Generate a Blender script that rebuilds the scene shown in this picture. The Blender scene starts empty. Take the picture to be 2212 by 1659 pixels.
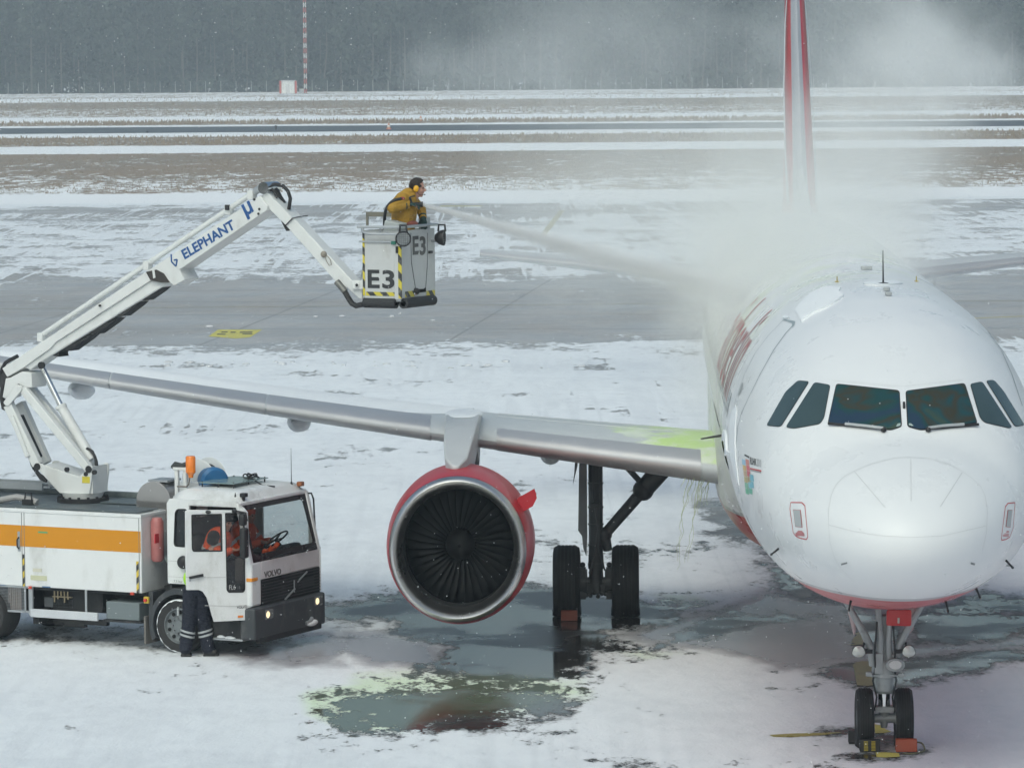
import bpy, bmesh, math, random
import numpy as np
from mathutils import Vector, Matrix
from mathutils.bvhtree import BVHTree
random.seed(7); rng = np.random.default_rng(11)
SC = bpy.context.scene; COL = SC.collection
R = math.radians
# ------------------------------------------------------------ camera
FOC, CH, PIT, ROL = 9096.8, 8.873, .07833, .00785     # focal length in units of a 2212-wide frame, height, pitch, roll
cd = bpy.data.cameras.new('camera'); cam = bpy.data.objects.new('camera', cd); COL.objects.link(cam)
cd.lens = 36 * FOC / 2212; cd.sensor_width = 36; cd.clip_start = .5; cd.clip_end = 6000
cam.matrix_world = Matrix.Translation((0, 0, CH)) @ Matrix.Rotation(math.pi / 2 - PIT, 4, 'X') @ Matrix.Rotation(-ROL, 4, 'Z')
SC.camera = cam
# ------------------------------------------------------------ sky, sun, exposure
W = bpy.data.worlds.new('World'); SC.world = W; W.use_nodes = True
wn = W.node_tree.nodes; wl = W.node_tree.links; wn.clear()
sky = wn.new('ShaderNodeTexSky'); sky.sky_type = 'NISHITA'; sky.sun_disc = False
sky.sun_elevation = R(50); sky.sun_rotation = R(200); sky.dust_density = 6; sky.air_density = 1.2; sky.ozone_density = 1.0
bg = wn.new('ShaderNodeBackground'); bg.inputs[1].default_value = .14
hs = wn.new('ShaderNodeHueSaturation'); hs.inputs['Saturation'].default_value = .9    # cloud veil takes the blue out
out = wn.new('ShaderNodeOutputWorld'); wl.new(sky.outputs[0], hs.inputs['Color']); wb = wn.new('ShaderNodeMix'); wb.data_type = 'RGBA'; wb.blend_type = 'MULTIPLY'; wb.inputs[0].default_value = 1; wb.inputs[7].default_value = (.87, 1, 1.01, 1)      # cool cloud light
wl.new(hs.outputs[0], wb.inputs[6]); wl.new(wb.outputs[2], bg.inputs[0]); wl.new(bg.outputs[0], out.inputs[0])
sl = bpy.data.lights.new('sun', 'SUN'); sl.energy = .5; sl.angle = R(60); sl.color = (.90, 1, 1)
so = bpy.data.objects.new('sun', sl); COL.objects.link(so)
# sun direction that agrees with the sky's rotation (behind the camera, a little to the left)
saz, sel = R(200), R(50)
sv = Vector((math.sin(saz) * math.cos(sel), math.cos(saz) * math.cos(sel), math.sin(sel)))
so.rotation_euler = sv.to_track_quat('Z', 'Y').to_euler(); so.location = sv * 60
SC.view_settings.view_transform = 'Standard'; SC.view_settings.look = 'None'; SC.view_settings.exposure = EXPO = -0.21
SC.view_settings.gamma = 1
cy = SC.cycles
cy.max_bounces = 6; cy.diffuse_bounces = 3; cy.glossy_bounces = 3; cy.transmission_bounces = 4; cy.transparent_max_bounces = 12
cy.volume_bounces = 2; cy.volume_step_rate = 1.0; cy.volume_max_steps = 128; cy.use_adaptive_sampling = True; cy.adaptive_threshold = .04
cy.use_denoising = True
# ------------------------------------------------------------ measuring: photo point -> ray -> plane
def ray(x, y):
    a = x - 1106; b = 829.5 - y
    u = a * math.cos(ROL) + b * math.sin(ROL); v = -a * math.sin(ROL) + b * math.cos(ROL)
    return Vector((u / FOC, math.cos(PIT) + v / FOC * math.sin(PIT), -math.sin(PIT) + v / FOC * math.cos(PIT)))
CO = Vector((0, 0, CH))
def proj(P):
    x, y, z = P[0], P[1], P[2] - CH
    d = y * math.cos(PIT) - z * math.sin(PIT); u = FOC * x / d; v = FOC * (y * math.sin(PIT) + z * math.cos(PIT)) / d
    return 1106 + u * math.cos(ROL) - v * math.sin(ROL), 829.5 - (u * math.sin(ROL) + v * math.cos(ROL))
def ground(x, y, z=0):
    d = ray(x, y); t = (z - CH) / d.z; return CO + d * t
def hit(x, y, P0, n):
    d = ray(x, y); return CO + d * ((P0 - CO).dot(n) / d.dot(n))
REG = {1: (0, 1450, 2.0109), 2: (0, 550, 1.8437), 3: (1100, 530, 3.318), 4: (0, 1150, 3.318), 5: (2250, 800, 2.0738), 6: (2250, 1500, 1.6925),
       7: (1200, 1350, 2.212), 8: (800, 560, 3.6875), 9: (1000, 1850, 1.3012), 10: (500, 1450, 4.424), 11: (550, 1550, 2.7647), 12: (2650, 1950, 3.318),
       13: (0, 1850, 4.424), 14: (1800, 1400, 2.6757), 15: (2300, 1100, 2.765), 16: (0, 0, 1.3012), 17: (1607, 0, 1.3012)}
def V(r, x, y):
    ox, oy, s = REG[r]; return (ox + x / s) / 1.495, (oy + y / s) / 1.495
# ------------------------------------------------------------ materials
MATS = {}
def nodes(name):
    m = bpy.data.materials.new(name); m.use_nodes = True; MATS[name] = m
    nt = m.node_tree; nt.nodes.clear(); o = nt.nodes.new('ShaderNodeOutputMaterial')
    return m, nt, o
def N(nt, typ, **kw):
    n = nt.nodes.new('ShaderNode' + typ)
    for k, v in kw.items():
        if k in ('operation', 'blend_type', 'data_type', 'attribute_name', 'noise_dimensions', 'feature', 'vector_type', 'interpolation_type', 'clamp'): setattr(n, k, v)
    return n
def math_(nt, op, a, b=None, c=None):
    n = nt.nodes.new('ShaderNodeMath'); n.operation = op
    for i, v in enumerate((a, b, c)):
        if v is None: continue
        if isinstance(v, (int, float)): n.inputs[i].default_value = v
        else: nt.links.new(v, n.inputs[i])
    return n.outputs[0]
def noise(nt, vec, scale, detail=4, rough=.55, dist=0):
    n = nt.nodes.new('ShaderNodeTexNoise'); n.inputs['Scale'].default_value = scale; n.inputs['Detail'].default_value = detail
    n.inputs['Roughness'].default_value = rough; n.inputs['Distortion'].default_value = dist
    if vec is not None: nt.links.new(vec, n.inputs['Vector'])
    return n.outputs['Fac']
def mapping(nt, vec, scale=(1, 1, 1), rot=(0, 0, 0), loc=(0, 0, 0)):
    n = nt.nodes.new('ShaderNodeMapping'); n.inputs['Scale'].default_value = scale; n.inputs['Rotation'].default_value = rot; n.inputs['Location'].default_value = loc
    nt.links.new(vec, n.inputs['Vector']); return n.outputs[0]
def ramp(nt, fac, a, b):      # smooth 0..1 between a and b
    n = nt.nodes.new('ShaderNodeMapRange'); n.interpolation_type = 'SMOOTHSTEP'; n.inputs[1].default_value = a; n.inputs[2].default_value = b
    nt.links.new(fac, n.inputs[0]); return n.outputs[0]
def mix(nt, fac, a, b):
    n = nt.nodes.new('ShaderNodeMix'); n.data_type = 'RGBA'
    for i, v in ((0, fac), (6, a), (7, b)):
        if isinstance(v, (int, float)): n.inputs[i].default_value = v
        elif isinstance(v, tuple): n.inputs[i].default_value = (*v, 1)
        else: nt.links.new(v, n.inputs[i])
    return n.outputs[2]
def geo(nt): return nt.nodes.new('ShaderNodeNewGeometry').outputs['Position']
def obc(nt): return nt.nodes.new('ShaderNodeTexCoord').outputs['Object']
def bump(nt, h, strength=.3, dist=.02):
    n = nt.nodes.new('ShaderNodeBump'); n.inputs['Strength'].default_value = strength; n.inputs['Distance'].default_value = dist
    nt.links.new(h, n.inputs['Height']); return n.outputs[0]
def M(name, col, rough=.5, metal=0., var=.12, vs=3., dirt=None, dirts=1.2, bmp=0., coat=0.):
    """paint / rubber / metal with uneven tone and, where DIRT is given, irregular grime"""
    if name in MATS: return MATS[name]
    m, nt, o = nodes(name); p = nt.nodes.new('ShaderNodeBsdfPrincipled'); nt.links.new(p.outputs[0], o.inputs[0])
    oc = obc(nt); n1 = noise(nt, oc, vs, 6, .6)
    c = mix(nt, n1, tuple(x * (1 - var) for x in col), tuple(min(1, x * (1 + var)) for x in col))
    r = math_(nt, 'ADD', math_(nt, 'MULTIPLY', n1, .25), rough - .12)
    if dirt is not None:
        d = ramp(nt, noise(nt, mapping(nt, oc, (1, 1, .5)), dirts, 8, .65), .5, .72)
        c = mix(nt, math_(nt, 'MULTIPLY', d, .55), c, dirt)
    nt.links.new(c, p.inputs['Base Color']); nt.links.new(r, p.inputs['Roughness']); p.inputs['Metallic'].default_value = metal
    if coat: p.inputs['Coat Weight'].default_value = coat; p.inputs['Coat Roughness'].default_value = .1
    if bmp: nt.links.new(bump(nt, noise(nt, oc, vs * 12, 5), bmp, .01), p.inputs['Normal'])
    return m
def emis(name, col, s):
    m, nt, o = nodes(name); e = nt.nodes.new('ShaderNodeEmission'); e.inputs[0].default_value = (*col, 1); e.inputs[1].default_value = s
    nt.links.new(e.outputs[0], o.inputs[0]); return m
def glass(name, tint=(.75, .8, .8), refl=.12):
    m, nt, o = nodes(name); t = nt.nodes.new('ShaderNodeBsdfTransparent'); t.inputs[0].default_value = (*tint, 1)
    g = nt.nodes.new('ShaderNodeBsdfGlossy'); g.inputs['Roughness'].default_value = .04
    f = nt.nodes.new('ShaderNodeLayerWeight'); f.inputs[0].default_value = .5
    mx = nt.nodes.new('ShaderNodeMixShader'); nt.links.new(math_(nt, 'ADD', math_(nt, 'MULTIPLY', math_(nt, 'POWER', f.outputs['Facing'], 4.), .5), refl), mx.inputs[0])
    nt.links.new(t.outputs[0], mx.inputs[1]); nt.links.new(g.outputs[0], mx.inputs[2]); nt.links.new(mx.outputs[0], o.inputs[0]); return m
def hazard(name, a, b, k, ax=(1, 0, 1)):
    m, nt, o = nodes(name); p = nt.nodes.new('ShaderNodeBsdfPrincipled'); nt.links.new(p.outputs[0], o.inputs[0])
    s = nt.nodes.new('ShaderNodeSeparateXYZ'); nt.links.new(obc(nt), s.inputs[0])
    t = math_(nt, 'ADD', math_(nt, 'MULTIPLY', s.outputs[0], ax[0] * k), math_(nt, 'ADD', math_(nt, 'MULTIPLY', s.outputs[1], ax[1] * k), math_(nt, 'MULTIPLY', s.outputs[2], ax[2] * k)))
    f = math_(nt, 'GREATER_THAN', math_(nt, 'FRACT', math_(nt, 'ADD', t, 50.)), .5)
    w = ramp(nt, noise(nt, obc(nt), 22, 6), .52, .68)
    nt.links.new(mix(nt, math_(nt, 'MULTIPLY', w, .35), mix(nt, f, a, b), (.35, .34, .32)), p.inputs['Base Color']); p.inputs['Roughness'].default_value = .45
    return m
# ------------------------------------------------------------ mesh builder
def tag(o, label=None, cat=None, group=None, kind=None):
    for k, v in (('label', label), ('category', cat), ('group', group), ('kind', kind)):
        if v: o[k] = v
    return o
def empty(name, loc=(0, 0, 0), rz=0, label=None, cat=None, group=None):
    o = bpy.data.objects.new(name, None); COL.objects.link(o); o.location = loc; o.rotation_euler.z = rz; o.empty_display_size = .2
    return tag(o, label, cat, group)
def frame(d):
    d = Vector(d).normalized(); a = Vector((0, 0, 1)) if abs(d.z) < .9 else Vector((1, 0, 0))
    u = d.cross(a).normalized(); return u, d.cross(u).normalized()
class MB:
    def __init__(s): s.v = []; s.f = []; s.m = []
    def add(s, vs, fs, m=0):
        o = len(s.v); s.v += [tuple(v) for v in vs]; s.f += [tuple(i + o for i in f) for f in fs]; s.m += [m] * len(fs); return s
    def box(s, a, b, m=0, rot=None, piv=None):
        vs = [Vector((x, y, z)) for x in (a[0], b[0]) for y in (a[1], b[1]) for z in (a[2], b[2])]
        if rot is not None:
            c = Vector(piv) if piv else (Vector(a) + Vector(b)) / 2; vs = [rot @ (v - c) + c for v in vs]
        return s.add(vs, [(0, 1, 3, 2), (4, 6, 7, 5), (0, 4, 5, 1), (2, 3, 7, 6), (0, 2, 6, 4), (1, 5, 7, 3)], m)
    def bar(s, p, q, w, h=None, up=(0, 0, 1), m=0):     # rectangular bar
        p, q = Vector(p), Vector(q); h = h or w; d = (q - p).normalized(); u = d.cross(Vector(up))
        if u.length < 1e-3: u = Vector((1, 0, 0))
        u.normalize(); v = u.cross(d)
        vs = [c + u * (i * w / 2) + v * (j * h / 2) for c in (p, q) for i, j in ((-1, -1), (1, -1), (1, 1), (-1, 1))]
        return s.add(vs, [(3, 2, 1, 0), (4, 5, 6, 7), (0, 1, 5, 4), (1, 2, 6, 5), (2, 3, 7, 6), (3, 0, 4, 7)], m)
    def cyl(s, p, q, r0, r1=None, n=20, m=0, caps=True):
        r1 = r0 if r1 is None else r1; p, q = Vector(p), Vector(q); u, v = frame(q - p)
        vs = [c + (u * math.cos(t) + v * math.sin(t)) * r for c, r in ((p, r0), (q, r1)) for t in [2 * math.pi * i / n for i in range(n)]]
        fs = [(i, (i + 1) % n, n + (i + 1) % n, n + i) for i in range(n)]
        if caps: fs += [tuple(range(n))[::-1], tuple(range(n, 2 * n))]
        return s.add(vs, fs, m)
    def tube(s, pts, r, n=10, m=0, closed=False):
        pts = [Vector(p) for p in pts]; rs = r if isinstance(r, (list, tuple)) else [r] * len(pts); vs = []; u0 = None
        for i, p in enumerate(pts):
            d = (pts[min(i + 1, len(pts) - 1)] - pts[max(i - 1, 0)]) if not closed else pts[(i + 1) % len(pts)] - pts[i - 1]
            d.normalize()
            if u0 is None: u0 = frame(d)[0]
            u = (u0 - d * u0.dot(d)).normalized(); u0 = u; v = d.cross(u)
            vs += [p + (u * math.cos(t) + v * math.sin(t)) * rs[i] for t in [2 * math.pi * k / n for k in range(n)]]
        k = len(pts); fs = [(i * n + j, i * n + (j + 1) % n, ((i + 1) % k) * n + (j + 1) % n, ((i + 1) % k) * n + j) for i in range(k if closed else k - 1) for j in range(n)]
        if not closed: fs += [tuple(range(n))[::-1], tuple(range((k - 1) * n, k * n))]
        return s.add(vs, fs, m)
    def lathe(s, prof, c, ax, n=40, m=0, closed=False, ms=None):      # prof: (r, h) along the axis
        c = Vector(c); a = Vector(ax).normalized(); u, v = frame(a); k = len(prof); o = len(s.v)
        for r, h in prof: s.v += [tuple(c + a * h + (u * math.cos(t) + v * math.sin(t)) * r) for t in [2 * math.pi * i / n for i in range(n)]]
        for i in range(k if closed else k - 1):
            j2 = (i + 1) % k
            for j in range(n):
                s.f.append((o + i * n + j, o + i * n + (j + 1) % n, o + j2 * n + (j + 1) % n, o + j2 * n + j)); s.m.append(ms[i] if ms else m)
        return s
    def ball(s, c, r, nu=16, nv=10, m=0, rot=None):
        r = (r, r, r) if isinstance(r, (int, float)) else r; c = Vector(c); vs = []
        for i in range(nv + 1):
            for j in range(nu):
                a, b = math.pi * i / nv, 2 * math.pi * j / nu; p = Vector((r[0] * math.sin(a) * math.cos(b), r[1] * math.sin(a) * math.sin(b), r[2] * math.cos(a)))
                vs.append(c + (rot @ p if rot is not None else p))
        return s.add(vs, [(i * nu + j, (i + 1) * nu + j, (i + 1) * nu + (j + 1) % nu, i * nu + (j + 1) % nu) for i in range(nv) for j in range(nu)], m)
    def build(s, name, mats, parent=None, smooth=35, bevel=0, fix=True):
        me = bpy.data.meshes.new(name); me.from_pydata(s.v, [], s.f)
        for m in (mats if isinstance(mats, (list, tuple)) else [mats]): me.materials.append(m)
        me.polygons.foreach_set('material_index', s.m)
        bm = bmesh.new(); bm.from_mesh(me); bmesh.ops.remove_doubles(bm, verts=bm.verts, dist=1e-5)
        if fix: bmesh.ops.recalc_face_normals(bm, faces=bm.faces)
        bm.to_mesh(me); bm.free()
        return link(name, me, parent, smooth, bevel)
def link(name, me, parent=None, smooth=35, bevel=0):
    o = bpy.data.objects.new(name, me); COL.objects.link(o)
    if parent is not None: o.parent = parent
    if smooth:
        me.polygons.foreach_set('use_smooth', [True] * len(me.polygons))
        try: me.set_sharp_from_angle(angle=R(smooth))
        except Exception: pass
    if bevel:
        b = o.modifiers.new('bevel', 'BEVEL'); b.width = bevel; b.segments = 2; b.limit_method = 'ANGLE'; b.angle_limit = R(40)
    return o
def plate(outer, holes, P, t, name, mat, parent, bevel=0, smooth=30):
    """flat panel with holes: 2-D loops, P(x, z) -> 3-D point, extruded by vector t"""
    bm = bmesh.new(); es = []
    for lp in [outer] + list(holes):
        vs = [bm.verts.new(P(*q)) for q in lp]
        es += [bm.edges.new((vs[i], vs[(i + 1) % len(vs)])) for i in range(len(vs))]
    bmesh.ops.triangle_fill(bm, edges=es, use_beauty=True)
    r = bmesh.ops.extrude_face_region(bm, geom=bm.faces[:])
    bmesh.ops.translate(bm, vec=Vector(t), verts=[g for g in r['geom'] if isinstance(g, bmesh.types.BMVert)])
    bmesh.ops.recalc_face_normals(bm, faces=bm.faces)
    bmesh.ops.dissolve_limit(bm, angle_limit=R(1), verts=bm.verts, edges=bm.edges)
    me = bpy.data.meshes.new(name); bm.to_mesh(me); bm.free(); me.materials.append(mat)
    return link(name, me, parent, smooth, bevel)
def rrect(x0, z0, x1, z1, r, n=5):
    o = []
    for cx, cz, a in ((x1 - r, z1 - r, 0), (x0 + r, z1 - r, 90), (x0 + r, z0 + r, 180), (x1 - r, z0 + r, 270)):
        o += [(cx + r * math.cos(R(a + 90 * i / n)), cz + r * math.sin(R(a + 90 * i / n))) for i in range(n + 1)]
    return o
def roundp(poly, r, n=4):      # round the corners of a 2-D polygon
    o = []; k = len(poly)
    for i in range(k):
        p0, p, p1 = (Vector(poly[(i + j) % k]) for j in (-1, 0, 1)); a, b = (p0 - p), (p1 - p); d = min(r, a.length * .45, b.length * .45)
        a, b = p + a.normalized() * d, p + b.normalized() * d
        for j in range(n + 1): t = j / n; q = a * (1 - t) ** 2 + p * 2 * t * (1 - t) + b * t * t; o.append((q.x, q.y))
    return o
def textmesh(body, size, bold=0., sx=1., ext=.002, shear=0., align='LEFT'):
    c = bpy.data.curves.new('lettering', 'FONT'); c.body = body; c.size = size; c.offset = bold; c.extrude = ext; c.resolution_u = 4; c.shear = shear; c.align_x = align
    o = bpy.data.objects.new('lettering', c); COL.objects.link(o); bpy.context.view_layer.update()
    me = bpy.data.meshes.new_from_object(o.evaluated_get(bpy.context.evaluated_depsgraph_get())); COL.objects.unlink(o); bpy.data.objects.remove(o)
    me.transform(Matrix.Diagonal((sx, 1, 1, 1))); return me
def text(name, body, size, mat, parent, o, xd, yd, **kw):
    me = textmesh(body, size, **kw); xd, yd = Vector(xd).normalized(), Vector(yd).normalized(); zd = xd.cross(yd)
    me.transform(Matrix.Translation(Vector(o)) @ Matrix((xd, yd, zd)).transposed().to_4x4()); me.materials.clear(); me.materials.append(mat)
    return link(name, me, parent, 0)
# ============================================================ THE SETTING: ground, apron, runway, wood
def yd(y): return ground(1106, y).y
def sheet(name, rows, cols, z, attrs, mat, ext):
    """a ground sheet whose columns fan out with distance; attrs(x, y, px, py) -> {name: Nx4}"""
    c = np.concatenate([[-ext / 60.], cols, [ext / 60.]]); Y, K = np.meshgrid(rows, c, indexing='ij'); X = K * np.maximum(Y, 40)
    X[:, 0] = -ext; X[:, -1] = ext
    nr, nc = X.shape; co = np.stack([X, Y, np.full_like(X, z)], -1).reshape(-1, 3)
    zz = co[:, 2] - CH; d = co[:, 1] * math.cos(PIT) - zz * math.sin(PIT)
    u = FOC * co[:, 0] / d; v = FOC * (co[:, 1] * math.sin(PIT) + zz * math.cos(PIT)) / d
    px = 1106 + u * math.cos(ROL) - v * math.sin(ROL); py = 829.5 - (u * math.sin(ROL) + v * math.cos(ROL))
    i = np.arange(nr * nc).reshape(nr, nc); q = np.stack([i[:-1, :-1], i[:-1, 1:], i[1:, 1:], i[1:, :-1]], -1).reshape(-1, 4)
    me = bpy.data.meshes.new(name); me.vertices.add(len(co)); me.vertices.foreach_set('co', co.ravel())
    me.loops.add(q.size); me.loops.foreach_set('vertex_index', q.ravel()); me.polygons.add(len(q)); me.polygons.foreach_set('loop_start', np.arange(len(q)) * 4)
    me.update(calc_edges=True); me.materials.append(mat)
    for k, a in attrs(co[:, 0], co[:, 1], px, py).items():
        at = me.color_attributes.new(k, 'FLOAT_COLOR', 'POINT'); at.data.foreach_set('color', a.astype(np.float32).ravel())
    return tag(link(name, me, None, 0), kind='structure')
def sdf(px, py, poly, ay=2.2):
    """signed distance (inside +) in photo units with depth stretched"""
    P = np.array(poly, float) * (1, ay); x, y = px, py * ay; d = np.full(len(x), 1e9); ins = np.zeros(len(x), bool)
    for i in range(len(P)):
        a, b = P[i], P[(i + 1) % len(P)]; e = b - a; t = np.clip(((x - a[0]) * e[0] + (y - a[1]) * e[1]) / (e @ e + 1e-9), 0, 1)
        d = np.minimum(d, np.hypot(x - a[0] - t * e[0], y - a[1] - t * e[1]))
        c = (a[1] > y) != (b[1] > y); xi = a[0] + (y - a[1]) / (e[1] if abs(e[1]) > 1e-9 else 1e-9) * e[0]; ins ^= c & (x < xi)
    return np.where(ins, d, -d)
def polyV(r, pts): return [V(r, *q) for q in pts]
WET_AND_SHADE = [(polyV(9, [(0, 175), (60, 135), (200, 118), (345, 98), (600, 62), (930, 42), (1030, 62), (1180, 98), (1390, 122), (1600, 132), (1640, 150), (1500, 170), (1560, 200), (1420, 235), (1240, 250), (1290, 290), (1440, 318), (1380, 338), (1200, 332), (1180, 372), (1090, 440), (900, 462), (740, 460), (500, 450), (230, 440), (420, 402), (556, 395), (566, 360), (602, 300), (500, 288), (352, 262), (312, 240), (332, 200), (250, 193), (262, 222), (180, 214), (100, 198), (0, 188)]), .8, 0),
       (polyV(9, [(40, 520), (180, 500), (300, 470), (600, 445), (800, 448), (1000, 470), (1030, 498), (1130, 520), (1120, 560), (1100, 590), (950, 622), (820, 602), (780, 640), (700, 668), (560, 665), (400, 655), (200, 630), (60, 580)]), .7, 1),
       (polyV(9, [(1250, 330), (1400, 320), (1480, 300), (1560, 240), (1640, 200), (1760, 172), (1960, 168), (2160, 180), (2060, 192), (1940, 208), (1800, 240), (1700, 280), (1610, 300), (1500, 310), (1400, 345)]), 1, 0),
       (polyV(6, [(1205, 822), (1400, 818), (1789, 815), (1900, 812), (1900, 900), (1789, 905), (1640, 950), (1480, 968), (1190, 972), (1150, 940), (1180, 880)]), 1, 0),
       (polyV(6, [(1300, 780), (1420, 735), (1560, 700), (1789, 730), (1950, 730), (1950, 815), (1789, 815), (1240, 818)]), .8, 0),
       (polyV(6, [(830, 800), (905, 830), (1060, 840), (1110, 860), (1140, 980), (1000, 975), (930, 985), (840, 980), (880, 900)]), 1, 0),
       (polyV(6, [(640, 1145), (720, 1105), (820, 1090), (1000, 1092), (1280, 1055), (1430, 1035), (1560, 1018), (1789, 1012), (1900, 1010), (1900, 1060), (1789, 1070), (1620, 1090), (1500, 1135), (1340, 1165), (1200, 1200), (1120, 1215), (1000, 1226), (870, 1205), (800, 1185), (700, 1160)]), 1, 0),
       (polyV(6, [(380, 440), (470, 560), (620, 660), (760, 760), (560, 745), (480, 695), (420, 640), (396, 560), (340, 540), (395, 530)]), .9, 0),
       (polyV(6, [(0, 200), (90, 190), (200, 200), (360, 410), (240, 415), (130, 400), (150, 385), (60, 380), (170, 340), (90, 300), (0, 240)]), .75, .5),
       (polyV(1, [(-200, 1175), (0, 1170), (250, 1150), (550, 1160), (900, 1185), (1000, 1290), (1400, 1320), (1800, 1290), (2080, 1240), (1900, 1310), (1500, 1345), (1000, 1330), (650, 1285), (350, 1285), (0, 1270), (-200, 1280)]), .62, 0),  # under the truck: dirty slush plus the truck's shade, both painted dark
       (polyV(1, [(1960, 1020), (2150, 1000), (2250, 990), (2250, 1090), (2100, 1095), (2000, 1060)]), .9, 0),
       (polyV(12, [(100, 1350), (240, 1330), (345, 1325), (345, 1375), (200, 1395), (60, 1400)]), .8, 0),
       (polyV(12, [(360, 1640), (520, 1600), (1000, 1580), (1140, 1575), (1000, 1610), (850, 1640), (560, 1645)]), .8, 0),
       (polyV(12, [(610, 1390), (800, 1400), (800, 1480), (700, 1500), (610, 1460)]), .8, 0)]
SLUSH = [polyV(9, [(1250, 260), (1560, 180), (1760, 150), (1900, 60), (2212, 100), (2500, 180), (2212, 380), (2000, 420), (1700, 345), (1540, 335)]),
         polyV(6, [(-60, 900), (200, 800), (430, 700), (830, 800), (1190, 975), (1600, 960), (1900, 900), (1900, 1020), (1400, 1040), (1000, 1085), (740, 1095), (640, 1160), (300, 1070), (60, 1040)]),
         polyV(9, [(120, 240), (330, 225), (560, 300), (550, 390), (240, 400), (100, 330)]), polyV(1, [(1300, 1330), (2100, 1180), (2350, 1240), (2250, 1400), (1600, 1420)])]
GREEN = [polyV(9, [(-150, 500), (200, 400), (700, 405), (1100, 430), (1400, 460), (1200, 520), (1000, 560), (900, 600), (600, 600), (400, 680), (0, 690), (-200, 600)]),
         polyV(9, [(1400, 60), (1700, 30), (1850, 50), (1740, 130), (1500, 135)]), polyV(6, [(-40, 640), (180, 620), (300, 650), (220, 720), (100, 760), (-40, 770)]),
         polyV(9, [(1300, 330), (1700, 325), (1740, 350), (1400, 360)]), polyV(9, [(-300, 10), (340, 0), (340, 60), (-200, 60)])]
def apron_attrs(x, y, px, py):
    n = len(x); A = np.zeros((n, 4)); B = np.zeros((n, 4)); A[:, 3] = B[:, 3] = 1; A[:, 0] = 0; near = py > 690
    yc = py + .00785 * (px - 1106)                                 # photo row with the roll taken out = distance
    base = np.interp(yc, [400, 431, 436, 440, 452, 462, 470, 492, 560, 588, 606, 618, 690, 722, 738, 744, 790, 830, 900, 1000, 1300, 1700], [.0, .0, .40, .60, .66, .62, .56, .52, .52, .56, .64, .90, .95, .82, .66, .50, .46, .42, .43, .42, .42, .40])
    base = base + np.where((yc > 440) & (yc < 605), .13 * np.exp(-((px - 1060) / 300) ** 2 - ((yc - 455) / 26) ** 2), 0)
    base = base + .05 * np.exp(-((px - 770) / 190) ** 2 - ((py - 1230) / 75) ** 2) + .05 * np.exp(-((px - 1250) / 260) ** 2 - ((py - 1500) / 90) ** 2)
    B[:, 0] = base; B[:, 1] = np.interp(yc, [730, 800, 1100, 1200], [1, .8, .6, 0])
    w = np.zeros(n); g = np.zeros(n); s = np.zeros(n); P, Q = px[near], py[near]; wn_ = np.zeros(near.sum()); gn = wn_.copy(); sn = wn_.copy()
    for poly, amt, gr in WET_AND_SHADE:
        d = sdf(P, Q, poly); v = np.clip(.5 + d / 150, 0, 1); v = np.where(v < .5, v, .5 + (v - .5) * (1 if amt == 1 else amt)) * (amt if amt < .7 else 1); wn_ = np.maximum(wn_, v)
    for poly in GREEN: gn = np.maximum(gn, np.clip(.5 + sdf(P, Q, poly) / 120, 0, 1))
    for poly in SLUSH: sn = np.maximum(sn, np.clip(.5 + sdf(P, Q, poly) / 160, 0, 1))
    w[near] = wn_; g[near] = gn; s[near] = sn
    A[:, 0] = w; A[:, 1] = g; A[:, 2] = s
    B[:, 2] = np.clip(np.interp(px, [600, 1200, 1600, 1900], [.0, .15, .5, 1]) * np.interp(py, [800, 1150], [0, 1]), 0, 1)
    return {'cov': A, 'base': B}
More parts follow.
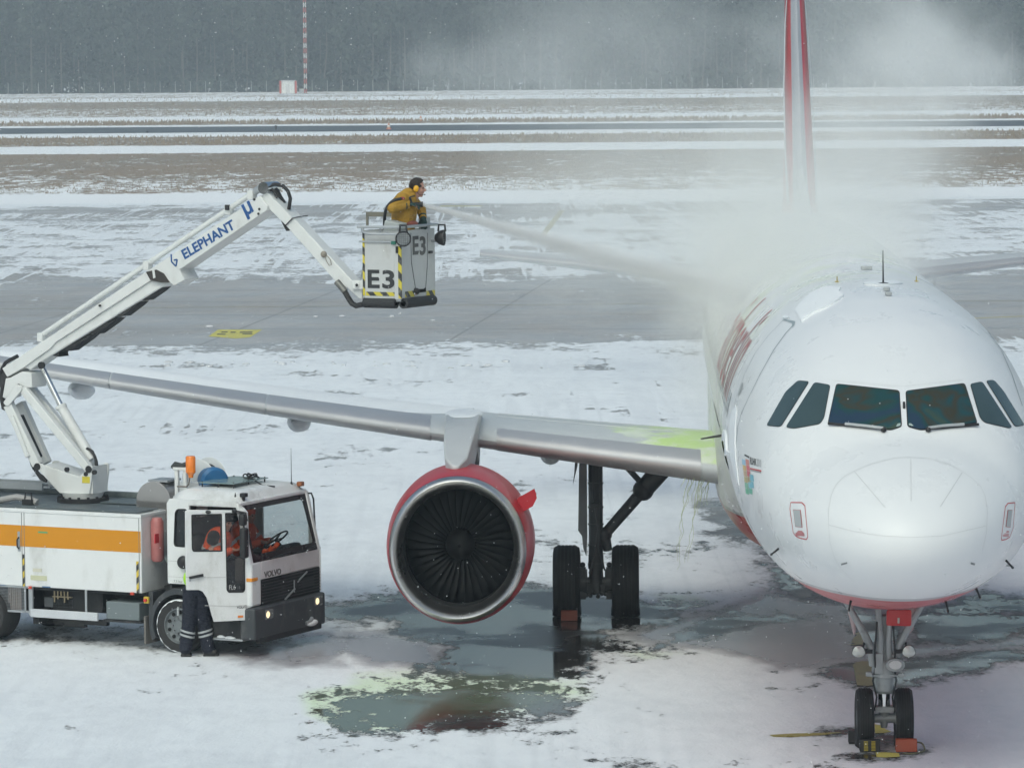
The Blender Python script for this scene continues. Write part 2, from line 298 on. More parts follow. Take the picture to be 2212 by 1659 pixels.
def apron_mat():
    m, nt, o = nodes('apron surface'); p = nt.nodes.new('ShaderNodeBsdfPrincipled'); nt.links.new(p.outputs[0], o.inputs[0]); L_ = nt.links.new
    g = geo(nt); a = N(nt, 'Attribute', attribute_name='cov'); b = N(nt, 'Attribute', attribute_name='base')
    sa = nt.nodes.new('ShaderNodeSeparateColor'); L_(a.outputs['Color'], sa.inputs[0]); sb = nt.nodes.new('ShaderNodeSeparateColor'); L_(b.outputs['Color'], sb.inputs[0])
    wet, green, slush = sa.outputs; base, dry, pink = sb.outputs  # wet mask also carries the shade painted under the truck
    n1 = noise(nt, mapping(nt, g, (1, .7, 1), (0, 0, .05)), .62, 10, .68); n2 = noise(nt, mapping(nt, g, (1, .45, 1)), 3.4, 8, .65); n3 = noise(nt, g, 14, 6, .6)
    n0 = noise(nt, g, .09, 3, .5)
    streak = noise(nt, mapping(nt, g, (.32, .2, 1), (0, 0, .12)), .9, 9, .72)
    # wheel tracks: thin crossing bands in the snow
    tr = None
    for rot, sc, w_ in ((.35, .35, .0), (-.55, .27, .0), (1.1, .22, 0)):
        q = mapping(nt, g, (sc, sc * .02, 1), (0, 0, rot)); t = ramp(nt, math_(nt, 'ABSOLUTE', math_(nt, 'SUBTRACT', noise(nt, q, 1.6, 3, .5), .5)), .022, .004)
        tr = t if tr is None else math_(nt, 'MAXIMUM', tr, t)
    tr = math_(nt, 'MULTIPLY', tr, ramp(nt, n0, .42, .6))
    nn = math_(nt, 'ADD', math_(nt, 'MULTIPLY', math_(nt, 'SUBTRACT', streak, .5), 1.15), math_(nt, 'ADD', math_(nt, 'MULTIPLY', math_(nt, 'SUBTRACT', n2, .5), .55), math_(nt, 'MULTIPLY', math_(nt, 'SUBTRACT', n3, .5), .25)))
    nn = math_(nt, 'SUBTRACT', nn, math_(nt, 'MULTIPLY', math_(nt, 'MULTIPLY', tr, .20), ramp(nt, dry, .4, .9)))
    fb = ramp(nt, math_(nt, 'ADD', base, nn), .53, .62)
    wn_ = math_(nt, 'ADD', math_(nt, 'ADD', wet, math_(nt, 'MULTIPLY', math_(nt, 'SUBTRACT', streak, .5), math_(nt, 'ADD', .25, math_(nt, 'MULTIPLY', green, 3.0)))), math_(nt, 'ADD', math_(nt, 'MULTIPLY', math_(nt, 'SUBTRACT', n1, .5), .8), math_(nt, 'ADD', math_(nt, 'MULTIPLY', math_(nt, 'SUBTRACT', n2, .5), math_(nt, 'ADD', .75, math_(nt, 'MULTIPLY', green, 2.6))), math_(nt, 'MULTIPLY', math_(nt, 'SUBTRACT', n3, .5), math_(nt, 'ADD', .45, green)))))
    fw = ramp(nt, wn_, .43, .57); bare = math_(nt, 'MAXIMUM', fb, fw)
    # scattered footprints and crumbs
    vo = nt.nodes.new('ShaderNodeTexVoronoi'); vo.inputs['Scale'].default_value = 1.7; L_(mapping(nt, g, (1, .6, 1)), vo.inputs['Vector']); vo.inputs['Randomness'].default_value = 1
    fp = math_(nt, 'MULTIPLY', ramp(nt, math_(nt, 'ADD', vo.outputs['Distance'], math_(nt, 'MULTIPLY', n3, .12)), .15, .11), ramp(nt, math_(nt, 'ADD', n1, math_(nt, 'MULTIPLY', wet, .45)), .54, .60))
    bare = math_(nt, 'MAXIMUM', bare, math_(nt, 'MULTIPLY', fp, .75))
    snow = mix(nt, pink, (.84, .865, .89), (.77, .755, .79))
    snow = mix(nt, math_(nt, 'MULTIPLY', ramp(nt, math_(nt, 'ADD', math_(nt, 'MULTIPLY', n2, .5), math_(nt, 'MULTIPLY', n1, .5)), .42, .62), .30), snow, (.58, .60, .64))
    snow = mix(nt, math_(nt, 'MULTIPLY', tr, .22), snow, (.60, .62, .65))
    sl_ = ramp(nt, math_(nt, 'ADD', slush, math_(nt, 'MULTIPLY', math_(nt, 'SUBTRACT', n1, .5), .9)), .42, .75)
    snow = mix(nt, math_(nt, 'MULTIPLY', sl_, .92), snow, (.29, .265, .29))
    gr = ramp(nt, math_(nt, 'ADD', green, math_(nt, 'MULTIPLY', math_(nt, 'SUBTRACT', n1, .5), 1.3)), .35, .95)
    snow = mix(nt, math_(nt, 'MULTIPLY', math_(nt, 'MULTIPLY', math_(nt, 'MULTIPLY', gr, ramp(nt, wet, .12, .42)), math_(nt, 'ADD', .25, n2)), .75), snow, (.62, .80, .42))
    con = mix(nt, n1, (.34, .34, .345), (.50, .50, .50)); con = mix(nt, math_(nt, 'MULTIPLY', ramp(nt, n0, .35, .65), .6), con, (.34, .315, .295))
    # slab joints of the concrete apron
    s = nt.nodes.new('ShaderNodeSeparateXYZ'); L_(mapping(nt, g, (1, 1, 1), (0, 0, .10)), s.inputs[0])
    jt = math_(nt, 'MAXIMUM', math_(nt, 'LESS_THAN', math_(nt, 'FRACT', math_(nt, 'MULTIPLY', s.outputs[0], 1 / 7.5)), .012), math_(nt, 'LESS_THAN', math_(nt, 'FRACT', math_(nt, 'MULTIPLY', s.outputs[1], 1 / 7.5)), .022))
    con = mix(nt, math_(nt, 'MULTIPLY', jt, .5), con, (.12, .12, .12))
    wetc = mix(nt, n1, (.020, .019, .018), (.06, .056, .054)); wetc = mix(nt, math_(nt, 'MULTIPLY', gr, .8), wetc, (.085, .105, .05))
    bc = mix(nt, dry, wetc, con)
    edge = math_(nt, 'MULTIPLY', ramp(nt, wn_, .30, .47), math_(nt, 'SUBTRACT', 1., dry)); snow = mix(nt, math_(nt, 'MULTIPLY', edge, math_(nt, 'ADD', .25, math_(nt, 'MULTIPLY', n3, .9))), snow, (.42, .42, .43)); col = mix(nt, bare, snow, bc); L_(col, p.inputs['Base Color'])
    pud = ramp(nt, noise(nt, g, .4, 5, .5), .40, .56)
    rb = math_(nt, 'ADD', math_(nt, 'MULTIPLY', dry, .35), math_(nt, 'ADD', .06, math_(nt, 'MULTIPLY', math_(nt, 'SUBTRACT', 1., pud), .30)))
    rs = math_(nt, 'SUBTRACT', .75, math_(nt, 'MULTIPLY', sl_, .5))
    rr = nt.nodes.new('ShaderNodeMix'); L_(bare, rr.inputs[0]); L_(rs, rr.inputs[2]); L_(rb, rr.inputs[3]); L_(rr.outputs[0], p.inputs['Roughness'])
    h = math_(nt, 'MULTIPLY', math_(nt, 'ADD', math_(nt, 'ADD', math_(nt, 'MULTIPLY', n2, .6), math_(nt, 'MULTIPLY', n3, .35)), math_(nt, 'MULTIPLY', n1, 1.2)), math_(nt, 'SUBTRACT', 1., math_(nt, 'MULTIPLY', bare, .96)))
    h = math_(nt, 'MULTIPLY', h, math_(nt, 'SUBTRACT', 1., math_(nt, 'MULTIPLY', sl_, .85)))
    L_(bump(nt, h, .8, .05), p.inputs['Normal']); p.inputs['Specular IOR Level'].default_value = .5
    return m
ypx = np.concatenate([np.arange(1850, 1690, -8), np.arange(1690, 1250, -1.8), np.arange(1250, 860, -2.2), np.arange(860, 432, -1.6)])
rows = np.array([yd(q) for q in ypx]); rows = np.concatenate([[4, 20], rows])
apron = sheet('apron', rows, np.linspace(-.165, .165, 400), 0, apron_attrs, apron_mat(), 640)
# ---- the field beyond: mown strips of dead grass, snow verges
def field_attrs(x, y, px, py):
    yc = py + .00785 * (px - 1106); A = np.zeros((len(x), 4)); A[:, 3] = 1
    xs = [150, 203, 206, 208, 213, 216, 228, 232, 247, 250, 257, 259, 265, 267, 290, 291, 309, 311, 324, 327, 345, 365, 378, 390, 412, 415, 434, 440]
    ys = [.5, .5, .56, .20, .30, .72, .68, .58, .54, .08, .1, .66, .66, .0, .0, .68, .68, .02, .02, .74, .70, .68, .62, .56, .50, .0, .0, .0]
    A[:, 0] = np.interp(yc, xs, ys); A[:, 1] = np.interp(yc, [200, 325, 330, 420], [0, .2, 1, 1])
    return {'grass': A}
m, nt, o = nodes('dead grass and snow'); p = nt.nodes.new('ShaderNodeBsdfPrincipled'); nt.links.new(p.outputs[0], o.inputs[0])
g = geo(nt); a = N(nt, 'Attribute', attribute_name='grass'); sp = nt.nodes.new('ShaderNodeSeparateColor'); nt.links.new(a.outputs['Color'], sp.inputs[0])
n1 = noise(nt, mapping(nt, g, (1, .30, 1)), .42, 9, .7); n2 = noise(nt, mapping(nt, g, (1, .5, 1)), .06, 5, .6); n3 = noise(nt, mapping(nt, g, (1, .22, 1)), 1.7, 5, .7)
v = math_(nt, 'ADD', sp.outputs[0], math_(nt, 'ADD', math_(nt, 'MULTIPLY', math_(nt, 'SUBTRACT', n1, .5), 1.1), math_(nt, 'ADD', math_(nt, 'MULTIPLY', math_(nt, 'SUBTRACT', n2, .5), .35), math_(nt, 'MULTIPLY', math_(nt, 'SUBTRACT', n3, .5), 1.0))))
gc = mix(nt, n3, (.19, .155, .125), (.31, .265, .22)); gc = mix(nt, math_(nt, 'MULTIPLY', ramp(nt, n2, .4, .6), .6), gc, (.29, .215, .155))
nt.links.new(mix(nt, ramp(nt, v, .46, .62), (.86, .87, .89), gc), p.inputs['Base Color']); p.inputs['Roughness'].default_value = .9
grassm = m
ypx = np.concatenate([np.arange(433, 200, -.8), [199, 195, 190, 185, 180]]); rows = np.array([yd(q) for q in ypx])
field = sheet('ground', rows, np.linspace(-.165, .165, 240), .004, field_attrs, grassm, 640)
# runway: darker asphalt, on its own sheet
mr = M('runway asphalt', (.085, .095, .105), .6, var=.2, vs=.3)
b_ = MB(); b_.add([(-640, yd(282), .03), (640, yd(282), .03), (640, yd(269.5), .03), (-640, yd(269.5), .03)], [(0, 1, 2, 3)]); tag(b_.build('runway', mr, None, 0), kind='structure')
# tufts of dead grass that give the strips a ragged edge
def tufts(name, n, y0, y1, h, seed):
    r = np.random.default_rng(seed); t = r.random(n); d = 1 / (1 / yd(y0) * (1 - t) + 1 / yd(y1) * t); x = (r.random(n) * 2 - 1) * .15 * d
    hh = h * (.5 + r.random(n)); w = hh * .28; a = r.random(n) * 3.14; cx, sx = np.cos(a) * w, np.sin(a) * w * .5; lx = (r.random(n) - .5) * hh * .8
    v = np.stack([np.stack([x - cx, d - sx, np.zeros(n)], -1), np.stack([x + cx, d + sx, np.zeros(n)], -1), np.stack([x + lx, d, hh], -1)], 1).reshape(-1, 3)
    me = bpy.data.meshes.new(name); me.vertices.add(3 * n); me.vertices.foreach_set('co', v.ravel()); me.loops.add(3 * n); me.loops.foreach_set('vertex_index', np.arange(3 * n))
    me.polygons.add(n); me.polygons.foreach_set('loop_start', np.arange(n) * 3); me.update(calc_edges=True); me.materials.append(M('dead grass blades', (.30, .245, .19), .9, var=.35, vs=.4))
    o = link(name, me, None, 0); tag(o, 'short dead brown grass poking through the snow of the airfield strips', 'grass', kind='stuff'); return o
tufts('dry_grass', 17000, 326, 412, .12, 3)
tufts('dry_grass', 9000, 291, 309, .25, 4); tufts('dry_grass', 6000, 258, 265, .35, 5); tufts('dry_grass', 9000, 205, 246, .3, 6)
# ---- painted markings on the apron
ym = M('yellow road paint', (.62, .55, .12), .6, var=.2, vs=2, dirt=(.25, .24, .2), dirts=1.5); ymd = M('wet yellow paint', (.36, .31, .07), .3, var=.25, vs=3, dirt=(.10, .09, .06), dirts=1.2)
def mark(name, pts, mat, z=.006, n=1):
    """painted area from a ground outline"""
    q = [ground(*t_) for t_ in pts]; b = MB(); b.add([(c.x, c.y, z) for c in q], [tuple(range(len(q)))]); return tag(b.build(name, mat, None, 0), kind='structure')
def line(name, p, q, w, mat, z=.006):
    p, q = ground(*p), ground(*q); d = (q - p).normalized(); s = Vector((-d.y, d.x, 0)) * w / 2; b = MB(); b.add([tuple(c + Vector((0, 0, z))) for c in (p - s, q - s, q + s, p + s)], [(0, 1, 2, 3)])
    return tag(b.build(name, mat, None, 0), kind='structure')
pale = M('worn pale yellow paint', (.42, .39, .25), .6, var=.25, vs=.6)
line('painted_line', (-300, 659 + 11), (2500, 659 - 11), .13, pale); line('painted_line', (2100, 688), (2500, 672), .15, ym)
line('painted_line', (1170, 512), (1214, 455), .32, pale); line('painted_line', (950, 446), (1040, 446), .9, ym)
yb = mark('painted_rectangle', [V(2, 1240, 990), V(2, 1300, 950), V(2, 1560, 950), V(2, 1490, 995), V(2, 1400, 1003)], ym)
dk = M('dark worn paint', (.10, .10, .09), .7)
for i, (x0, x1, y) in enumerate([(1315, 1352, 965), (1370, 1400, 966), (1425, 1500, 966), (1290, 1340, 978), (1440, 1500, 976)]):
    mark('painted_letters', [V(2, x0, y + 3), V(2, x0 + 6, y - 3), V(2, x1 + 6, y - 3), V(2, x1, y + 3)], dk, .010)
mark('painted_line', [V(12, *q) for q in [(300, 440), (372, 425), (330, 415), (350, 370), (395, 330), (350, 322), (420, 300), (440, 268), (470, 340), (492, 440), (420, 436), (360, 444)]], ymd)
mark('painted_line', [V(12, *q) for q in [(345, 655), (375, 628), (440, 615), (560, 618), (596, 640), (600, 760), (612, 885), (560, 872), (500, 880), (390, 872), (372, 780), (358, 700)]], M('slushy yellow paint', (.34, .32, .17), .4, var=.35, vs=5, dirt=(.20, .19, .17), dirts=2.5))
mark('painted_line', [V(12, 585, 1385), V(12, 580, 1290), V(12, 640, 1300), V(12, 700, 1345), V(12, 760, 1368), V(12, 690, 1382)], ym)
mark('painted_line', [V(6, 395, 1478), V(6, 520, 1470), V(6, 700, 1466), V(6, 800, 1462), V(6, 700, 1478), V(6, 520, 1490), V(6, 420, 1488)], ymd)
mark('painted_line', [V(12, 600, 1642), V(12, 590, 1592), V(12, 700, 1590), V(12, 840, 1600), V(12, 850, 1638), V(12, 700, 1646)], ym)
# ---- wood behind the field
bark = M('pine bark', (.11, .095, .085), .9, var=.35, vs=.5, dirt=(.11, .08, .06), dirts=.3)
leafm, nt, o = nodes('dark needles'); p = nt.nodes.new('ShaderNodeBsdfPrincipled'); nt.links.new(p.outputs[0], o.inputs[0]); p.inputs['Roughness'].default_value = .8
nt.links.new(mix(nt, ramp(nt, math_(nt, 'ADD', math_(nt, 'MULTIPLY', noise(nt, geo(nt), .35, 5, .7), .5), math_(nt, 'MULTIPLY', noise(nt, mapping(nt, geo(nt), (1, 1, .5)), .09, 4, .6), .5)), .38, .64), (.006, .012, .012), (.060, .075, .060)), p.inputs['Base Color'])
def crown_data(r, h, n, low):
    z = low + (h - low) * r.random(n) ** .8; k = (z - low) / (h - low); rad = 3.0 * np.sqrt(np.clip(1 - k, .02, 1)) * (.35 + .65 * np.minimum(1, (z - low) / 4 + .3)); a = r.random(n) * 6.283; q = rad * np.sqrt(r.random(n))
    c = np.stack([q * np.cos(a), q * np.sin(a), z], -1); s = .35 + .55 * r.random(n); t = r.normal(size=(n, 3)); t /= np.linalg.norm(t, axis=1)[:, None]; w = r.normal(size=(n, 3)); w[:, 2] *= .4; b = np.cross(t, w); b /= np.linalg.norm(b, axis=1)[:, None]
    return np.stack([c - t * s[:, None], c + b * s[:, None] * .7, c + t * s[:, None], c - b * s[:, None] * .7], 1)
def quads(name, v, mat, parent=None):
    n = len(v); me = bpy.data.meshes.new(name); me.vertices.add(4 * n); me.vertices.foreach_set('co', v.reshape(-1)); me.loops.add(4 * n); me.loops.foreach_set('vertex_index', np.arange(4 * n))
    me.polygons.add(n); me.polygons.foreach_set('loop_start', np.arange(n) * 4); me.update(calc_edges=True); me.materials.append(mat); return link(name, me, parent, 0)
protos = []
for k in range(6):
    h = 26 + 1.1 * k; r_ = np.random.default_rng(50 + k); t = empty('pine_tree', (0, 0, 0), 0); b = MB(); lean = r_.normal(size=2) * .35
    b.tube([(0, 0, 0), (lean[0] * .3, lean[1], h * .3), (lean[0], lean[1], h * .6), (lean[0] * .6, 0, h * .97)], [.19, .16, .11, .04], 7)
    for q in range(9):
        z = h * (.30 + .06 * q); a = r_.random() * 6.28; b.tube([(lean[0] * z / h, 0, z), (math.cos(a) * 1.3, math.sin(a) * 1.3, z + .5), (math.cos(a) * 2.3, math.sin(a) * 2.3, z + .3)], [.06, .04, .02], 5)
    b.build('trunk', bark, t); quads('crown', crown_data(r_, h, 620, h * (.20 + .12 * (k % 3))), leafm, t); protos.append(t)
rr_ = random.Random(5); x = -150.; first = set()
while x < 150:
    i = rr_.randrange(6); src = protos[i]
    if i in first:
        t = src.copy(); COL.objects.link(t)
        for c in src.children: cc = c.copy(); COL.objects.link(cc); cc.parent = t
    else: t = src; first.add(i)
    t.location = (x, 1012 + rr_.uniform(0, 7), 0); t.rotation_euler.z = rr_.uniform(0, 6.28); s_ = rr_.uniform(.95, 1.12); t.scale = (s_, s_, s_)
    tag(t, 'tall dark pine with thin bare trunk on the edge of the wood', 'tree', 'pines along the edge of the wood'); x += rr_.uniform(2.6, 4.6)
vs = []; tk = MB(); r_ = np.random.default_rng(8); cs = [crown_data(r_, 27.5, 250, .5 + 1.5 * (q % 3)) for q in range(8)]
for row in range(9):
    for x in np.arange(-230, 230, 4.6):
        xx, yy = x + r_.normal() * 1.2, 1022 + row * 5 + r_.normal() * 1.2; vs.append(cs[r_.integers(8)] * (1.1, 1, .92 + .2 * r_.random()) + (xx, yy, 0)); tk.cyl((xx, yy, 0), (xx, yy, 22), .22, .1, 5, 1, False)
n_ = 9000; ux = r_.random((n_, 1)) * 470 - 235; uy = 1013 + r_.random((n_, 1)) * 9; uz = r_.random((n_, 1)) ** 1.4 * 4.5; uc = np.concatenate([ux, uy, uz], 1); us = .5 + r_.random((n_, 1)) * .6; t1 = r_.normal(size=(n_, 3)); t2 = r_.normal(size=(n_, 3)); t1 /= np.linalg.norm(t1, axis=1)[:, None]; t2 /= np.linalg.norm(t2, axis=1)[:, None]
vs.append(np.stack([uc - t1 * us, uc + t2 * us, uc + t1 * us, uc - t2 * us], 1)); fo = quads('forest', np.concatenate(vs), leafm); bm = bmesh.new(); bm.from_mesh(fo.data)
me2 = bpy.data.meshes.new('t'); me2.from_pydata(tk.v, [], tk.f); bm.from_mesh(me2); bm.to_mesh(fo.data); bm.free(); bpy.data.meshes.remove(me2); fo.data.materials.append(bark)
fo.data.polygons.foreach_set('material_index', [0] * (len(fo.data.polygons) - len(tk.f)) + [1] * len(tk.f))
tag(fo, 'dense dark pine wood fading into the haze behind the airfield', 'forest', kind='stuff')
# ---- perimeter fence: bent concrete posts with mesh between
fe = empty('fence', (0, 1000, 0), 0, 'airfield fence of pale posts with bent tops and thin wires in front of the wood', 'fence')
pm = M('fence post concrete', (.42, .43, .43), .8); po = MB().tube([(0, 0, 0), (0, 0, 2.35), (0, -.35, 2.8)], .06, 5).build('post', pm, fe)
for k in range(1, 92):
    c = po.copy(); COL.objects.link(c); c.parent = fe; c.location = ((-1) ** k * ((k + 1) // 2) * 3.6, 0, 0)
wi = MB()
for k in range(14): wi.bar((-168, 0, .15 + k * .17), (168, 0, .15 + k * .17), .006)
wi.build('wire', M('fence wire', (.25, .26, .27), .5, .6), fe)
# ---- red and white mast, cabin, equipment box, marker boards
red = M('signal red paint', (.50, .10, .08), .5); wht = M('white paint', (.74, .74, .72), .45, dirt=(.45, .43, .40))
mb = ground(660, 203.5); ma = empty('mast', (mb.x, mb.y, 0), 0, 'tall thin lattice mast banded red and white beside the white cabin', 'mast'); b = MB()
for k in range(28):
    z0, z1, w_ = k * 1.15, (k + 1) * 1.15, .26
    for sx in (-1, 1):
        for sy in (-1, 1): b.bar((sx * w_, sy * w_, z0), (sx * w_, sy * w_, z1), .13, m=k % 2)
    for sx in (-1, 1): b.bar((-w_ * sx, -w_, z0), (w_ * sx, -w_, z1), .09, m=k % 2); b.bar((sx * w_, -w_ * sx, z0), (sx * w_, w_ * sx, z1), .09, m=k % 2)
b.build('lattice', [red, wht], ma, 0)
MB().box((-.6, -.5, 0), (.6, .5, .16)).build('footing', pm, ma, bevel=.02)
cb = ground(623, 204); ca = empty('cabin', (cb.x, cb.y, 0), 0, 'small white equipment cabin with red corner bands below the mast', 'cabin')
MB().box((-1.45, -1.2, .15), (1.45, 1.2, 3.0)).build('wall', wht, ca, bevel=.03); MB().box((-1.65, -1.4, 3.0), (1.65, 1.4, 3.15)).build('roof', M('roof sheet', (.5, .5, .52), .5), ca, bevel=.02)
for sx in (-1, 1): MB().box((sx * 1.75 - .22, -1.23, .15), (sx * 1.75 + .22, -1.1, 3.0)).build('corner_band', red, ca)
MB().box((-.55, -1.24, .2), (.35, -1.18, 2.2)).build('door', M('cabin door grey', (.6, .6, .6), .5), ca, bevel=.01)
gb = ground(652, 203.5); t = empty('equipment_box', (gb.x, gb.y, 0), 0, 'low pale grey switch box at the foot of the mast', 'box')
MB().box((-.55, -.4, .1), (.55, .4, 1.1)).build('housing', M('pale grey box', (.55, .56, .56), .6), t, bevel=.03); MB().box((-.62, -.46, 1.1), (.62, .46, 1.16)).build('lid', wht, t)
for k, (x, y, cab_, lb) in enumerate([(840, 280.5, .5, 'orange and white marker cone on the near snow edge of the runway'), (909, 264, .5, 'orange marker cone on the far snow edge of the runway')]):
    c = ground(x, y); t = empty('marker_cone', (c.x, c.y, 0), 0, lb, 'marker'); MB().box((-.35, -.35, 0), (.35, .35, .06)).build('base', red, t); MB().cyl((0, 0, .06), (0, 0, .8), .28, .06, 14).build('cone', M('marker orange', (.62, .30, .2), .6), t)
    MB().cyl((0, 0, .33), (0, 0, .5), .215, .157, 14).build('band', wht, t)
for x, y, h in ((596, 281.5, .55), (318, 288, .25)):
    c = ground(x, y); t = empty('runway_light', (c.x, c.y, 0), 0, 'dark squat runway lamp on the snow verge, ' + ('the taller one straight above the boom elbow' if h > .4 else 'the lower one above the boom lettering'), 'lamp')
    MB().cyl((0, 0, 0), (0, 0, h * .6), .10, .08, 10).build('stem', M('dark metal', (.04, .04, .045), .5), t); MB().lathe([(.01, h * .6), (.16, h * .6), (.16, h * .85), (.1, h), (0, h)], (0, 0, 0), (0, 0, 1), 12).build('lamp_head', MATS['dark metal'], t)
# low ridges and lumps of ploughed snow beside the taxiway
lump = M('ploughed snow', (.60, .61, .64), .8, var=.25, vs=4, dirt=(.3, .29, .29), dirts=3, bmp=.4)
b = MB(); r_ = random.Random(3)
for k in range(46):
    x = r_.choice([r_.gauss(560, 130), r_.uniform(0, 1400), r_.gauss(860, 60)]); y = r_.gauss(788, 4) if k % 6 else r_.uniform(676, 712); c = ground(x, y); s_ = r_.uniform(.02, .085)
    b.ball((c.x, c.y, s_ * .2), (s_ * r_.uniform(1, 2), s_ * r_.uniform(.8, 1.4), s_ * .6), 9, 6)
tag(b.build('snow_lumps', lump, None, 60), 'small dirty lumps of ploughed snow on the white verge', 'snow', kind='stuff')
# ============================================================ THE AIRLINER
PSI, NGX, NGY = .0298, 4.7206, 53.314
AO = Vector((NGX - 5.07 * math.sin(PSI), NGY - 5.07 * math.cos(PSI), 0)); AZ = math.pi / 2 - PSI
AC = empty('airliner', AO, AZ, 'white twin-engine airliner with red belly, fin and engine cowls, being sprayed', 'airplane')
AM = Matrix.Translation(AO) @ Matrix.Rotation(AZ, 4, 'Z'); AI = AM.inverted()
# local axes: x aft from the nose, y towards the aircraft's right wing, z up
ST = np.array([  # x, top, bottom, half width, height of greatest width
 [0, 3.17, 3.17, 0, 3.17], [.03, 3.36, 2.99, .20, 3.17], [.12, 3.52, 2.83, .40, 3.17], [.3, 3.70, 2.66, .63, 3.18], [.55, 3.86, 2.50, .87, 3.20], [.9, 4.01, 2.46, 1.10, 3.24], [1.3, 4.13, 2.36, 1.30, 3.30],
 [1.75, 4.27, 2.27, 1.47, 3.37], [2.0, 4.46, 2.22, 1.55, 3.41], [2.3, 4.69, 2.17, 1.63, 3.46], [2.6, 4.88, 2.12, 1.70, 3.51], [3.0, 5.08, 2.05, 1.77, 3.57], [3.5, 5.30, 1.98, 1.84, 3.64], [4.0, 5.47, 1.91, 1.89, 3.70],
 [4.6, 5.62, 1.84, 1.93, 3.76], [5.4, 5.75, 1.78, 1.96, 3.81], [6.3, 5.84, 1.745, 1.975, 3.85], [7.5, 5.87, 1.73, 1.975, 3.87], [12, 5.87, 1.73, 1.975, 3.87], [24, 5.87, 1.73, 1.975, 3.87], [27, 5.87, 1.85, 1.96, 3.9],
 [29, 5.87, 2.2, 1.86, 4.05], [31, 5.86, 2.72, 1.65, 4.3], [33, 5.80, 3.35, 1.33, 4.6], [35, 5.68, 3.98, .92, 4.86], [36.6, 5.5, 4.5, .55, 5.0], [37.5, 5.35, 4.85, .26, 5.1]])
def st(x): return [float(np.interp(x, ST[:, 0], ST[:, i])) for i in range(1, 5)]
def sec(x, th):       # th: 0 = crown, +90 = aircraft right side
    t, b_, w, c = st(x); e = 1.0 if x > 4 or x < 1.7 else 1.0 - .07 * math.sin(math.pi * (x - 1.7) / 2.3)
    s_, k = math.sin(th), math.cos(th); y = w * math.copysign(abs(s_) ** e, s_)
    return Vector((x, y, c + (t - c if k > 0 else c - b_) * k))
xs = list(np.concatenate([[0, .008, .03, .07, .12, .2], np.arange(.3, 8, .1), np.arange(8, 27, 1.0), np.arange(27, 37.6, .5)])); NT = 128
# smooth the stations with a small running average so that no facets show
def smooth_tab():
    global ST
    xx = np.concatenate([np.linspace(0, .3, 31), np.arange(.35, 37.55, .05)]); T = np.array([[x] + [np.interp(x, ST[:, 0], ST[:, i]) for i in range(1, 5)] for x in xx])
    for i in range(1, 5):
        y = T[:, i].copy(); k = np.array([1, 2, 3, 4, 3, 2, 1.]); k /= k.sum(); sm = y.copy()
        for _ in range(3): sm[34:-4] = np.convolve(np.pad(sm, 3, 'edge'), k, 'valid')[34:-4]
        T[:, i] = np.where((xx > .35), sm, y)
    ST = T
smooth_tab()
def rnose(x):   # blunt paraboloid radome
    return x
b = MB(); vs = []
for x in xs:
    if x < 1.6:     # analytic nose so that it is round
        e = math.sqrt(max(x, 0) * (10. - x)) / math.sqrt(1.6 * (10. - 1.6)); t6, b6, w6, c6 = st(1.6); c = 3.17 + (c6 - 3.17) * (x / 1.6)
        e2 = e; tp = c + (t6 - c6) * e2; bt = c - (c6 - b6) * e2; w = w6 * e2
        vs += [(x, w * math.sin(a), c + ((tp - c) if math.cos(a) > 0 else (c - bt)) * math.cos(a)) for a in [2 * math.pi * i / NT for i in range(NT)]]
    else: vs += [tuple(sec(x, 2 * math.pi * i / NT)) for i in range(NT)]
fs = [(i * NT + j, i * NT + (j + 1) % NT, (i + 1) * NT + (j + 1) % NT, (i + 1) * NT + j) for i in range(len(xs) - 1) for j in range(NT)] + [tuple((len(xs) - 1) * NT + j for j in range(NT))]
# paint: white, red below, grey line between; thin clouded film of frost and fluid on the crown
m, nt, o = nodes('airliner paint'); p = nt.nodes.new('ShaderNodeBsdfPrincipled'); nt.links.new(p.outputs[0], o.inputs[0])
oc = obc(nt); s = nt.nodes.new('ShaderNodeSeparateXYZ'); nt.links.new(oc, s.inputs[0])
nf = noise(nt, oc, 1.1, 7, .65); nfa = noise(nt, mapping(nt, oc, (.8, 1, .5)), 1.1, 4, .55)
# red belly line climbs from the radome; z of the line along x
line_z = math_(nt, 'SUBTRACT', 2.38, math_(nt, 'MULTIPLY', ramp(nt, s.outputs[0], 2.5, 12.), .17))
isred = math_(nt, 'LESS_THAN', s.outputs[2], line_z); isg = math_(nt, 'LESS_THAN', s.outputs[2], math_(nt, 'ADD', line_z, .06))
c = mix(nt, isg, (.75, .76, .77), (.42, .44, .45)); c = mix(nt, isred, c, (.46, .010, .018))
c = mix(nt, math_(nt, 'MULTIPLY', ramp(nt, nf, .35, .80), .22), c, (.68, .70, .72))
frost = math_(nt, 'MULTIPLY', ramp(nt, math_(nt, 'ADD', s.outputs[2], math_(nt, 'MULTIPLY', nf, 1.2)), 4.6, 6.4), .75)
grn = math_(nt, 'MULTIPLY', ramp(nt, s.outputs[0], 6.0, 9.5), ramp(nt, math_(nt, 'ADD', nfa, math_(nt, 'MULTIPLY', s.outputs[1], .06)), .42, .72))
c = mix(nt, frost, c, (.79, .80, .82)); c = mix(nt, math_(nt, 'MULTIPLY', grn, .42), c, (.66, .74, .46))
cl = math_(nt, 'MULTIPLY', isred, ramp(nt, noise(nt, mapping(nt, oc, (1, .5, 1)), 1.6, 6, .6), .44, .56)); c = mix(nt, math_(nt, 'MULTIPLY', cl, .14), c, (.70, .60, .62))
nt.links.new(c, p.inputs['Base Color']); nt.links.new(math_(nt, 'ADD', .26, math_(nt, 'MULTIPLY', ramp(nt, nf, .35, .8), .30)), p.inputs['Roughness'])
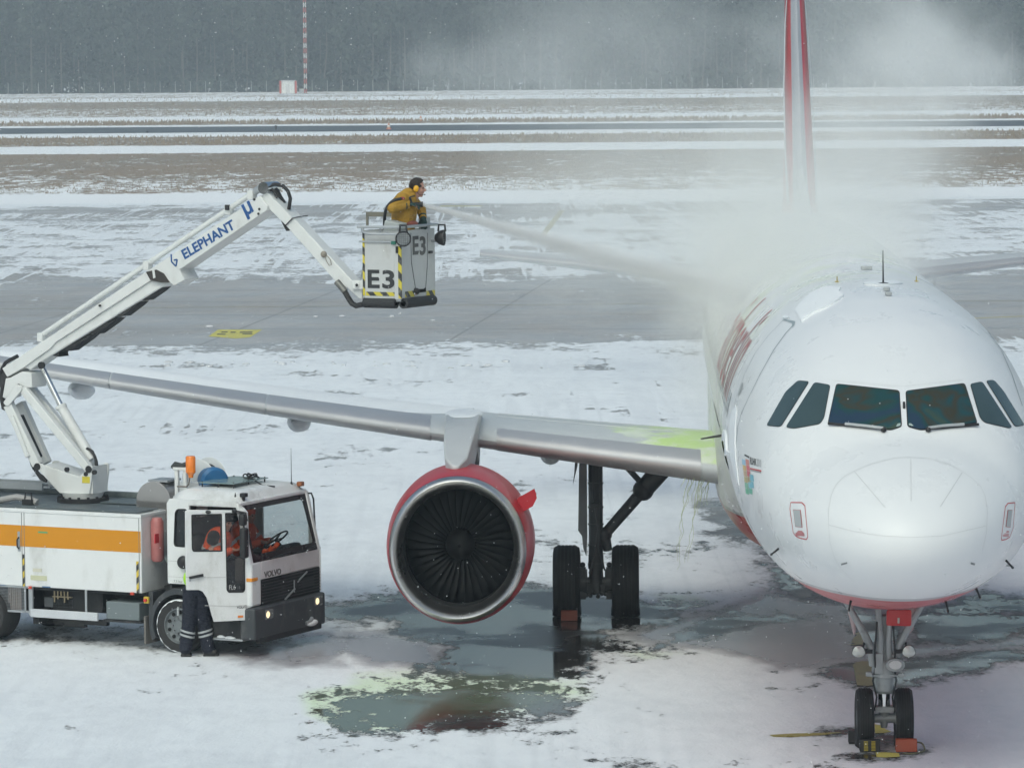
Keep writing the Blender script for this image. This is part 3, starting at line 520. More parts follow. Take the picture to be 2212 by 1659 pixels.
p.inputs['Coat Weight'].default_value = .06; p.inputs['Coat Roughness'].default_value = .2; p.inputs['Specular IOR Level'].default_value = .35
# flowing fluid: long vertical sags that bend the reflections
nt.links.new(bump(nt, noise(nt, mapping(nt, oc, (1.2, 1.2, .5)), 1.6, 3, .5), .10, .03), p.inputs['Normal'])
PAINT = m
me = bpy.data.meshes.new('fuselage'); me.from_pydata(vs, [], fs); me.materials.append(PAINT); bm = bmesh.new(); bm.from_mesh(me); bmesh.ops.remove_doubles(bm, verts=bm.verts, dist=1e-5); bmesh.ops.recalc_face_normals(bm, faces=bm.faces)
BV = BVHTree.FromBMesh(bm); bm.to_mesh(me); bm.free(); FUS = link('fuselage', me, AC, 60)
def onfus(x, y):      # photo point -> point on the skin and its normal (aircraft axes)
    o_ = AI @ CO; d = (AI.to_3x3() @ ray(x, y)).normalized(); h = BV.ray_cast(o_, d); return (h[0], h[1]) if h[0] is not None else (None, None)
def side(X, y, z):    # drop a point onto the skin along y
    h = BV.ray_cast(Vector((X, 6 * (1 if y > 0 else -1), z)), Vector((0, -1 if y > 0 else 1, 0))); return h[0], h[1]
def patch(name, poly, mat, off=.004, step=9, parent=None, fn=onfus, smooth=60, thick=0):
    """surface panel: 2-D outline cut into a fine net and laid on the skin"""
    bm = bmesh.new(); vs = [bm.verts.new((q[0], q[1], 0)) for q in poly]; f = bm.faces.new(vs)
    x0, x1 = min(q[0] for q in poly), max(q[0] for q in poly); y0, y1 = min(q[1] for q in poly), max(q[1] for q in poly)
    sx, sy = step if isinstance(step, tuple) else (step, step)
    for k in np.arange(x0 + sx, x1, sx): bmesh.ops.bisect_plane(bm, geom=bm.verts[:] + bm.edges[:] + bm.faces[:], plane_co=(k, 0, 0), plane_no=(1, 0, 0))
    for k in np.arange(y0 + sy, y1, sy): bmesh.ops.bisect_plane(bm, geom=bm.verts[:] + bm.edges[:] + bm.faces[:], plane_co=(0, k, 0), plane_no=(0, 1, 0))
    bad = []
    for v in bm.verts:
        h, n = fn(v.co.x, v.co.y)
        if h is None: bad.append(v); continue
        v.co = h + n * off
    bmesh.ops.delete(bm, geom=bad, context='VERTS')
    if thick: bmesh.ops.solidify(bm, geom=bm.faces[:], thickness=-thick)
    bmesh.ops.recalc_face_normals(bm, faces=bm.faces)
    me = bpy.data.meshes.new(name); bm.to_mesh(me); bm.free(); me.materials.append(mat); return link(name, me, parent or AC, smooth)
def ribbon(name, pts, w, mat, off=.003, parent=None, fn=onfus, sub=8, closed=False):
    """line laid on the skin, w metres wide"""
    P = []; pts = pts + [pts[0]] if closed else pts
    for a, c_ in zip(pts[:-1], pts[1:]):
        for k in range(sub):
            t = k / sub; h, n = fn(a[0] + (c_[0] - a[0]) * t, a[1] + (c_[1] - a[1]) * t)
            if h is not None: P.append((h, n))
    h, n = fn(*pts[-1]); 
    if h is not None: P.append((h, n))
    if len(P) < 2: return None
    vs = []
    for i, (h, n) in enumerate(P):
        d = (P[min(i + 1, len(P) - 1)][0] - P[max(i - 1, 0)][0]).normalized(); s_ = n.cross(d).normalized() * w / 2; vs += [h + n * off - s_, h + n * off + s_]
    b = MB().add(vs, [(2 * i, 2 * i + 1, 2 * i + 3, 2 * i + 2) for i in range(len(P) - 1)]); return b.build(name, mat, parent or AC, 60)
# ---- cockpit windows
m, nt, o = nodes('cockpit glass'); p = nt.nodes.new('ShaderNodeBsdfPrincipled'); nt.links.new(p.outputs[0], o.inputs[0])
nz = noise(nt, mapping(nt, obc(nt), (1, 1, 1.6)), 1.7, 2, .4, .6); cr = nt.nodes.new('ShaderNodeValToRGB'); nt.links.new(nz, cr.inputs[0]); e = cr.color_ramp.elements
e[0].position = .36; e[0].color = (.018, .042, .075, 1); e[1].position = .66; e[1].color = (.070, .080, .035, 1)  # iridescent sheen of the panes, painted in as drifting colours
for q, cc in ((.44, (.012, .055, .055, 1)), (.50, (.045, .040, .022, 1)), (.57, (.012, .060, .070, 1))): k = e.new(q); k.color = cc
nt.links.new(cr.outputs[0], p.inputs['Base Color']); p.inputs['Roughness'].default_value = .12; p.inputs['IOR'].default_value = 1.45; p.inputs['Specular IOR Level'].default_value = .5
CG = m; CG2 = M('side cockpit glass', (.045, .075, .08), .14, var=.25, vs=1.2); seal = M('window seal', (.012, .012, .013), .5)
WA = [(940, 918), (1352, 962), (1368, 1195), (1300, 1218), (1258, 1214), (885, 1172)]; WB = [(1405, 965), (1790, 914), (1872, 1172), (1500, 1218), (1425, 1198), (1416, 1188)]
WC = [(790, 904), (893, 922), (852, 1140), (825, 1180), (650, 1211), (600, 1202)]; WD = [(680, 891), (752, 899), (563, 1199), (470, 1190), (597, 968)]
WE = [(1832, 915), (1910, 899), (2106, 1200), (2092, 1208), (1925, 1170), (1897, 1138)]; WF = [(1938, 893), (1988, 888), (2052, 962), (2192, 1188), (2130, 1198)]
def grow(poly, k):
    cx = sum(q[0] for q in poly) / len(poly); cy_ = sum(q[1] for q in poly) / len(poly); o_ = []
    n = len(poly)
    for i in range(n):
        p0, p, p1 = (Vector(poly[(i + j) % n]) for j in (-1, 0, 1)); e1, e2 = (p - p0).normalized(), (p1 - p).normalized(); nn = (Vector((e1.y, -e1.x)) + Vector((e2.y, -e2.x)))
        nn = nn / max(.6, nn.length ** 2 / 2) ; s_ = 1 if (p - Vector((cx, cy_))).dot(nn) > 0 else -1; q = p + nn * k * s_; o_.append((q.x, q.y))
    return o_
for poly, mt in ((WA, CG), (WB, CG), (WC, CG2), (WD, CG2), (WE, CG2), (WF, CG2)):
    f_ = patch('window_frame', [V(5, *q) for q in roundp(grow(poly, 7 if mt is CG else 3), 20)], seal, .004, 9)
    patch('window_pane', [V(5, *q) for q in roundp(poly, 16)], mt, .008, 9, f_)
    if mt is not CG: continue
# bright heater corners, wipers
al = M('bare aluminium', (.55, .56, .57), .35, .9, var=.1); dkm = M('dark fitting', (.03, .03, .032), .45, .3); gry = M('grey composite', (.40, .42, .43), .45)
pg = M('pale pane corner', (.35, .42, .40), .3)
for q in ([(1335, 1200), (1345, 1182), (1364, 1178), (1364, 1195), (1345, 1203)], [(1420, 1192), (1420, 1180), (1435, 1180), (1452, 1196), (1440, 1199)]): patch('pane_corner', [V(5, *k) for k in q], pg, .011, 6)
def P5(x, y, off=.03):
    while True:
        h, n = onfus(*V(5, x, y))
        if h is not None: return h + n * off
        x += 4 if x < 1200 else -4
for arm, bl, kn in (([(1250, 1230), (1140, 1214), (1000, 1199)], [(885, 1190), (1230, 1222)], (1252, 1231)), ([(1545, 1228), (1640, 1213), (1780, 1202)], [(1560, 1226), (1880, 1196)], (1548, 1229))):
    w_ = MB().tube([P5(*q, .05) for q in arm], .018, 8).build('wiper_arm', gry, AC); MB().bar(P5(*bl[0], .035), P5(*bl[1], .035), .022, .03).build('wiper_blade', dkm, w_); MB().ball(P5(*kn, .03), .035).build('wiper_pivot', dkm, w_)
MB().bar(P5(1388, 1048, .02), P5(1388, 1078, .02), .03, .05).build('ice_probe', dkm, AC, bevel=.005)
ln = M('panel joint', (.60, .61, .62), .5); lnd = M('door seam', (.22, .26, .29), .5)
# radome joint, lightning strips, crease below the panes
ribbon('radome_joint', [V(6, *q) for q in [(722, 330), (720, 250), (735, 170), (760, 112), (810, 62), (865, 35), (960, -5), (1080, -35), (1170, -40), (1280, -32), (1380, 0), (1450, 38), (1510, 80), (1550, 118), (1575, 170), (1588, 250), (1583, 370), (1560, 470)]], .008, ln)
ribbon('radome_joint', [V(6, *q) for q in [(722, 330), (728, 420), (750, 500), (790, 570), (860, 640)]], .006, ln)
for q in ([(1170, -30), (1172, 200)], [(865, 42), (1030, 235)], [(1450, 45), (1330, 232)]): ribbon('lightning_strip', [V(6, *k) for k in q], .012, ln)
ribbon('panel_joint', [V(5, *q) for q in [(900, 890), (1100, 905), (1300, 925), (1400, 927), (1520, 915), (1780, 885)]], .005, ln)
ribbon('panel_joint', [V(6, *q) for q in [(722, 330), (860, 365), (1000, 388), (1170, 398), (1340, 390), (1580, 335)]], .006, ln)
# forward doors on both sides
ribbon('door_seam', [V(5, *q) for q in [(655, 510), (600, 570), (520, 680), (430, 840), (350, 1000), (300, 1110), (275, 1200), (268, 1300)]], .022, lnd)
ribbon('door_seam', [V(5, *q) for q in [(575, 490), (480, 590), (390, 710), (320, 850), (262, 1010), (235, 1150), (228, 1260), (232, 1420)]], .016, lnd)
patch('door_top', [V(5, *q) for q in [(570, 492), (592, 480), (662, 495), (655, 520), (638, 540), (640, 508), (590, 490)]], M('door shade panel', (.33, .38, .40), .4), .006, 8)
ribbon('door_seam', [V(5, *q) for q in [(1885, 500), (1950, 560), (2040, 690), (2110, 850), (2180, 1060)]], .02, lnd); patch('door_top', [V(5, *q) for q in [(1885, 492), (1905, 478), (1925, 490), (1900, 500), (1950, 560), (1935, 552)]], MATS['door shade panel'], .006, 8)
patch('door_window', [V(15, 232, 490), V(15, 245, 430), V(15, 275, 372), V(15, 278, 400), V(15, 262, 450), V(15, 240, 492)], gry, .006, 4)
# service panels with red outline on the lower nose
rl = M('red stencil', (.50, .07, .08), .5)
for out_, pn in (([(515, 207), (575, 208), (592, 225), (608, 395), (600, 409), (560, 400), (540, 388), (528, 370), (510, 240)], [(530, 248), (568, 250), (577, 342), (541, 337)]),
                 ([(1738, 208), (1700, 212), (1686, 230), (1664, 400), (1666, 413), (1690, 408), (1710, 395), (1728, 350), (1738, 225)], [(1700, 250), (1722, 250), (1712, 342), (1689, 338)])):
    ribbon('panel_outline', [V(6, *q) for q in out_], .013, rl, closed=True, sub=5); f_ = patch('panel_edge', [V(6, *q) for q in grow(pn, 2.2)], rl, .0035, 8); patch('access_panel', [V(6, *q) for q in pn], gry, .007, 8, f_)
for (x0, x1, y) in [(553, 578, 362), (549, 582, 367), (543, 587, 372), (541, 590, 377), (541, 590, 382), (541, 590, 387), (1693, 1706, 362), (1690, 1706, 368), (1680, 1706, 377), (1672, 1705, 384), (1672, 1704, 390)]: ribbon('small_print', [V(6, x0, y), V(6, x1, y + 2)], .007, rl, sub=3)
for q in ([(790, 540), (823, 531), (825, 540), (792, 549)], [(1497, 532), (1520, 538), (1517, 549), (1495, 543)]): patch('static_port', [V(6, *k) for k in q], M('static port metal', (.25, .26, .27), .4, .5), .006, 5)
# probes
for base, tip in (((428, 470), (447, 458)), ((828, 792), (843, 742)), ((1392, 792), (1376, 752)), ((1545, 700), (1533, 678)), ((1700, 538), (1690, 522))):
    h, n = onfus(*V(6, *tip)); k_ = 0
    while h is None: k_ += 3; h, n = onfus(*V(6, tip[0] + (k_ if tip[0] < 1200 else -k_), tip[1] - k_ * .3))
    q = h + n * .10 + Vector((-.02, 0, -.02)); w_ = MB().cyl(h - n * .01, q, .016, .011, 8).ball(q, .017, 8, 6); w_.cyl(q, q + Vector((-.09, 0, 0)), .011, .007, 8); w_.build('probe', dkm, AC)
MB().cyl(P5(160, 1257, -.01), P5(160, 1257, .3), .02, .01, 8).build('probe', dkm, AC)
# aerials on the crown
h, n = onfus(*V(5, 1249, 246)); MB().tube([h, h + Vector((.03, 0, .22)), h + Vector((.05, 0, .44))], [.012, .009, .005], 6).lathe([(0, .03), (.06, .02), (.10, 0)], h, (0, 0, 1), 16).build('whip_aerial', dkm, AC)
for x0, x1, y in ((1252, 1292, 292), (1262, 1305, 324), (1100, 1175, 151)):
    a_, n = onfus(*V(5, x0, y)); c_, n2 = onfus(*V(5, x1, y)); b = MB().bar(a_ + n * .03, c_ + n * .03, .05, .05, up=n); b.build('handrail_fitting', gry, AC, bevel=.01)
for x, y in ((940, 232), (1471, 230)):
    h, n = onfus(*V(5, x, y)); MB().cyl(h, h + Vector((0, 0, .08)), .009, .006, 8).cyl(h + Vector((0, -.03, .01)), h + Vector((0, .03, .01)), .007, None, 6).build('locator_pin', M('brass pin', (.42, .33, .10), .4, .5), AC)
# patches of wet snow still on the crown and sliding off at the door
sm = M('clinging snow', (.83, .85, .87), .7, var=.06, vs=3, bmp=.35)
patch('snow_patch', [V(5, *q) for q in [(665, 428), (700, 380), (760, 320), (840, 280), (905, 270), (970, 275), (955, 300), (985, 330), (930, 370), (860, 410), (790, 440), (740, 470), (705, 497), (690, 470)]], sm, .03, 12, thick=.03)
patch('snow_patch', [V(5, *q) for q in [(1115, 247), (1160, 232), (1250, 230), (1330, 228), (1380, 245), (1300, 252), (1200, 256)]], sm, .02, 12, thick=.02)
patch('snow_patch', [V(5, *q) for q in [(580, 475), (605, 460), (625, 474), (600, 484)]], sm, .03, 8, thick=.03)
patch('snow_patch', [V(15, *q) for q in [(165, 700), (178, 640), (215, 575), (222, 640), (212, 760), (210, 900), (215, 1040), (232, 1180), (245, 1290), (205, 1190), (178, 1080), (160, 960), (160, 820)]], sm, .014, 8, thick=.012)
patch('snow_patch', [V(15, *q) for q in [(105, 830), (118, 795), (132, 830), (140, 980), (165, 1000), (160, 1080), (130, 1070), (118, 1000), (95, 980)]], sm, .03, 8, thick=.03)
# ---- writing on the side: culture-year mark by the nose
def px_text(body, p0, p1, up, hgt, mat, name='lettering', **kw):
    """lay a word on the skin: baseline p0->p1 and cap-height vector up, both in photo units"""
    me = textmesh(body, 1, ext=0, **kw); bm = bmesh.new(); bm.from_mesh(me); xs_ = [v.co.x for v in bm.verts]; ys_ = [v.co.y for v in bm.verts]; w_ = max(xs_); hh = max(ys_)
    for k in np.arange(.1, w_, .15): bmesh.ops.bisect_plane(bm, geom=bm.verts[:] + bm.edges[:] + bm.faces[:], plane_co=(k, 0, 0), plane_no=(1, 0, 0))
    for v in bm.verts:
        a_, c_ = v.co.x / w_, v.co.y / hh; x = p0[0] + (p1[0] - p0[0]) * a_ + up[0] * c_; y = p0[1] + (p1[1] - p0[1]) * a_ + up[1] * c_; h, n = onfus(x, y); v.co = h + n * .004 if h is not None else Vector((5, 0, 3))
    bm.to_mesh(me); bm.free(); me.materials.clear(); me.materials.append(mat); return link(name, me, AC, 0)
blk = M('black lettering', (.03, .03, .035), .5); gyl = M('grey lettering', (.30, .31, .32), .5)
a0, a1, a2 = V(15, 338, 1100), V(15, 395, 1118), V(15, 440, 1130); upv = (0, -62 / 2.765 / 1.495)
px_text('RUHR', a0, a1, upv, 1, blk, 'lettering', bold=.02); px_text('.2010', a1, a2, (0, -66 / 2.765 / 1.495), 1, gyl)
cols = [((.35, .55, .70), (.60, .25, .22)), ((.62, .45, .22), (.68, .18, .20)), ((.55, .42, .30), (.60, .15, .18)), ((.50, .45, .25), (.45, .35, .20)), ((.25, .50, .38), (.30, .55, .62)), ((.20, .52, .36), (.18, .50, .38))]
for r_i in range(6):
    for c_i in range(2):
        y = 1055 + r_i * 52; x = 268 + r_i * 6 + c_i * 32; patch('emblem_tile', [V(15, *q) for q in [(x, y), (x + 30, y + 12), (x + 33, y + 60), (x + 4, y + 48)]], M('emblem %d %d' % (r_i, c_i), cols[r_i][c_i], .5), .004, 6)
for y in (1190, 1250): patch('emblem_tile', [V(15, 336, y), V(15, 370, y + 12), V(15, 376, y + 68), V(15, 340, y + 56)], M('emblem blue', (.18, .45, .55), .5), .0045, 6)
for (x0, x1, y, mm) in ((290, 332, 1020, blk), (340, 440, 1142, rl), (342, 438, 1155, gyl)): ribbon('small_print', [V(15, x0, y), V(15, x1, y + 22)], .02, mm, sub=3)
# ---- airline title and cabin windows along both sides
redp = M('red lettering', (.50, .06, .07), .45); redt = M('title red under fluid', (.50, .17, .17), .4, var=.3, vs=3, dirt=(.70, .70, .62), dirts=1.6)
for sd in (1, -1):
    me = textmesh('airberlin', 1.75, bold=-.012, ext=0, shear=.25, sx=1.12); bm = bmesh.new(); bm.from_mesh(me)
    for k in np.arange(-.6, 2, .09): bmesh.ops.bisect_plane(bm, geom=bm.verts[:] + bm.edges[:] + bm.faces[:], plane_co=(0, k, 0), plane_no=(0, 1, 0))
    wmx = max(v.co.x for v in bm.verts)
    for v in bm.verts:
        X = 7.4 + (wmx - v.co.x if sd > 0 else v.co.x); th = R(100 - 45.8 * (v.co.y * .62) / 1.0) * sd; th = R(80 - v.co.y * 33) * sd; q = sec(X, th); v.co = q + Vector((0, math.sin(th), math.cos(th))) * .006
    bm.to_mesh(me); bm.free(); me.materials.clear(); me.materials.append(redt); link('lettering', me, AC, 0)
    wp = MB().add([(0, 0, 0)], []); 
    for k in range(42):
        X = 6.6 + .533 * k
        if X > 29: break
        if k == 0:
            b = MB(); P_ = [sec(6.6 + .11 * math.cos(t), R(78) * sd + math.sin(t) * .085 * sd) + Vector((0, sd * .005, 0)) for t in [2 * math.pi * i / 14 for i in range(14)]]; w0 = b.add(P_, [tuple(range(14))]).build('cabin_window', M('cabin window', (.05, .07, .08), .15), AC, 0)
        else: c_ = w0.copy(); COL.objects.link(c_); c_.parent = AC; c_.location.x = .533 * k
# ---- belly fairing
b = MB(); prof = [(11.2, .02), (12, .55), (13, .85), (15, 1), (18, 1), (20, .9), (21.5, .55), (22.6, .02)]; vv = []
for x, k in prof:
    for i in range(25): a_ = R(92 + 176 * i / 24); s_, c_ = math.sin(a_), math.cos(a_); ey = 1 - .62 * k; vv.append((x, (1.955 + .16 * k * min(1, abs(c_) * 1.6)) * math.copysign(abs(s_) ** ey, s_), 3.6 + (1.84 + .30 * k) * math.copysign(abs(c_) ** (1 - .1 * k), c_)))
for v_ in range(len(prof) - 1): pass
b.add(vv, [(i * 25 + j, i * 25 + j + 1, (i + 1) * 25 + j + 1, (i + 1) * 25 + j) for i in range(len(prof) - 1) for j in range(24)]); b.build('belly_fairing', PAINT, AC, 60)
# ---- wings
def foil(n=16, t=.13):
    xs_ = [(1 - math.cos(math.pi * i / n)) / 2 for i in range(n + 1)]; th = lambda x: 5 * t * (.2969 * math.sqrt(x) - .126 * x - .3516 * x * x + .2843 * x ** 3 - .1036 * x ** 4); cm = lambda x: .016 * math.sin(math.pi * x)
    return xs_, [cm(x) + th(x) for x in xs_], [cm(x) - th(x) for x in xs_]
def LEx(y): return 12.0 + .5206 * y
def TEx(y): return 19.1 if y < 6.4 else 19.1 + (y - 6.4) * .306
def zle(y): return 2.80 + (y - 2.4) * .082 + .0019 * (y - 2.4) ** 2
def wsec(y, u0=0., u1=1., off=0.):
    """upper then lower points of the section between chord fractions"""
    c = TEx(y) - LEx(y); t = float(np.interp(y, [1.5, 6.4, 17], [.112, .108, .10])); xs_, up, lo = foil(24, t); inc = R(np.interp(y, [1.5, 6.4, 17], [1.6, 1.0, .3]))
    def pt(x, z): X, Z = x * c, z * c + (off if z > 0 else -off); return (LEx(y) + X * math.cos(inc) + Z * math.sin(inc) - (off if x < .02 else 0), y, zle(y) + Z * math.cos(inc) - X * math.sin(inc))
    U = [pt(x, z) for x, z in zip(xs_, up) if u0 - 1e-6 <= x <= u1 + 1e-6]; Lw = [pt(x, z) for x, z in zip(xs_, lo) if u0 - 1e-6 <= x <= u1 + 1e-6]; return U, Lw
wm, nt, o = nodes('wing skin'); p = nt.nodes.new('ShaderNodeBsdfPrincipled'); nt.links.new(p.outputs[0], o.inputs[0]); oc = obc(nt); s = nt.nodes.new('ShaderNodeSeparateXYZ'); nt.links.new(oc, s.inputs[0])
n_ = noise(nt, oc, .8, 8, .65); yab = math_(nt, 'ABSOLUTE', s.outputs[1]); up_ = nt.nodes.new('ShaderNodeNewGeometry'); s2 = nt.nodes.new('ShaderNodeSeparateXYZ'); nt.links.new(up_.outputs['Normal'], s2.inputs[0])
isup = ramp(nt, s2.outputs[2], .55, .8); gw = ramp(nt, math_(nt, 'ADD', math_(nt, 'MULTIPLY', math_(nt, 'SUBTRACT', 3.0, yab), .8), math_(nt, 'MULTIPLY', math_(nt, 'SUBTRACT', n_, .5), 3.)), -.2, .3)
c = mix(nt, n_, (.48, .50, .51), (.58, .60, .61)); c = mix(nt, math_(nt, 'MULTIPLY', math_(nt, 'MULTIPLY', gw, math_(nt, 'MULTIPLY', isup, math_(nt, 'LESS_THAN', s.outputs[0], 25.))), .85), c, mix(nt, ramp(nt, noise(nt, oc, 1.7, 6, .7), .4, .65), (.58, .80, .20), (.78, .84, .66)))
nt.links.new(c, p.inputs['Base Color']); p.inputs['Roughness'].default_value = .35
slm, nt, o = nodes('slat metal'); p = nt.nodes.new('ShaderNodeBsdfPrincipled'); nt.links.new(p.outputs[0], o.inputs[0]); oc = obc(nt)
nt.links.new(mix(nt, noise(nt, mapping(nt, oc, (1, .3, 1)), 2, 6), (.54, .53, .53), (.66, .65, .65)), p.inputs['Base Color']); p.inputs['Metallic'].default_value = .6; nt.links.new(math_(nt, 'ADD', .28, math_(nt, 'MULTIPLY', noise(nt, oc, 3, 5), .25)), p.inputs['Roughness'])
ys = [1.5, 2.4, 3.5, 5, 6.4, 8, 10, 12, 14, 15.8, 16.9]; ntr = 24
for sd in (1, -1):
    b = MB(); vv = []
    for y in ys:
        U, Lw = wsec(y); vv += [(a_, bb * sd, cc) for a_, bb, cc in U + Lw[::-1]]
    k = len(vv) // len(ys); b.add(vv, [(i * k + j, i * k + (j + 1) % k, (i + 1) * k + (j + 1) % k, (i + 1) * k + j) for i in range(len(ys) - 1) for j in range(k)] + [tuple((len(ys) - 1) * k + j for j in range(k))]); wing = b.build('wing', wm, AC, 40)
    for y0, y1 in ((2.2, 5.25), (6.28, 8.88), (8.91, 11.48), (11.51, 14.05), (14.08, 16.5)):
        b = MB(); vv = []; yy = [y0 + (y1 - y0) * i / 4 for i in range(5)]
        for y in yy:
            U, Lw = wsec(y, 0, .10 + .05 * (y > 6), .012); vv += [(a_, bb * sd, cc) for a_, bb, cc in U[::-1] + Lw[1:]]
        k = len(vv) // 5; b.add(vv, [(i * k + j, i * k + j + 1, (i + 1) * k + j + 1, (i + 1) * k + j) for i in range(4) for j in range(k - 1)] + [tuple(range(k)), tuple(range(4 * k, 5 * k))[::-1]]); b.build('slat', slm, wing, 45)
    # snow lying on the outer wing, a ragged sheet with thickness
    b = MB(); vv = []; yy = list(np.arange(5.7, 16.8, .18)); rr_ = random.Random(2); KS = 9
    for y in yy:
        e0 = .13 + .05 * max(0, 1 - (y - 5.7) / 1.2) * 3 + rr_.uniform(-.012, .012); c_ = TEx(y) - LEx(y); U, Lw = wsec(y); ux = [q[0] for q in U]; uz = [q[2] for q in U]
        for j in range(KS):
            X = LEx(y) + c_ * (e0 + (.97 - e0) * j / (KS - 1)); vv.append((X, y * sd, float(np.interp(X, ux, uz)) + (.0 if j in (0, KS - 1) else .05 + rr_.uniform(-.008, .008))))
    b.add(vv, [(i * KS + j, i * KS + j + 1, (i + 1) * KS + j + 1, (i + 1) * KS + j) for i in range(len(yy) - 1) for j in range(KS - 1)]); b.build('snow_cover', sm, wing, 80)
    # flap track fairings
    for y in (4.5, 8.6, 12.3):
        b = MB(); z = zle(y) - .30; X0 = LEx(y) + (TEx(y) - LEx(y)) * .45; L_ = 3.2 if y < 10 else 2.6; b.lathe([(0.01, 0), (.11, .12 * L_), (.165, .35 * L_), (.155, .6 * L_), (.08, .9 * L_), (.01, L_)], (X0, y * sd, z), (1, 0, -.09), 16); b.build('flap_track_fairing', M('fairing white', (.78, .80, .82), .5), wing, 60)
    b = MB().add([(20.9, 16.9 * sd, 4.15), (21.9, 17.0 * sd, 4.95), (22.7, 17.0 * sd, 4.9), (22.4, 16.9 * sd, 4.1), (22.8, 17.0 * sd, 3.5), (21.9, 17.0 * sd, 3.45)], [(0, 1, 2, 3, 4, 5)]).build('wingtip_fence', wm, wing, 0); sd_ = b.modifiers.new('t', 'SOLIDIFY'); sd_.thickness = .04
# joint grooves between wing box panels
for y0, y1, u in ((2.6, 5.3, .30), (2.6, 5.3, .55)):
    pts = []
    for y in np.linspace(y0, y1, 8): U, Lw = wsec(y); X = LEx(y) + (TEx(y) - LEx(y)) * u; pts.append(Vector((X, y, float(np.interp(X, [q[0] for q in U], [q[2] for q in U])) + .002)))
    MB().tube(pts, .006, 5).build('panel_joint', ln, AC)
# ---- tail
finm = M('fin red', (.55, .035, .05), .35, var=.1, vs=1.5, coat=.3); finw = M('fin white', (.74, .75, .76), .35)
def surf(name, secs, mats, parent, leu=.0, split=None):
    """secs: (le point, chord, thickness ratio, direction normal) -> lofted symmetric foil"""
    b = MB(); n = 14; xs_, up, lo = foil(n, 1.); vv = []
    up = [u - .016 * math.sin(math.pi * x) for u, x in zip(up, xs_)]
    for le, c, t, nrm in secs:
        le, nrm = Vector(le), Vector(nrm); vv += [tuple(le + Vector((x * c, 0, 0)) + nrm * u * t * c) for x, u in zip(xs_, up)] + [tuple(le + Vector((x * c, 0, 0)) - nrm * u * t * c) for x, u in list(zip(xs_, up))[::-1][1:-1]]
    k = len(vv) // len(secs)
    for i in range(len(secs) - 1):
        for j in range(k):
            u_ = xs_[j] if j <= n else xs_[2 * n - j]; mi = 1 if u_ < .014 else 0
            if i == 0: pass
            b.v, b.f, b.m = (b.v or vv), b.f + [(i * k + j, i * k + (j + 1) % k, (i + 1) * k + (j + 1) % k, (i + 1) * k + j)], b.m + [mi]
    b.f.append(tuple((len(secs) - 1) * k + j for j in range(k))); b.m.append(0); return b.build(name, mats, parent, 50)
fin = surf('tail_fin', [((30.3, 0, 5.6), 6.0, .115, (0, 1, 0)), ((31.3, 0, 6.8), 5.1, .11, (0, 1, 0)), ((33.2, 0, 9.2), 3.9, .11, (0, 1, 0)), ((35.2, 0, 11.75), 2.2, .10, (0, 1, 0))], [finm, slm], AC)
# dorsal fillet and the white tongue that climbs the fin
MB().add([(26.8, 0, 5.86), (31.0, .20, 5.75), (31.0, -.20, 5.75), (31.25, 0, 6.75), (32, .30, 5.6), (32, -.30, 5.6)], [(0, 1, 3), (0, 3, 2), (1, 4, 3), (2, 3, 5)]).build('dorsal_fillet', finw, fin, 60)
for sg in (1, -1):
    b = MB(); P_ = [(.08, 6.0), (.14, 7.0), (.17, 8.2), (.14, 9.4), (.08, 10.3)]; vv = []
    for u_, z in P_:
        lx = float(np.interp(z, [5.6, 6.8, 9.2, 11.75], [30.3, 31.3, 33.2, 35.2])); c_ = float(np.interp(z, [5.6, 6.8, 9.2, 11.75], [6, 5.1, 3.9, 2.2])); xs_, up, lo = foil(14, .11)
        for du in (0, .035):
            uu = u_ + du * (1.0 if z < 10 else .2); vv.append((lx + uu * c_, sg * (float(np.interp(uu, xs_, up)) * c_ + .004), z))
    b.add(vv, [(2 * i, 2 * i + 1, 2 * i + 3, 2 * i + 2) for i in range(len(P_) - 1)]); b.build('fin_stripe', finw, fin, 60)
for sd in (1, -1): surf('tailplane', [((31.4, .6 * sd, 4.47), 4.0, .11, (0, 0, 1)), ((34.6, 6.22 * sd, 4.93), 1.5, .10, (0, 0, 1))], [wm, slm], AC)
# ---- engines
fanm, nt, o = nodes('fan blade'); p = nt.nodes.new('ShaderNodeBsdfPrincipled'); nt.links.new(p.outputs[0], o.inputs[0]); p.inputs['Base Color'].default_value = (.007, .0075, .008, 1); p.inputs['Metallic'].default_value = .1; p.inputs['Roughness'].default_value = .5; p.inputs['Specular IOR Level'].default_value = .25
lipm, nt, o = nodes('intake lip metal'); p = nt.nodes.new('ShaderNodeBsdfPrincipled'); nt.links.new(p.outputs[0], o.inputs[0]); oc = obc(nt)
nt.links.new(mix(nt, noise(nt, oc, 4, 6), (.52, .51, .50), (.66, .65, .65)), p.inputs['Base Color']); p.inputs['Metallic'].default_value = 1; nt.links.new(math_(nt, 'ADD', .20, math_(nt, 'MULTIPLY', noise(nt, oc, 2.5, 6), .22)), p.inputs['Roughness'])
cow = M('cowl red', (.42, .007, .016), .40, var=.08, vs=1.5, coat=.15); drk = M('intake liner', (.016, .017, .018), .6); blkm = M('black cavity', (.006, .006, .007), .9)
EX, EY, EZ = 11.35, 5.76, 1.86
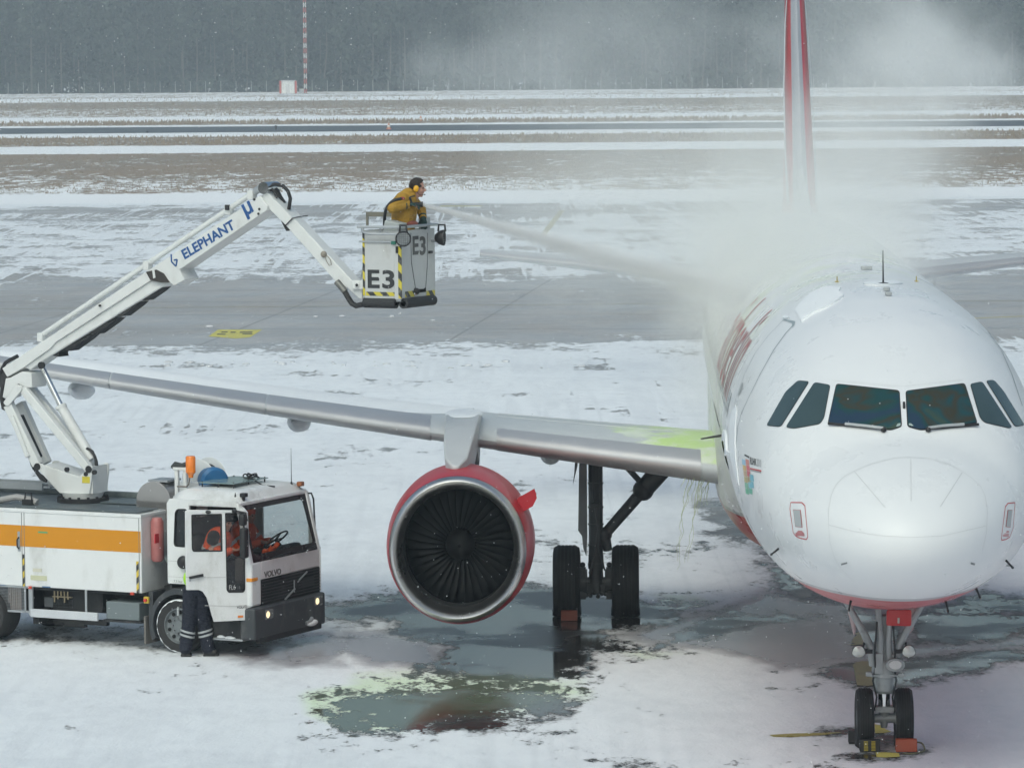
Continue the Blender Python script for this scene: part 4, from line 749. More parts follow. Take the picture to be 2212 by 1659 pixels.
for sd in (1, -1):
    e = empty('engine', (0, 0, 0)); e.parent = AC; C0 = Vector((EX, EY * sd, EZ)); ax = Vector((1, 0, -.035)).normalized()
    lip = [(.815, .42), (.835, .25), (.865, .12), (.905, .035), (.945, .0), (.975, .02), (.995, .07), (1.01, .16)]
    MB().lathe(lip, C0, ax, 72).build('intake_lip', lipm, e, 60)
    MB().lathe([(1.011, .15), (1.04, .3), (1.075, .6), (1.10, 1.1), (1.10, 1.7), (1.05, 2.4), (.93, 3.1), (.80, 3.5), (.77, 3.5), (.77, 3.2)], C0, ax, 72).build('cowl', cow, e, 60)
    MB().lathe([(.815, .41), (.81, .6), (.83, 1.1), (.86, 1.4)], C0, ax, 60).build('intake_duct', drk, e, 60)
    MB().lathe([(0.0, 1.32), (.9, 1.32)], C0, ax, 40).build('fan_cavity', blkm, e, 0)
    MB().lathe([(.02, .72), (.09, .78), (.17, .9), (.22, 1.04), (.24, 1.2)], C0, ax, 36).build('spinner', M('spinner black', (.010, .010, .011), .5), e, 60)
    u_, v_ = frame(ax); b = MB()
    for k in range(36):
        t = 2 * math.pi * k / 36; vv = []
        for r_, tw, ch_ in ((.21, .35, .10), (.4, .55, .11), (.6, .85, .115), (.81, 1.08, .125)):
            rad = u_ * math.cos(t + (r_ - .2) * .12) + v_ * math.sin(t + (r_ - .2) * .12); tan = v_ * math.cos(t) - u_ * math.sin(t); dd = (ax * math.cos(tw) + tan * math.sin(tw)) * ch_; c_ = C0 + ax * 1.14 + rad * r_; vv += [c_ - dd, c_ + dd]
        b.add(vv, [(2 * i, 2 * i + 1, 2 * i + 3, 2 * i + 2) for i in range(3)])
    f_ = b.build('fan', fanm, e, 60); md = f_.modifiers.new('t', 'SOLIDIFY'); md.thickness = .006
    MB().lathe([(.55, 3.3), (.45, 3.9), (.38, 4.4), (.36, 4.4), (.0, 4.2)], C0, ax, 36).build('core_nozzle', M('nozzle metal', (.20, .18, .16), .4, .8), e, 60)
    # strake on the inboard shoulder, reading as a red tab
    ta = R(33); q = Vector((EX + .62, sd * (EY - 1.03 * math.cos(ta)), EZ + .98 * math.sin(ta))); o1 = Vector((0, -sd * math.cos(R(28)), math.sin(R(28))))
    MB().add([tuple(q - o1 * .05), tuple(q + Vector((.15, 0, 0)) + o1 * .28), tuple(q + Vector((.62, 0, .03)) + o1 * .28), tuple(q + Vector((1.0, 0, .0)) - o1 * .02)], [(0, 1, 2, 3)]).build('strake', cow, e, 0).modifiers.new('t', 'SOLIDIFY').thickness = .05
    b = MB(); b.add([tuple(q + Vector((.02, 0, 0)) + o1 * .0 + Vector((0, 0, .11))), tuple(q + Vector((.02, 0, 0)) + o1 * .29 + Vector((0, 0, .11))), tuple(q + Vector((.02, 0, 0)) + o1 * .33 - Vector((0, 0, .04))), tuple(q + Vector((.02, 0, 0)) + o1 * .26 - Vector((0, 0, .12))), tuple(q + Vector((.02, 0, 0)) - Vector((0, 0, .12)))], [(0, 1, 2, 3, 4)])
    b.build('strake_flange', cow, e, 0).modifiers.new('t', 'SOLIDIFY').thickness = .03
    e.scale = (1, .975, 1.04); e.location = Vector((EX, EY * sd * 1.0, EZ)) - Vector((EX, EY * sd * .975, EZ * 1.04)) + Vector((0, -.05 * sd, -.05))
    # pylon
    def PY(x, w, z0, z1): return [(x, EY * sd - w * .82, z0), (x, EY * sd + w * .82, z0), (x, EY * sd + w, z1), (x, EY * sd - w, z1)]
    sc_ = [PY(12.05, .05, 2.86, 2.95), PY(12.35, .17, 2.8, 3.05), PY(13.0, .21, 2.75, 3.22), PY(14.0, .24, 2.72, 3.36), PY(15.0, .26, 2.9, 3.44), PY(15.7, .26, 2.6, 3.40), PY(17.2, .15, 2.4, 2.95), PY(18.6, .03, 2.45, 2.75)]
    b = MB(); vv = sum(sc_, []); b.add(vv, [(i * 4 + j, i * 4 + (j + 1) % 4, i * 4 + 4 + (j + 1) % 4, i * 4 + 4 + j) for i in range(len(sc_) - 1) for j in range(4)] + [(3, 2, 1, 0)])
    py_ = b.build('pylon', M('pylon grey', (.50, .51, .52), .4, var=.1, dirt=(.36, .36, .37), dirts=1.5), AC, 50, bevel=.06)
    b = MB(); b.ball((15.35, EY * sd, 3.42), (.7, .29, .06), 18, 10); b.build('snow_cap', sm, py_, 60)
# ---- landing gear
tyr = M('aircraft tyre', (.016, .017, .018), .75, var=.3, vs=6, bmp=.2); hubm = M('wheel hub', (.40, .41, .42), .4, .6, dirt=(.1, .1, .1), dirts=6); gear = M('main gear strut', (.075, .078, .08), .5, .2, var=.25, vs=5, dirt=(.03, .03, .03), dirts=5)
ngm = M('nose gear grey', (.34, .36, .37), .42, .2, var=.12, vs=6, dirt=(.14, .14, .14), dirts=7); chrome = M('chromed piston', (.70, .71, .72), .1, 1.)
def wheel(c, r, w, parent, sq=0.0):
    t = MB(); k = r * .12; pr = [(r * .60, -w * .36), (r * .80, -w * .5), (r * .93, -w * .47), (r * .985, -w * .34)]
    g_ = 5
    for i in range(g_):
        y = -w * .34 + w * .68 * (i + .5) / g_; hw = w * .68 / g_ / 2; pr += [(r, y - hw * .78), (r, y + hw * .78)] + ([(r - .012, y + hw * .85), (r - .012, y + hw * 1.15)] if i < g_ - 1 else [])
    pr += [(r * .985, w * .34), (r * .93, w * .47), (r * .80, w * .5), (r * .60, w * .36)]
    t.lathe(pr, c, (0, 1, 0), 48)
    if sq:      # weight on the wheel: flat foot, bulging sidewall
        vv = []
        for v_ in t.v:
            v_ = Vector(v_); z = v_.z
            if z < .16: kk = (.16 - z) / .16; v_.y = c[1] + (v_.y - c[1]) * (1 + .16 * kk); v_.z = max(z, sq)
            vv.append(tuple(v_))
        t.v = vv
    o_ = t.build('wheel', tyr, parent, 35)
    h = MB()
    for s_ in (-1, 1): h.lathe([(r * .61, s_ * w * .36), (r * .56, s_ * w * .40), (r * .50, s_ * w * .30), (r * .30, s_ * w * .26), (r * .22, s_ * w * .40), (0, s_ * w * .42)], c, (0, 1, 0), 32)
    h.build('hub', hubm, o_, 40); return o_
for sd in (1, -1):
    gy = 3.795 * sd; X = 17.71; a_ = empty('main_gear', (0, 0, 0)); a_.parent = AC
    for dy in (-.4635, .4635): wheel((X, gy + dy, .555), .575, .43, a_, -.005)
    b = MB(); b.cyl((X + .05, gy, 2.8), (X, gy, .92), .115, .112, 24).cyl((X, gy, .98), (X, gy, .76), .118, .125, 24).cyl((X, gy, .80), (X, gy, .42), .105, .125, 20).cyl((X - .02, gy, .80), (X - .02, gy, .85), .128, None, 20)
    for z in (2.1, 1.72, 1.45, 1.12): b.cyl((X, gy, z), (X, gy, z + .025), .124, None, 20)
    b.tube([(X - .13, gy + .05, 2.6), (X - .14, gy + .03, 1.9), (X - .14, gy - .04, 1.4), (X - .13, gy + .02, 1.0), (X - .18, gy + .1, .7)], .018, 6); b.tube([(X - .13, gy - .06, 2.6), (X - .14, gy - .07, 1.7), (X - .14, gy - .04, 1.1), (X - .18, gy - .14, .75)], .014, 6)
    b.box((X - .3, gy - .07, 1.75), (X - .13, gy + .07, 1.82)); b.build('strut', gear, a_, 40)
    b = MB().cyl((X, gy - .42, .55), (X, gy + .42, .55), .075, None, 18); 
    for dy in (-.21, .21): b.cyl((X, gy + dy - .07, .55), (X, gy + dy + .07, .55), .20, None, 20).box((X - .24, gy + dy - .05, .30), (X - .12, gy + dy + .05, .42)).box((X - .22, gy + dy - .05, .64), (X - .1, gy + dy + .05, .80)).ball((X - .18, gy + dy, .84), .045, 8, 6)
    for dy in np.linspace(-.15, .15, 6): b.ball((X - .14, gy + dy, .36 + .03 * math.sin(dy * 40)), .035, 8, 6)
    b.box((X - .1, gy - .16, .36), (X + .05, gy + .16, .52)); b.build('axle', gear, a_, 40)
    b = MB(); p0 = Vector((X, gy - .14 * sd, 1.30)); p1 = Vector((X - .05, gy - 1.04 * sd, 2.33)); b.cyl(p0, p0.lerp(p1, .70), .085, .095, 16).cyl(p0.lerp(p1, .66), p1, .15, .16, 16).ball(p0.lerp(p1, .68), .17, 12, 8).ball(p0, .12, 12, 8).cyl(p0 + Vector((0, 0, -.02)), p0 + Vector((0, -.05 * sd, -.26)), .09, .07, 12)
    b.build('side_stay', gear, a_, 40); q = p0.lerp(p1, .72); MB().cyl(q, (X - .05, gy - .15 * sd, 2.75), .05, .045, 10).cyl(q.lerp(Vector((X - .05, gy - .15 * sd, 2.75)), .35), (X, gy - .95 * sd, 2.75), .022, None, 8).ball(q.lerp(Vector((X - .05, gy - .15 * sd, 2.75)), .5), .06, 8, 6).build('lock_link', gear, a_, 40)
    gp = lambda y, z: Vector((X - .35 + .02 * z, gy + y * sd, z))
    plate([(.13, 2.52), (.25, 2.52), (.275, 1.40), (.215, 1.31), (.195, 1.12), (.148, .99), (.13, 1.3), (.125, 2.0)], [], gp, (.045, 0, 0), 'gear_door', gry if 0 else M('gear door grey', (.20, .21, .22), .5, var=.2), a_, .008)
    plate([(.27, 2.62), (.28, 2.4), (.355, 2.10), (.33, 2.3), (.31, 2.6)], [], gp, (.8, 0, 0), 'gear_door', MATS['gear door grey'], a_, 0)
# nose gear
NG0 = set(COL.objects)
a_ = empty('nose_gear', (0, 0, 0)); a_.parent = AC; X = 5.07
for dy in (-.25, .25): wheel((X, dy, .375), .382, .225, a_, -.003)
b = MB(); b.cyl((X - .02, 0, 1.95), (X - .02, 0, 1.16), .10, .115, 24).cyl((X - .02, 0, 1.42), (X - .02, 0, 1.10), .15, .165, 24).box((X - .17, -.19, 1.13), (X + .12, .19, 1.17)).cyl((X - .01, 0, 1.13), (X, 0, .84), .125, .135, 24).cyl((X, 0, .86), (X, 0, .80), .145, .12, 24)
b.box((X - .19, .02, 1.18), (X - .1, .13, 1.56)); b.box((X - .2, .16, 1.14), (X - .12, .24, 1.22)); b.box((X - .2, -.25, 1.12), (X - .12, -.17, 1.2)); b.build('strut', ngm, a_, 40, bevel=.006)
MB().cyl((X, 0, .84), (X, 0, .48), .075, None, 24).build('piston', chrome, a_, 40)
b = MB(); b.box((X - .12, -.12, .46), (X + .1, .12, .56)).cyl((X, -.25, .375), (X, .25, .375), .06, None, 18).cyl((X, 0, .5), (X, 0, .25), .075, .04, 14).cyl((X - .1, -.18, .375), (X - .02, -.18, .375), .05, None, 12).cyl((X, .14, .375), (X, .2, .375), .08, None, 14).cyl((X, -.2, .375), (X, -.14, .375), .08, None, 14); b.build('axle', ngm, a_, 40, bevel=.006)
b = MB()
for s_ in (1, -1):
    b.tube([(X - .1, s_ * .14, 1.32), (X - .14, s_ * .17, 1.62), (X - .18, s_ * .26, 1.78), (X - .22, s_ * .50, 2.12)], [.055, .055, .045, .04], 10); b.tube([(X - .12, s_ * .06, 1.40), (X - .16, s_ * .05, 1.7), (X - .18, s_ * .09, 2.1)], [.05, .04, .04], 10); b.ball((X - .1, s_ * .11, 1.50), .07, 12, 8)
b.build('drag_stay', ngm, a_, 60)
b = MB(); b.cyl((X - .27, -.13, 1.36), (X - .08, -.13, 1.36), .12, .125, 24).box((X - .12, -.24, 1.26), (X - .04, -.05, 1.46)); b.build('steering_housing', ngm, a_, 40, bevel=.005); MB().cyl((X - .29, -.13, 1.37), (X - .268, -.13, 1.37), .078, .085, 20).build('housing_cap', M('pale cap', (.6, .6, .6), .5), a_, 40)
lens = M('lamp lens', (.62, .64, .62), .12, .3, var=.2, vs=14)
for s_, yy in ((1, .335), (-1, -.30)):
    l_ = MB().lathe([(.0, .16), (.045, .13), (.075, .08), (.088, 0.), (.084, -.01)], (X - .24, yy, 1.585), (1, s_ * -.0, .02), 24).box((X - .2, min(yy, yy - s_ * .18), 1.56), (X - .12, max(yy, yy - s_ * .18), 1.62)).build('taxi_lamp', dkm, a_, 40); MB().lathe([(0, -.03), (.045, -.024), (.08, -.005)], (X - .245, yy, 1.585), (1, 0, .02), 24).build('lens', lens, l_, 60)
b = MB()
for s_, p_ in ((1, 0), (-1, 1)): b.tube([(X - .2, s_ * .1, 1.9), (X - .22, s_ * .13, 1.6), (X - .18, s_ * .12, 1.3), (X - .14, s_ * .15, 1.05), (X - .12, s_ * .1, .75), (X - .1, s_ * .12, .5)], .012, 6)
b.tube([(X - .15, .2, 1.66), (X - .18, .27, 1.68), (X - .2, .28, 1.62)], .015, 6); b.tube([(X - .15, -.2, 1.66), (X - .18, -.27, 1.68), (X - .2, -.26, 1.62)], .015, 6); b.build('hose', dkm, a_)
rdm = M('red gear door', (.48, .015, .018), .4, var=.1, vs=2, coat=.3)
for o_ in set(COL.objects) - NG0:
    if o_.type == 'MESH' and not o_.name.startswith(('wheel', 'hub')):
        for v_ in o_.data.vertices: v_.co.z = float(np.interp(v_.co.z, [0, .46, 1.6, 2.12], [0, .46, 1.26, 1.92]))
def ngp(x, y, X_): d_ = AI.to_3x3() @ ray(*V(12, x, y)); o_ = AI @ CO; t_ = (X_ - o_.x) / d_.x; return o_ + d_ * t_
dq = [ngp(x, y, X - .75) for x, y in ((708, 62), (975, 62), (972, 238), (704, 232))]; gp = lambda y, z: Vector((X - .75, y, z)); d_ = plate(roundp([(q.y, q.z) for q in dq], .03), [], gp, (.025, 0, 0), 'nose_gear_door', rdm, a_, .006); lq = ngp(836, 178, X - .77); MB().box((lq.x, lq.y - .013, lq.z - .035), (lq.x + .02, lq.y + .013, lq.z + .035)).build('latch', M('latch metal', (.45, .42, .38), .4, .5), d_, bevel=.004)
for s_ in (1, -1):      # long side doors, edge-on
    plate([(.30, 1.86), (.8, 1.80), (1.4, 1.78), (2.1, 1.77), (2.1, 1.55), (1.0, 1.36), (.45, 1.50)], [], lambda y, z: Vector((X - .4 + y, s_ * (.40 + (1.84 - z) * -.14), z)), (0, .025 * s_, 0), 'nose_gear_door', M('door pale red', (.50, .35, .35), .5), a_, .004)
# ============================================================ THE DE-ICING TRUCK
AL = R(27); T0 = ground(387.5, 1410.6); TF = Vector((math.cos(AL), -math.sin(AL), 0)); TL = Vector((math.sin(AL), math.cos(AL), 0))
TR = empty('deicing_truck', T0, -AL, 'white de-icing truck with orange stripe, open cab door and a long boom lifting a basket', 'truck')
def near(r, x, y, off=0.):      # photo point on the plane l = off  ->  (a, z)
    P = hit(*V(r, x, y), T0 + TL * off, TL) - T0; return P.dot(TF), P.z
def frnt(r, x, y, a):           # photo point on the plane a = a  ->  (l, z)
    P = hit(*V(r, x, y), T0 + TF * a, TF) - T0; return P.dot(TL), P.z
def nl(r, pts, off=0.): return [near(r, *q, off) for q in pts]
def prism(name, poly, l0, l1, mat, parent=None, bevel=.006, holes=()):
    return plate(poly, holes, lambda a, z: Vector((a, l0, z)), (0, l1 - l0, 0), name, mat, parent or TR, bevel)
tw = M('truck white', (.73, .74, .74), .3, var=.06, vs=2, coat=.3, dirt=(.44, .43, .40), dirts=2.2); bw = M('boom white', (.70, .71, .70), .38, var=.06, vs=3, dirt=(.50, .49, .46), dirts=2.2)
org = M('orange stripe', (.62, .25, .004), .45, var=.05); chs = M('chassis black', (.018, .019, .021), .7, var=.4, vs=5, dirt=(.07, .07, .07), dirts=3); plb = M('bumper plastic', (.045, .05, .056), .55, var=.15, vs=4, dirt=(.14, .14, .14), dirts=3)
rub = M('truck tyre', (.028, .028, .029), .8, var=.3, vs=6); alu = M('galvanised steel', (.44, .46, .48), .4, .6, var=.15, vs=5); hose = M('black hose', (.02, .02, .022), .5)
roofm = M('dark roof sheet', (.09, .11, .12), .45, var=.2, vs=2, dirt=(.22, .25, .24), dirts=2); GL = glass('cab glass', (.93, .95, .95), .04); GLW = glass('windscreen glass', (.84, .86, .86), .05)
hz1 = hazard('hazard stripe', (.68, .50, .05), (.03, .03, .03), 5.2, (1, 1, -1)); WT = 2.06
# ---- body box
A0, Z0, Z1 = -.64, .865, 2.03; AB = -5.4
b = MB().box((AB, 0, Z0), (A0, WT, Z1)); b.build('body', tw, TR, bevel=.012)
f_ = MB().box((AB, -.004, 1.475), (A0 - .01, .02, 1.795)); f_.build('stripe', org, TR, 0)
MB().box((AB, .03, Z1), (A0 - .03, WT - .03, Z1 + .012)).box((AB, -.012, Z1 - .035), (A0 + .01, .03, Z1 + .02)).box((A0 - .03, 0, Z1 - .03), (A0 + .01, WT, Z1 + .02)).box((AB, WT - .03, Z1 - .03), (A0, WT + .01, Z1 + .1)).build('roof_trim', tw, TR, bevel=.006)
MB().box((AB, .10, Z1 + .013), (A0 - .12, WT - .18, Z1 + .045)).box((AB, WT - .30, Z1 + .046), (A0 - .2, WT - .2, Z1 + .13)).box((-1.9, .85, Z1 + .05), (-.8, 1.5, Z1 + .075)).build('roof_walkway', roofm, TR, bevel=.008)
sx_ = near(1, 143, 600)[0]; b = MB()
for a in (sx_, sx_ + .045, near(1, 903, 600)[0]): MB().box((a - .004, -.006, Z0), (a + .004, .002, Z1 - .04)).build('door_seam', M('seam grey', (.20, .21, .22), .5), TR, 0)
b = MB().box((sx_ - .075, -.012, 1.40), (sx_ - .03, .004, 1.70)); b.build('handle_plate', alu, TR, bevel=.004); MB().tube([(sx_ - .052, -.012, 1.44), (sx_ - .052, -.055, 1.47), (sx_ - .052, -.055, 1.58), (sx_ - .052, -.012, 1.61)], .012, 8).build('handle', dkm, TR)
for x0, x1, y0, y1 in ((148, 162, 682, 895), (886, 903, 728, 938)): q0, q1 = near(1, x0, y0), near(1, x1, y1); MB().box((q0[0], -.010, max(q1[1], Z0 + .003)), (q1[0], .001, q0[1])).build('hazard_strip', hz1, TR, 0)
for x0, x1, y0, y1, cc in ((248, 310, 533, 547, (.12, .35, .15)), (200, 305, 818, 855, (.55, .55, .38)), (215, 272, 773, 798, (.60, .58, .48)), (275, 328, 889, 903, (.05, .14, .30)), (-30, 38, 880, 893, (.05, .14, .30))):
    q0, q1 = near(1, x0, y0), near(1, x1, y1); MB().box((q0[0], -.007, max(q1[1], Z0 + .004)), (q1[0], .001, q0[1])).build('sticker', M('sticker %.2f %.2f' % cc[:2], cc, .5), TR, 0)
for x in (200, 862): a = near(1, x, 930)[0]; MB().box((a - .03, -.03, Z0 - .03), (a + .03, .0, Z0 + .01)).build('marker_lamp', M('red lens', (.60, .06, .03), .3), TR, bevel=.004)
# extinguisher holder on the front wall of the body
q = frnt(1, 985, 585, A0); b = MB().lathe([(0, -.33), (.07, -.33), (.10, -.29), (.10, .27), (.07, .33), (0, .34)], (A0 + .10, q[0], q[1]), (0, 0, 1), 22); b.build('extinguisher_case', M('clear red case', (.46, .16, .15), .3, var=.3, vs=5, dirt=(.35, .30, .28), dirts=4), TR, 50)
q = frnt(1, 1016, 580, A0 + .2); MB().box((A0 + .195, q[0] - .05, q[1] - .07), (A0 + .207, q[0] + .06, q[1] + .07)).build('red_label', M('red label', (.60, .03, .04), .4), TR, 0)
MB().tube([(A0 + .06, .55, 1.38), (A0 + .16, .62, 1.2), (A0 + .30, .60, 1.08), (A0 + .40, .5, 1.2)], .035, 10).build('bottle', M('pale plastic', (.50, .58, .55), .4), TR)
# ---- chassis, side guard, boxes, rear wheel
MB().box((-5.4, .62, .50), (1.1, .70, .80)).box((-5.4, 1.36, .50), (1.1, 1.44, .80)).box((-5.3, .15, .80), (A0, 1.9, .865)).box((-2.4, .25, .50), (-1.5, 1.1, .82)).box((-3.4, .3, .45), (-2.8, 1.6, .8)).box((-.5, .4, .42), (1.0, 1.7, .95)).cyl((-2.9, 1.03, .42), (-.2, 1.03, .42), .05).cyl((0, .2, .41), (0, 1.9, .41), .07).build('chassis', chs, TR, bevel=.01)
b = MB(); z0 = .405; b.box((-2.63, -.012, z0), (-1.43, .03, z0 + .125)); b.build('side_guard', M('guard rail grey', (.55, .57, .60), .4), TR, bevel=.006)
b = MB(); b.box((-2.66, -.01, .43), (-2.59, .03, Z0)).box((-1.655, 0, .50), (-1.62, .025, Z0)); b.build('guard_post', alu, TR, bevel=.004)
MB().box((-2.55, .25, .53), (-2.02, .7, .68)).box((-2.3, .3, .70), (-2.26, .34, .85)).build('valve_box', M('dark grey box', (.11, .12, .13), .6), TR, bevel=.01)
b = MB()
for k in range(5): b.cyl((-2.34 + .06 * k, .22, .62 + .05 * (k % 3)), (-2.34 + .06 * k, .22, .80), .014, None, 8)
b.box((-2.36, .19, .70), (-2.02, .23, .715)).build('valves', M('brass valve', (.40, .33, .22), .4, .6), TR)
q0, q1 = near(13, 1505, 405), near(13, 1980, 690); MB().box((q0[0], .02, q1[1]), (q1[0], .42, q0[1])).build('battery_box', M('grey step box', (.16, .19, .20), .55, var=.15, vs=3), TR, bevel=.012); MB().box((q0[0] - .04, .0, q1[1] - .035), (q1[0] + .04, .40, q1[1] - .003)).build('box_bracket', chs, TR, 0)
MB().box((-.60, -.02, .72), (-.52, .02, .82)).build('switch_plate', M('switch yellow', (.62, .45, .06), .45), TR, bevel=.004); MB().cyl((-.56, -.022, .77), (-.56, -.055, .77), .025, None, 16).build('switch_knob', M('switch red', (.60, .04, .03), .4), TR)
# cage with mesh at the left
b = MB(); b.box((-3.9, 0, .46), (-2.62, .03, .49)).box((-3.26, .0, .46), (-3.24, .02, .86)).box((-2.74, .0, .46), (-2.715, .02, .86)).box((-3.9, .0, .84), (-2.62, .03, .865))
for k in range(26): b.box((-3.3 + .022 * k, .008, .49), (-3.297 + .022 * k, .011, .85))
for k in range(16): b.box((-3.9, .008, .49 + .0225 * k), (-2.74, .011, .493 + .0225 * k))
b.build('cage', alu, TR, 0); b = MB()
for k in range(7): b.cyl((-3.1 + .035 * k, .12, .48), (-3.1 + .035 * k, .12, .86), .014, None, 8)
b.build('pipes', M('copper pipe', (.36, .29, .25), .4, .5), TR); MB().box((-2.66, .1, .28), (-2.55, .4, .50)).cyl((-2.5, .5, .30), (-2.3, .5, .30), .09).box((-2.28, .35, .23), (-1.9, .45, .34)).box((-1.95, .35, .28), (-1.5, .45, .36)).build('axle_gear', chs, TR, bevel=.01)
def twheel(a, l, r=.405, w=.26, snow=True, two=False):
    b = MB().lathe([(r * .66, -w * .42), (r * .80, -w / 2), (r * .93, -w * .48), (r, -w * .36), (r, -w * .12), (r - .008, -w * .11), (r - .008, -w * .08), (r, -w * .07), (r, w * .36), (r * .93, w * .48), (r * .66, w * .42)], (a, l, r), (0, 1, 0), 56); t = b.build('wheel', rub, TR, 40)
    s_ = -1 if l < 1 else 1; h = MB().lathe([(r * .665, s_ * w * .43), (r * .63, s_ * w * .46), (r * .58, s_ * w * .30), (r * .42, s_ * w * .22), (r * .36, s_ * w * .34), (r * .22, s_ * w * .36), (r * .20, s_ * w * .55), (0, s_ * w * .58)], (a, l, r), (0, 1, 0), 40)
    h.build('rim', M('rim grey', (.20, .22, .23), .5, .3, var=.2, vs=6, dirt=(.08, .08, .08), dirts=6), t, 40); d = MB(); sy = l + s_ * w * .30
    for k in range(10): q = 2 * math.pi * (k + .5) / 10; c_ = Vector((a + math.cos(q) * r * .50, sy, r + math.sin(q) * r * .50)); d.cyl(c_, c_ + Vector((0, s_ * .012, 0)), .028, None, 14)
    d.build('rim_hole', blkm, t, 0); d = MB()
    for k in range(10): q = 2 * math.pi * k / 10; c_ = Vector((a + math.cos(q) * r * .31, l + s_ * w * .34, r + math.sin(q) * r * .31)); d.cyl(c_, c_ + Vector((0, s_ * .03, 0)), .014, None, 6)
    d.build('wheel_nut', M('nut steel', (.25, .25, .26), .4, .7), t, 0)
    if snow:
        vv = []; n = 90; r_ = random.Random(int(a * 9 + 3))
        for k in range(n + 1):
            q = R(-75 - 215 * k / n); wd = .006 + .004 * math.sin(k * .7) + r_.uniform(-.004, .004)
            vv += [(a + math.cos(q) * (r * .955 - wd), l + s_ * (w * .49 + .004), r + math.sin(q) * (r * .955 - wd)), (a + math.cos(q) * (r * .955 + wd * .6), l + s_ * (w * .47 + .006), r + math.sin(q) * (r * .955 + wd * .6)), (a + math.cos(q) * r * .99, l + s_ * w * .40, r + math.sin(q) * r * .99)]
        MB().add(vv, [(3 * i + j, 3 * i + j + 1, 3 * i + j + 4, 3 * i + j + 3) for i in range(n) for j in range(2)]).build('snow_rim', sm, t, 60)
    return t
twheel(0, .13); twheel(0, WT - .13); twheel(-3.45, .15, .405, .5); twheel(-3.45, WT - .15, .405, .5)
# front mudguard and flap
ar = [(math.cos(q) * .52, .41 + math.sin(q) * .56) for q in [R(205 - 175 * k / 14) for k in range(15)]]; ar2 = [(math.cos(q) * .45, .41 + math.sin(q) * .47) for q in [R(205 - 175 * k / 14) for k in range(15)]][::-1]
prism('mudguard', ar + ar2, -.01, .50, plb, bevel=.008); prism('mudguard', ar + ar2, WT - .5, WT + .01, plb, bevel=.008); MB().box((-.62, .0, .10), (-.585, .42, .52)).build('mud_flap', M('dirty flap', (.16, .15, .14), .8, dirt=(.30, .29, .27), dirts=3), TR, bevel=.01)
MB().box((-.55, .03, .40), (-.47, .40, .9)).build('guard_back', plb, TR, bevel=.01)
# ---- cab
AR, AF, ZR = -.185, 1.235, 2.31      # rear, front, roof edge
P_side = lambda a, z: Vector((a, 0, z))
DO = (.20, 1.175)                     # door opening
cab = empty('cab', (0, 0, 0)); cab.parent = TR
rw = roundp(nl(1, [(1150, 388), (1205, 388), (1215, 400), (1215, 620), (1200, 638), (1135, 632), (1128, 610), (1135, 410)]), .03)
SH = [(AR, 1.04), (AR, 2.24), (AR + .05, ZR), (1.02, ZR), (1.06, 2.27), (AF - .02, 1.42), (AF, 1.40), (AF, .75), (1.19, .75), (1.19, 2.16), (1.13, 2.22), (DO[0], 2.24), (DO[0], 1.04)]
for l0, l1, dn in ((0, .045, 1), (WT - .045, WT, 0)):
    if dn: plate(SH, [rw], lambda a, z: Vector((a, l0, z)), (0, l1 - l0, 0), 'side_panel', tw, cab, .008)
    else:
        plate([(AR, .60), (AR, 2.24), (AR + .05, ZR), (1.02, ZR), (1.06, 2.27), (AF - .02, 1.42), (AF, 1.40), (AF, .75), (.6, .6)], [rrect(.28, 1.42, 1.08, 2.14, .06)], lambda a, z: Vector((a, l0, z)), (0, l1 - l0, 0), 'side_panel', tw, cab, .008)
        MB().box((.27, l0 + .02, 1.41), (1.09, l0 + .026, 2.15)).build('side_window', GL, cab, 0)
plate([(q[0], q[1]) for q in rw], [], lambda a, z: Vector((a, .02, z)), (0, .006, 0), 'rear_quarter_window', glass('tinted glass', (.55, .60, .62), .05), cab, 0)
plate(roundp(grow([(q[0] * 100, q[1] * 100) for q in [rw[3], rw[8], rw[-1]]], 0) if 0 else [(q[0], q[1]) for q in rw], .001), [[(q[0] + (.012 if q[0] < np.mean([k[0] for k in rw]) else -.012), q[1] + (.012 if q[1] < 1.9 else -.012)) for q in rw]], lambda a, z: Vector((a, -.004, z)), (0, .02, 0), 'window_seal', seal, cab, 0)
MB().box((AR, .05, .95), (AR + .04, WT - .05, ZR - .03)).box((AR + .04, .05, .92), (1.18, WT - .05, .97)).box((AR + .1, .75, .95), (1.15, 1.30, 1.12)).build('cab_shell', M('cab interior', (.07, .07, .075), .8), cab, bevel=.01)
MB().box((AR, -.004, 1.375), (DO[0], .001, 1.382)).box((AR, -.004, 1.14), (DO[0], .001, 1.146)).build('panel_crease', M('crease grey', (.5, .5, .5), .5), cab, 0)
# roof with a crown
b = MB(); vv = []; na, nb = 16, 12; a0, a1 = AR + .02, 1.05
for i in range(na + 1):
    for j in range(nb + 1):
        u, v = i / na, j / nb; e = min(u, 1 - u) * 8; f = min(v, 1 - v) * 8; k = 1 - max(0, 1 - e) ** 2.2 * .9 ; k2 = 1 - max(0, 1 - f) ** 2.2 * .9
        vv.append((a0 + (a1 - a0) * u, WT * v, ZR - .09 + .21 * min(k, k2) + .05 * math.sin(math.pi * v) * math.sin(math.pi * u)))
b.add(vv, [(i * (nb + 1) + j, (i + 1) * (nb + 1) + j, (i + 1) * (nb + 1) + j + 1, i * (nb + 1) + j + 1) for i in range(na) for j in range(nb)]); b.box((a0 + .01, .01, ZR - .09), (a1 - .01, WT - .01, ZR - .05)); b.build('roof', tw, cab, 60)
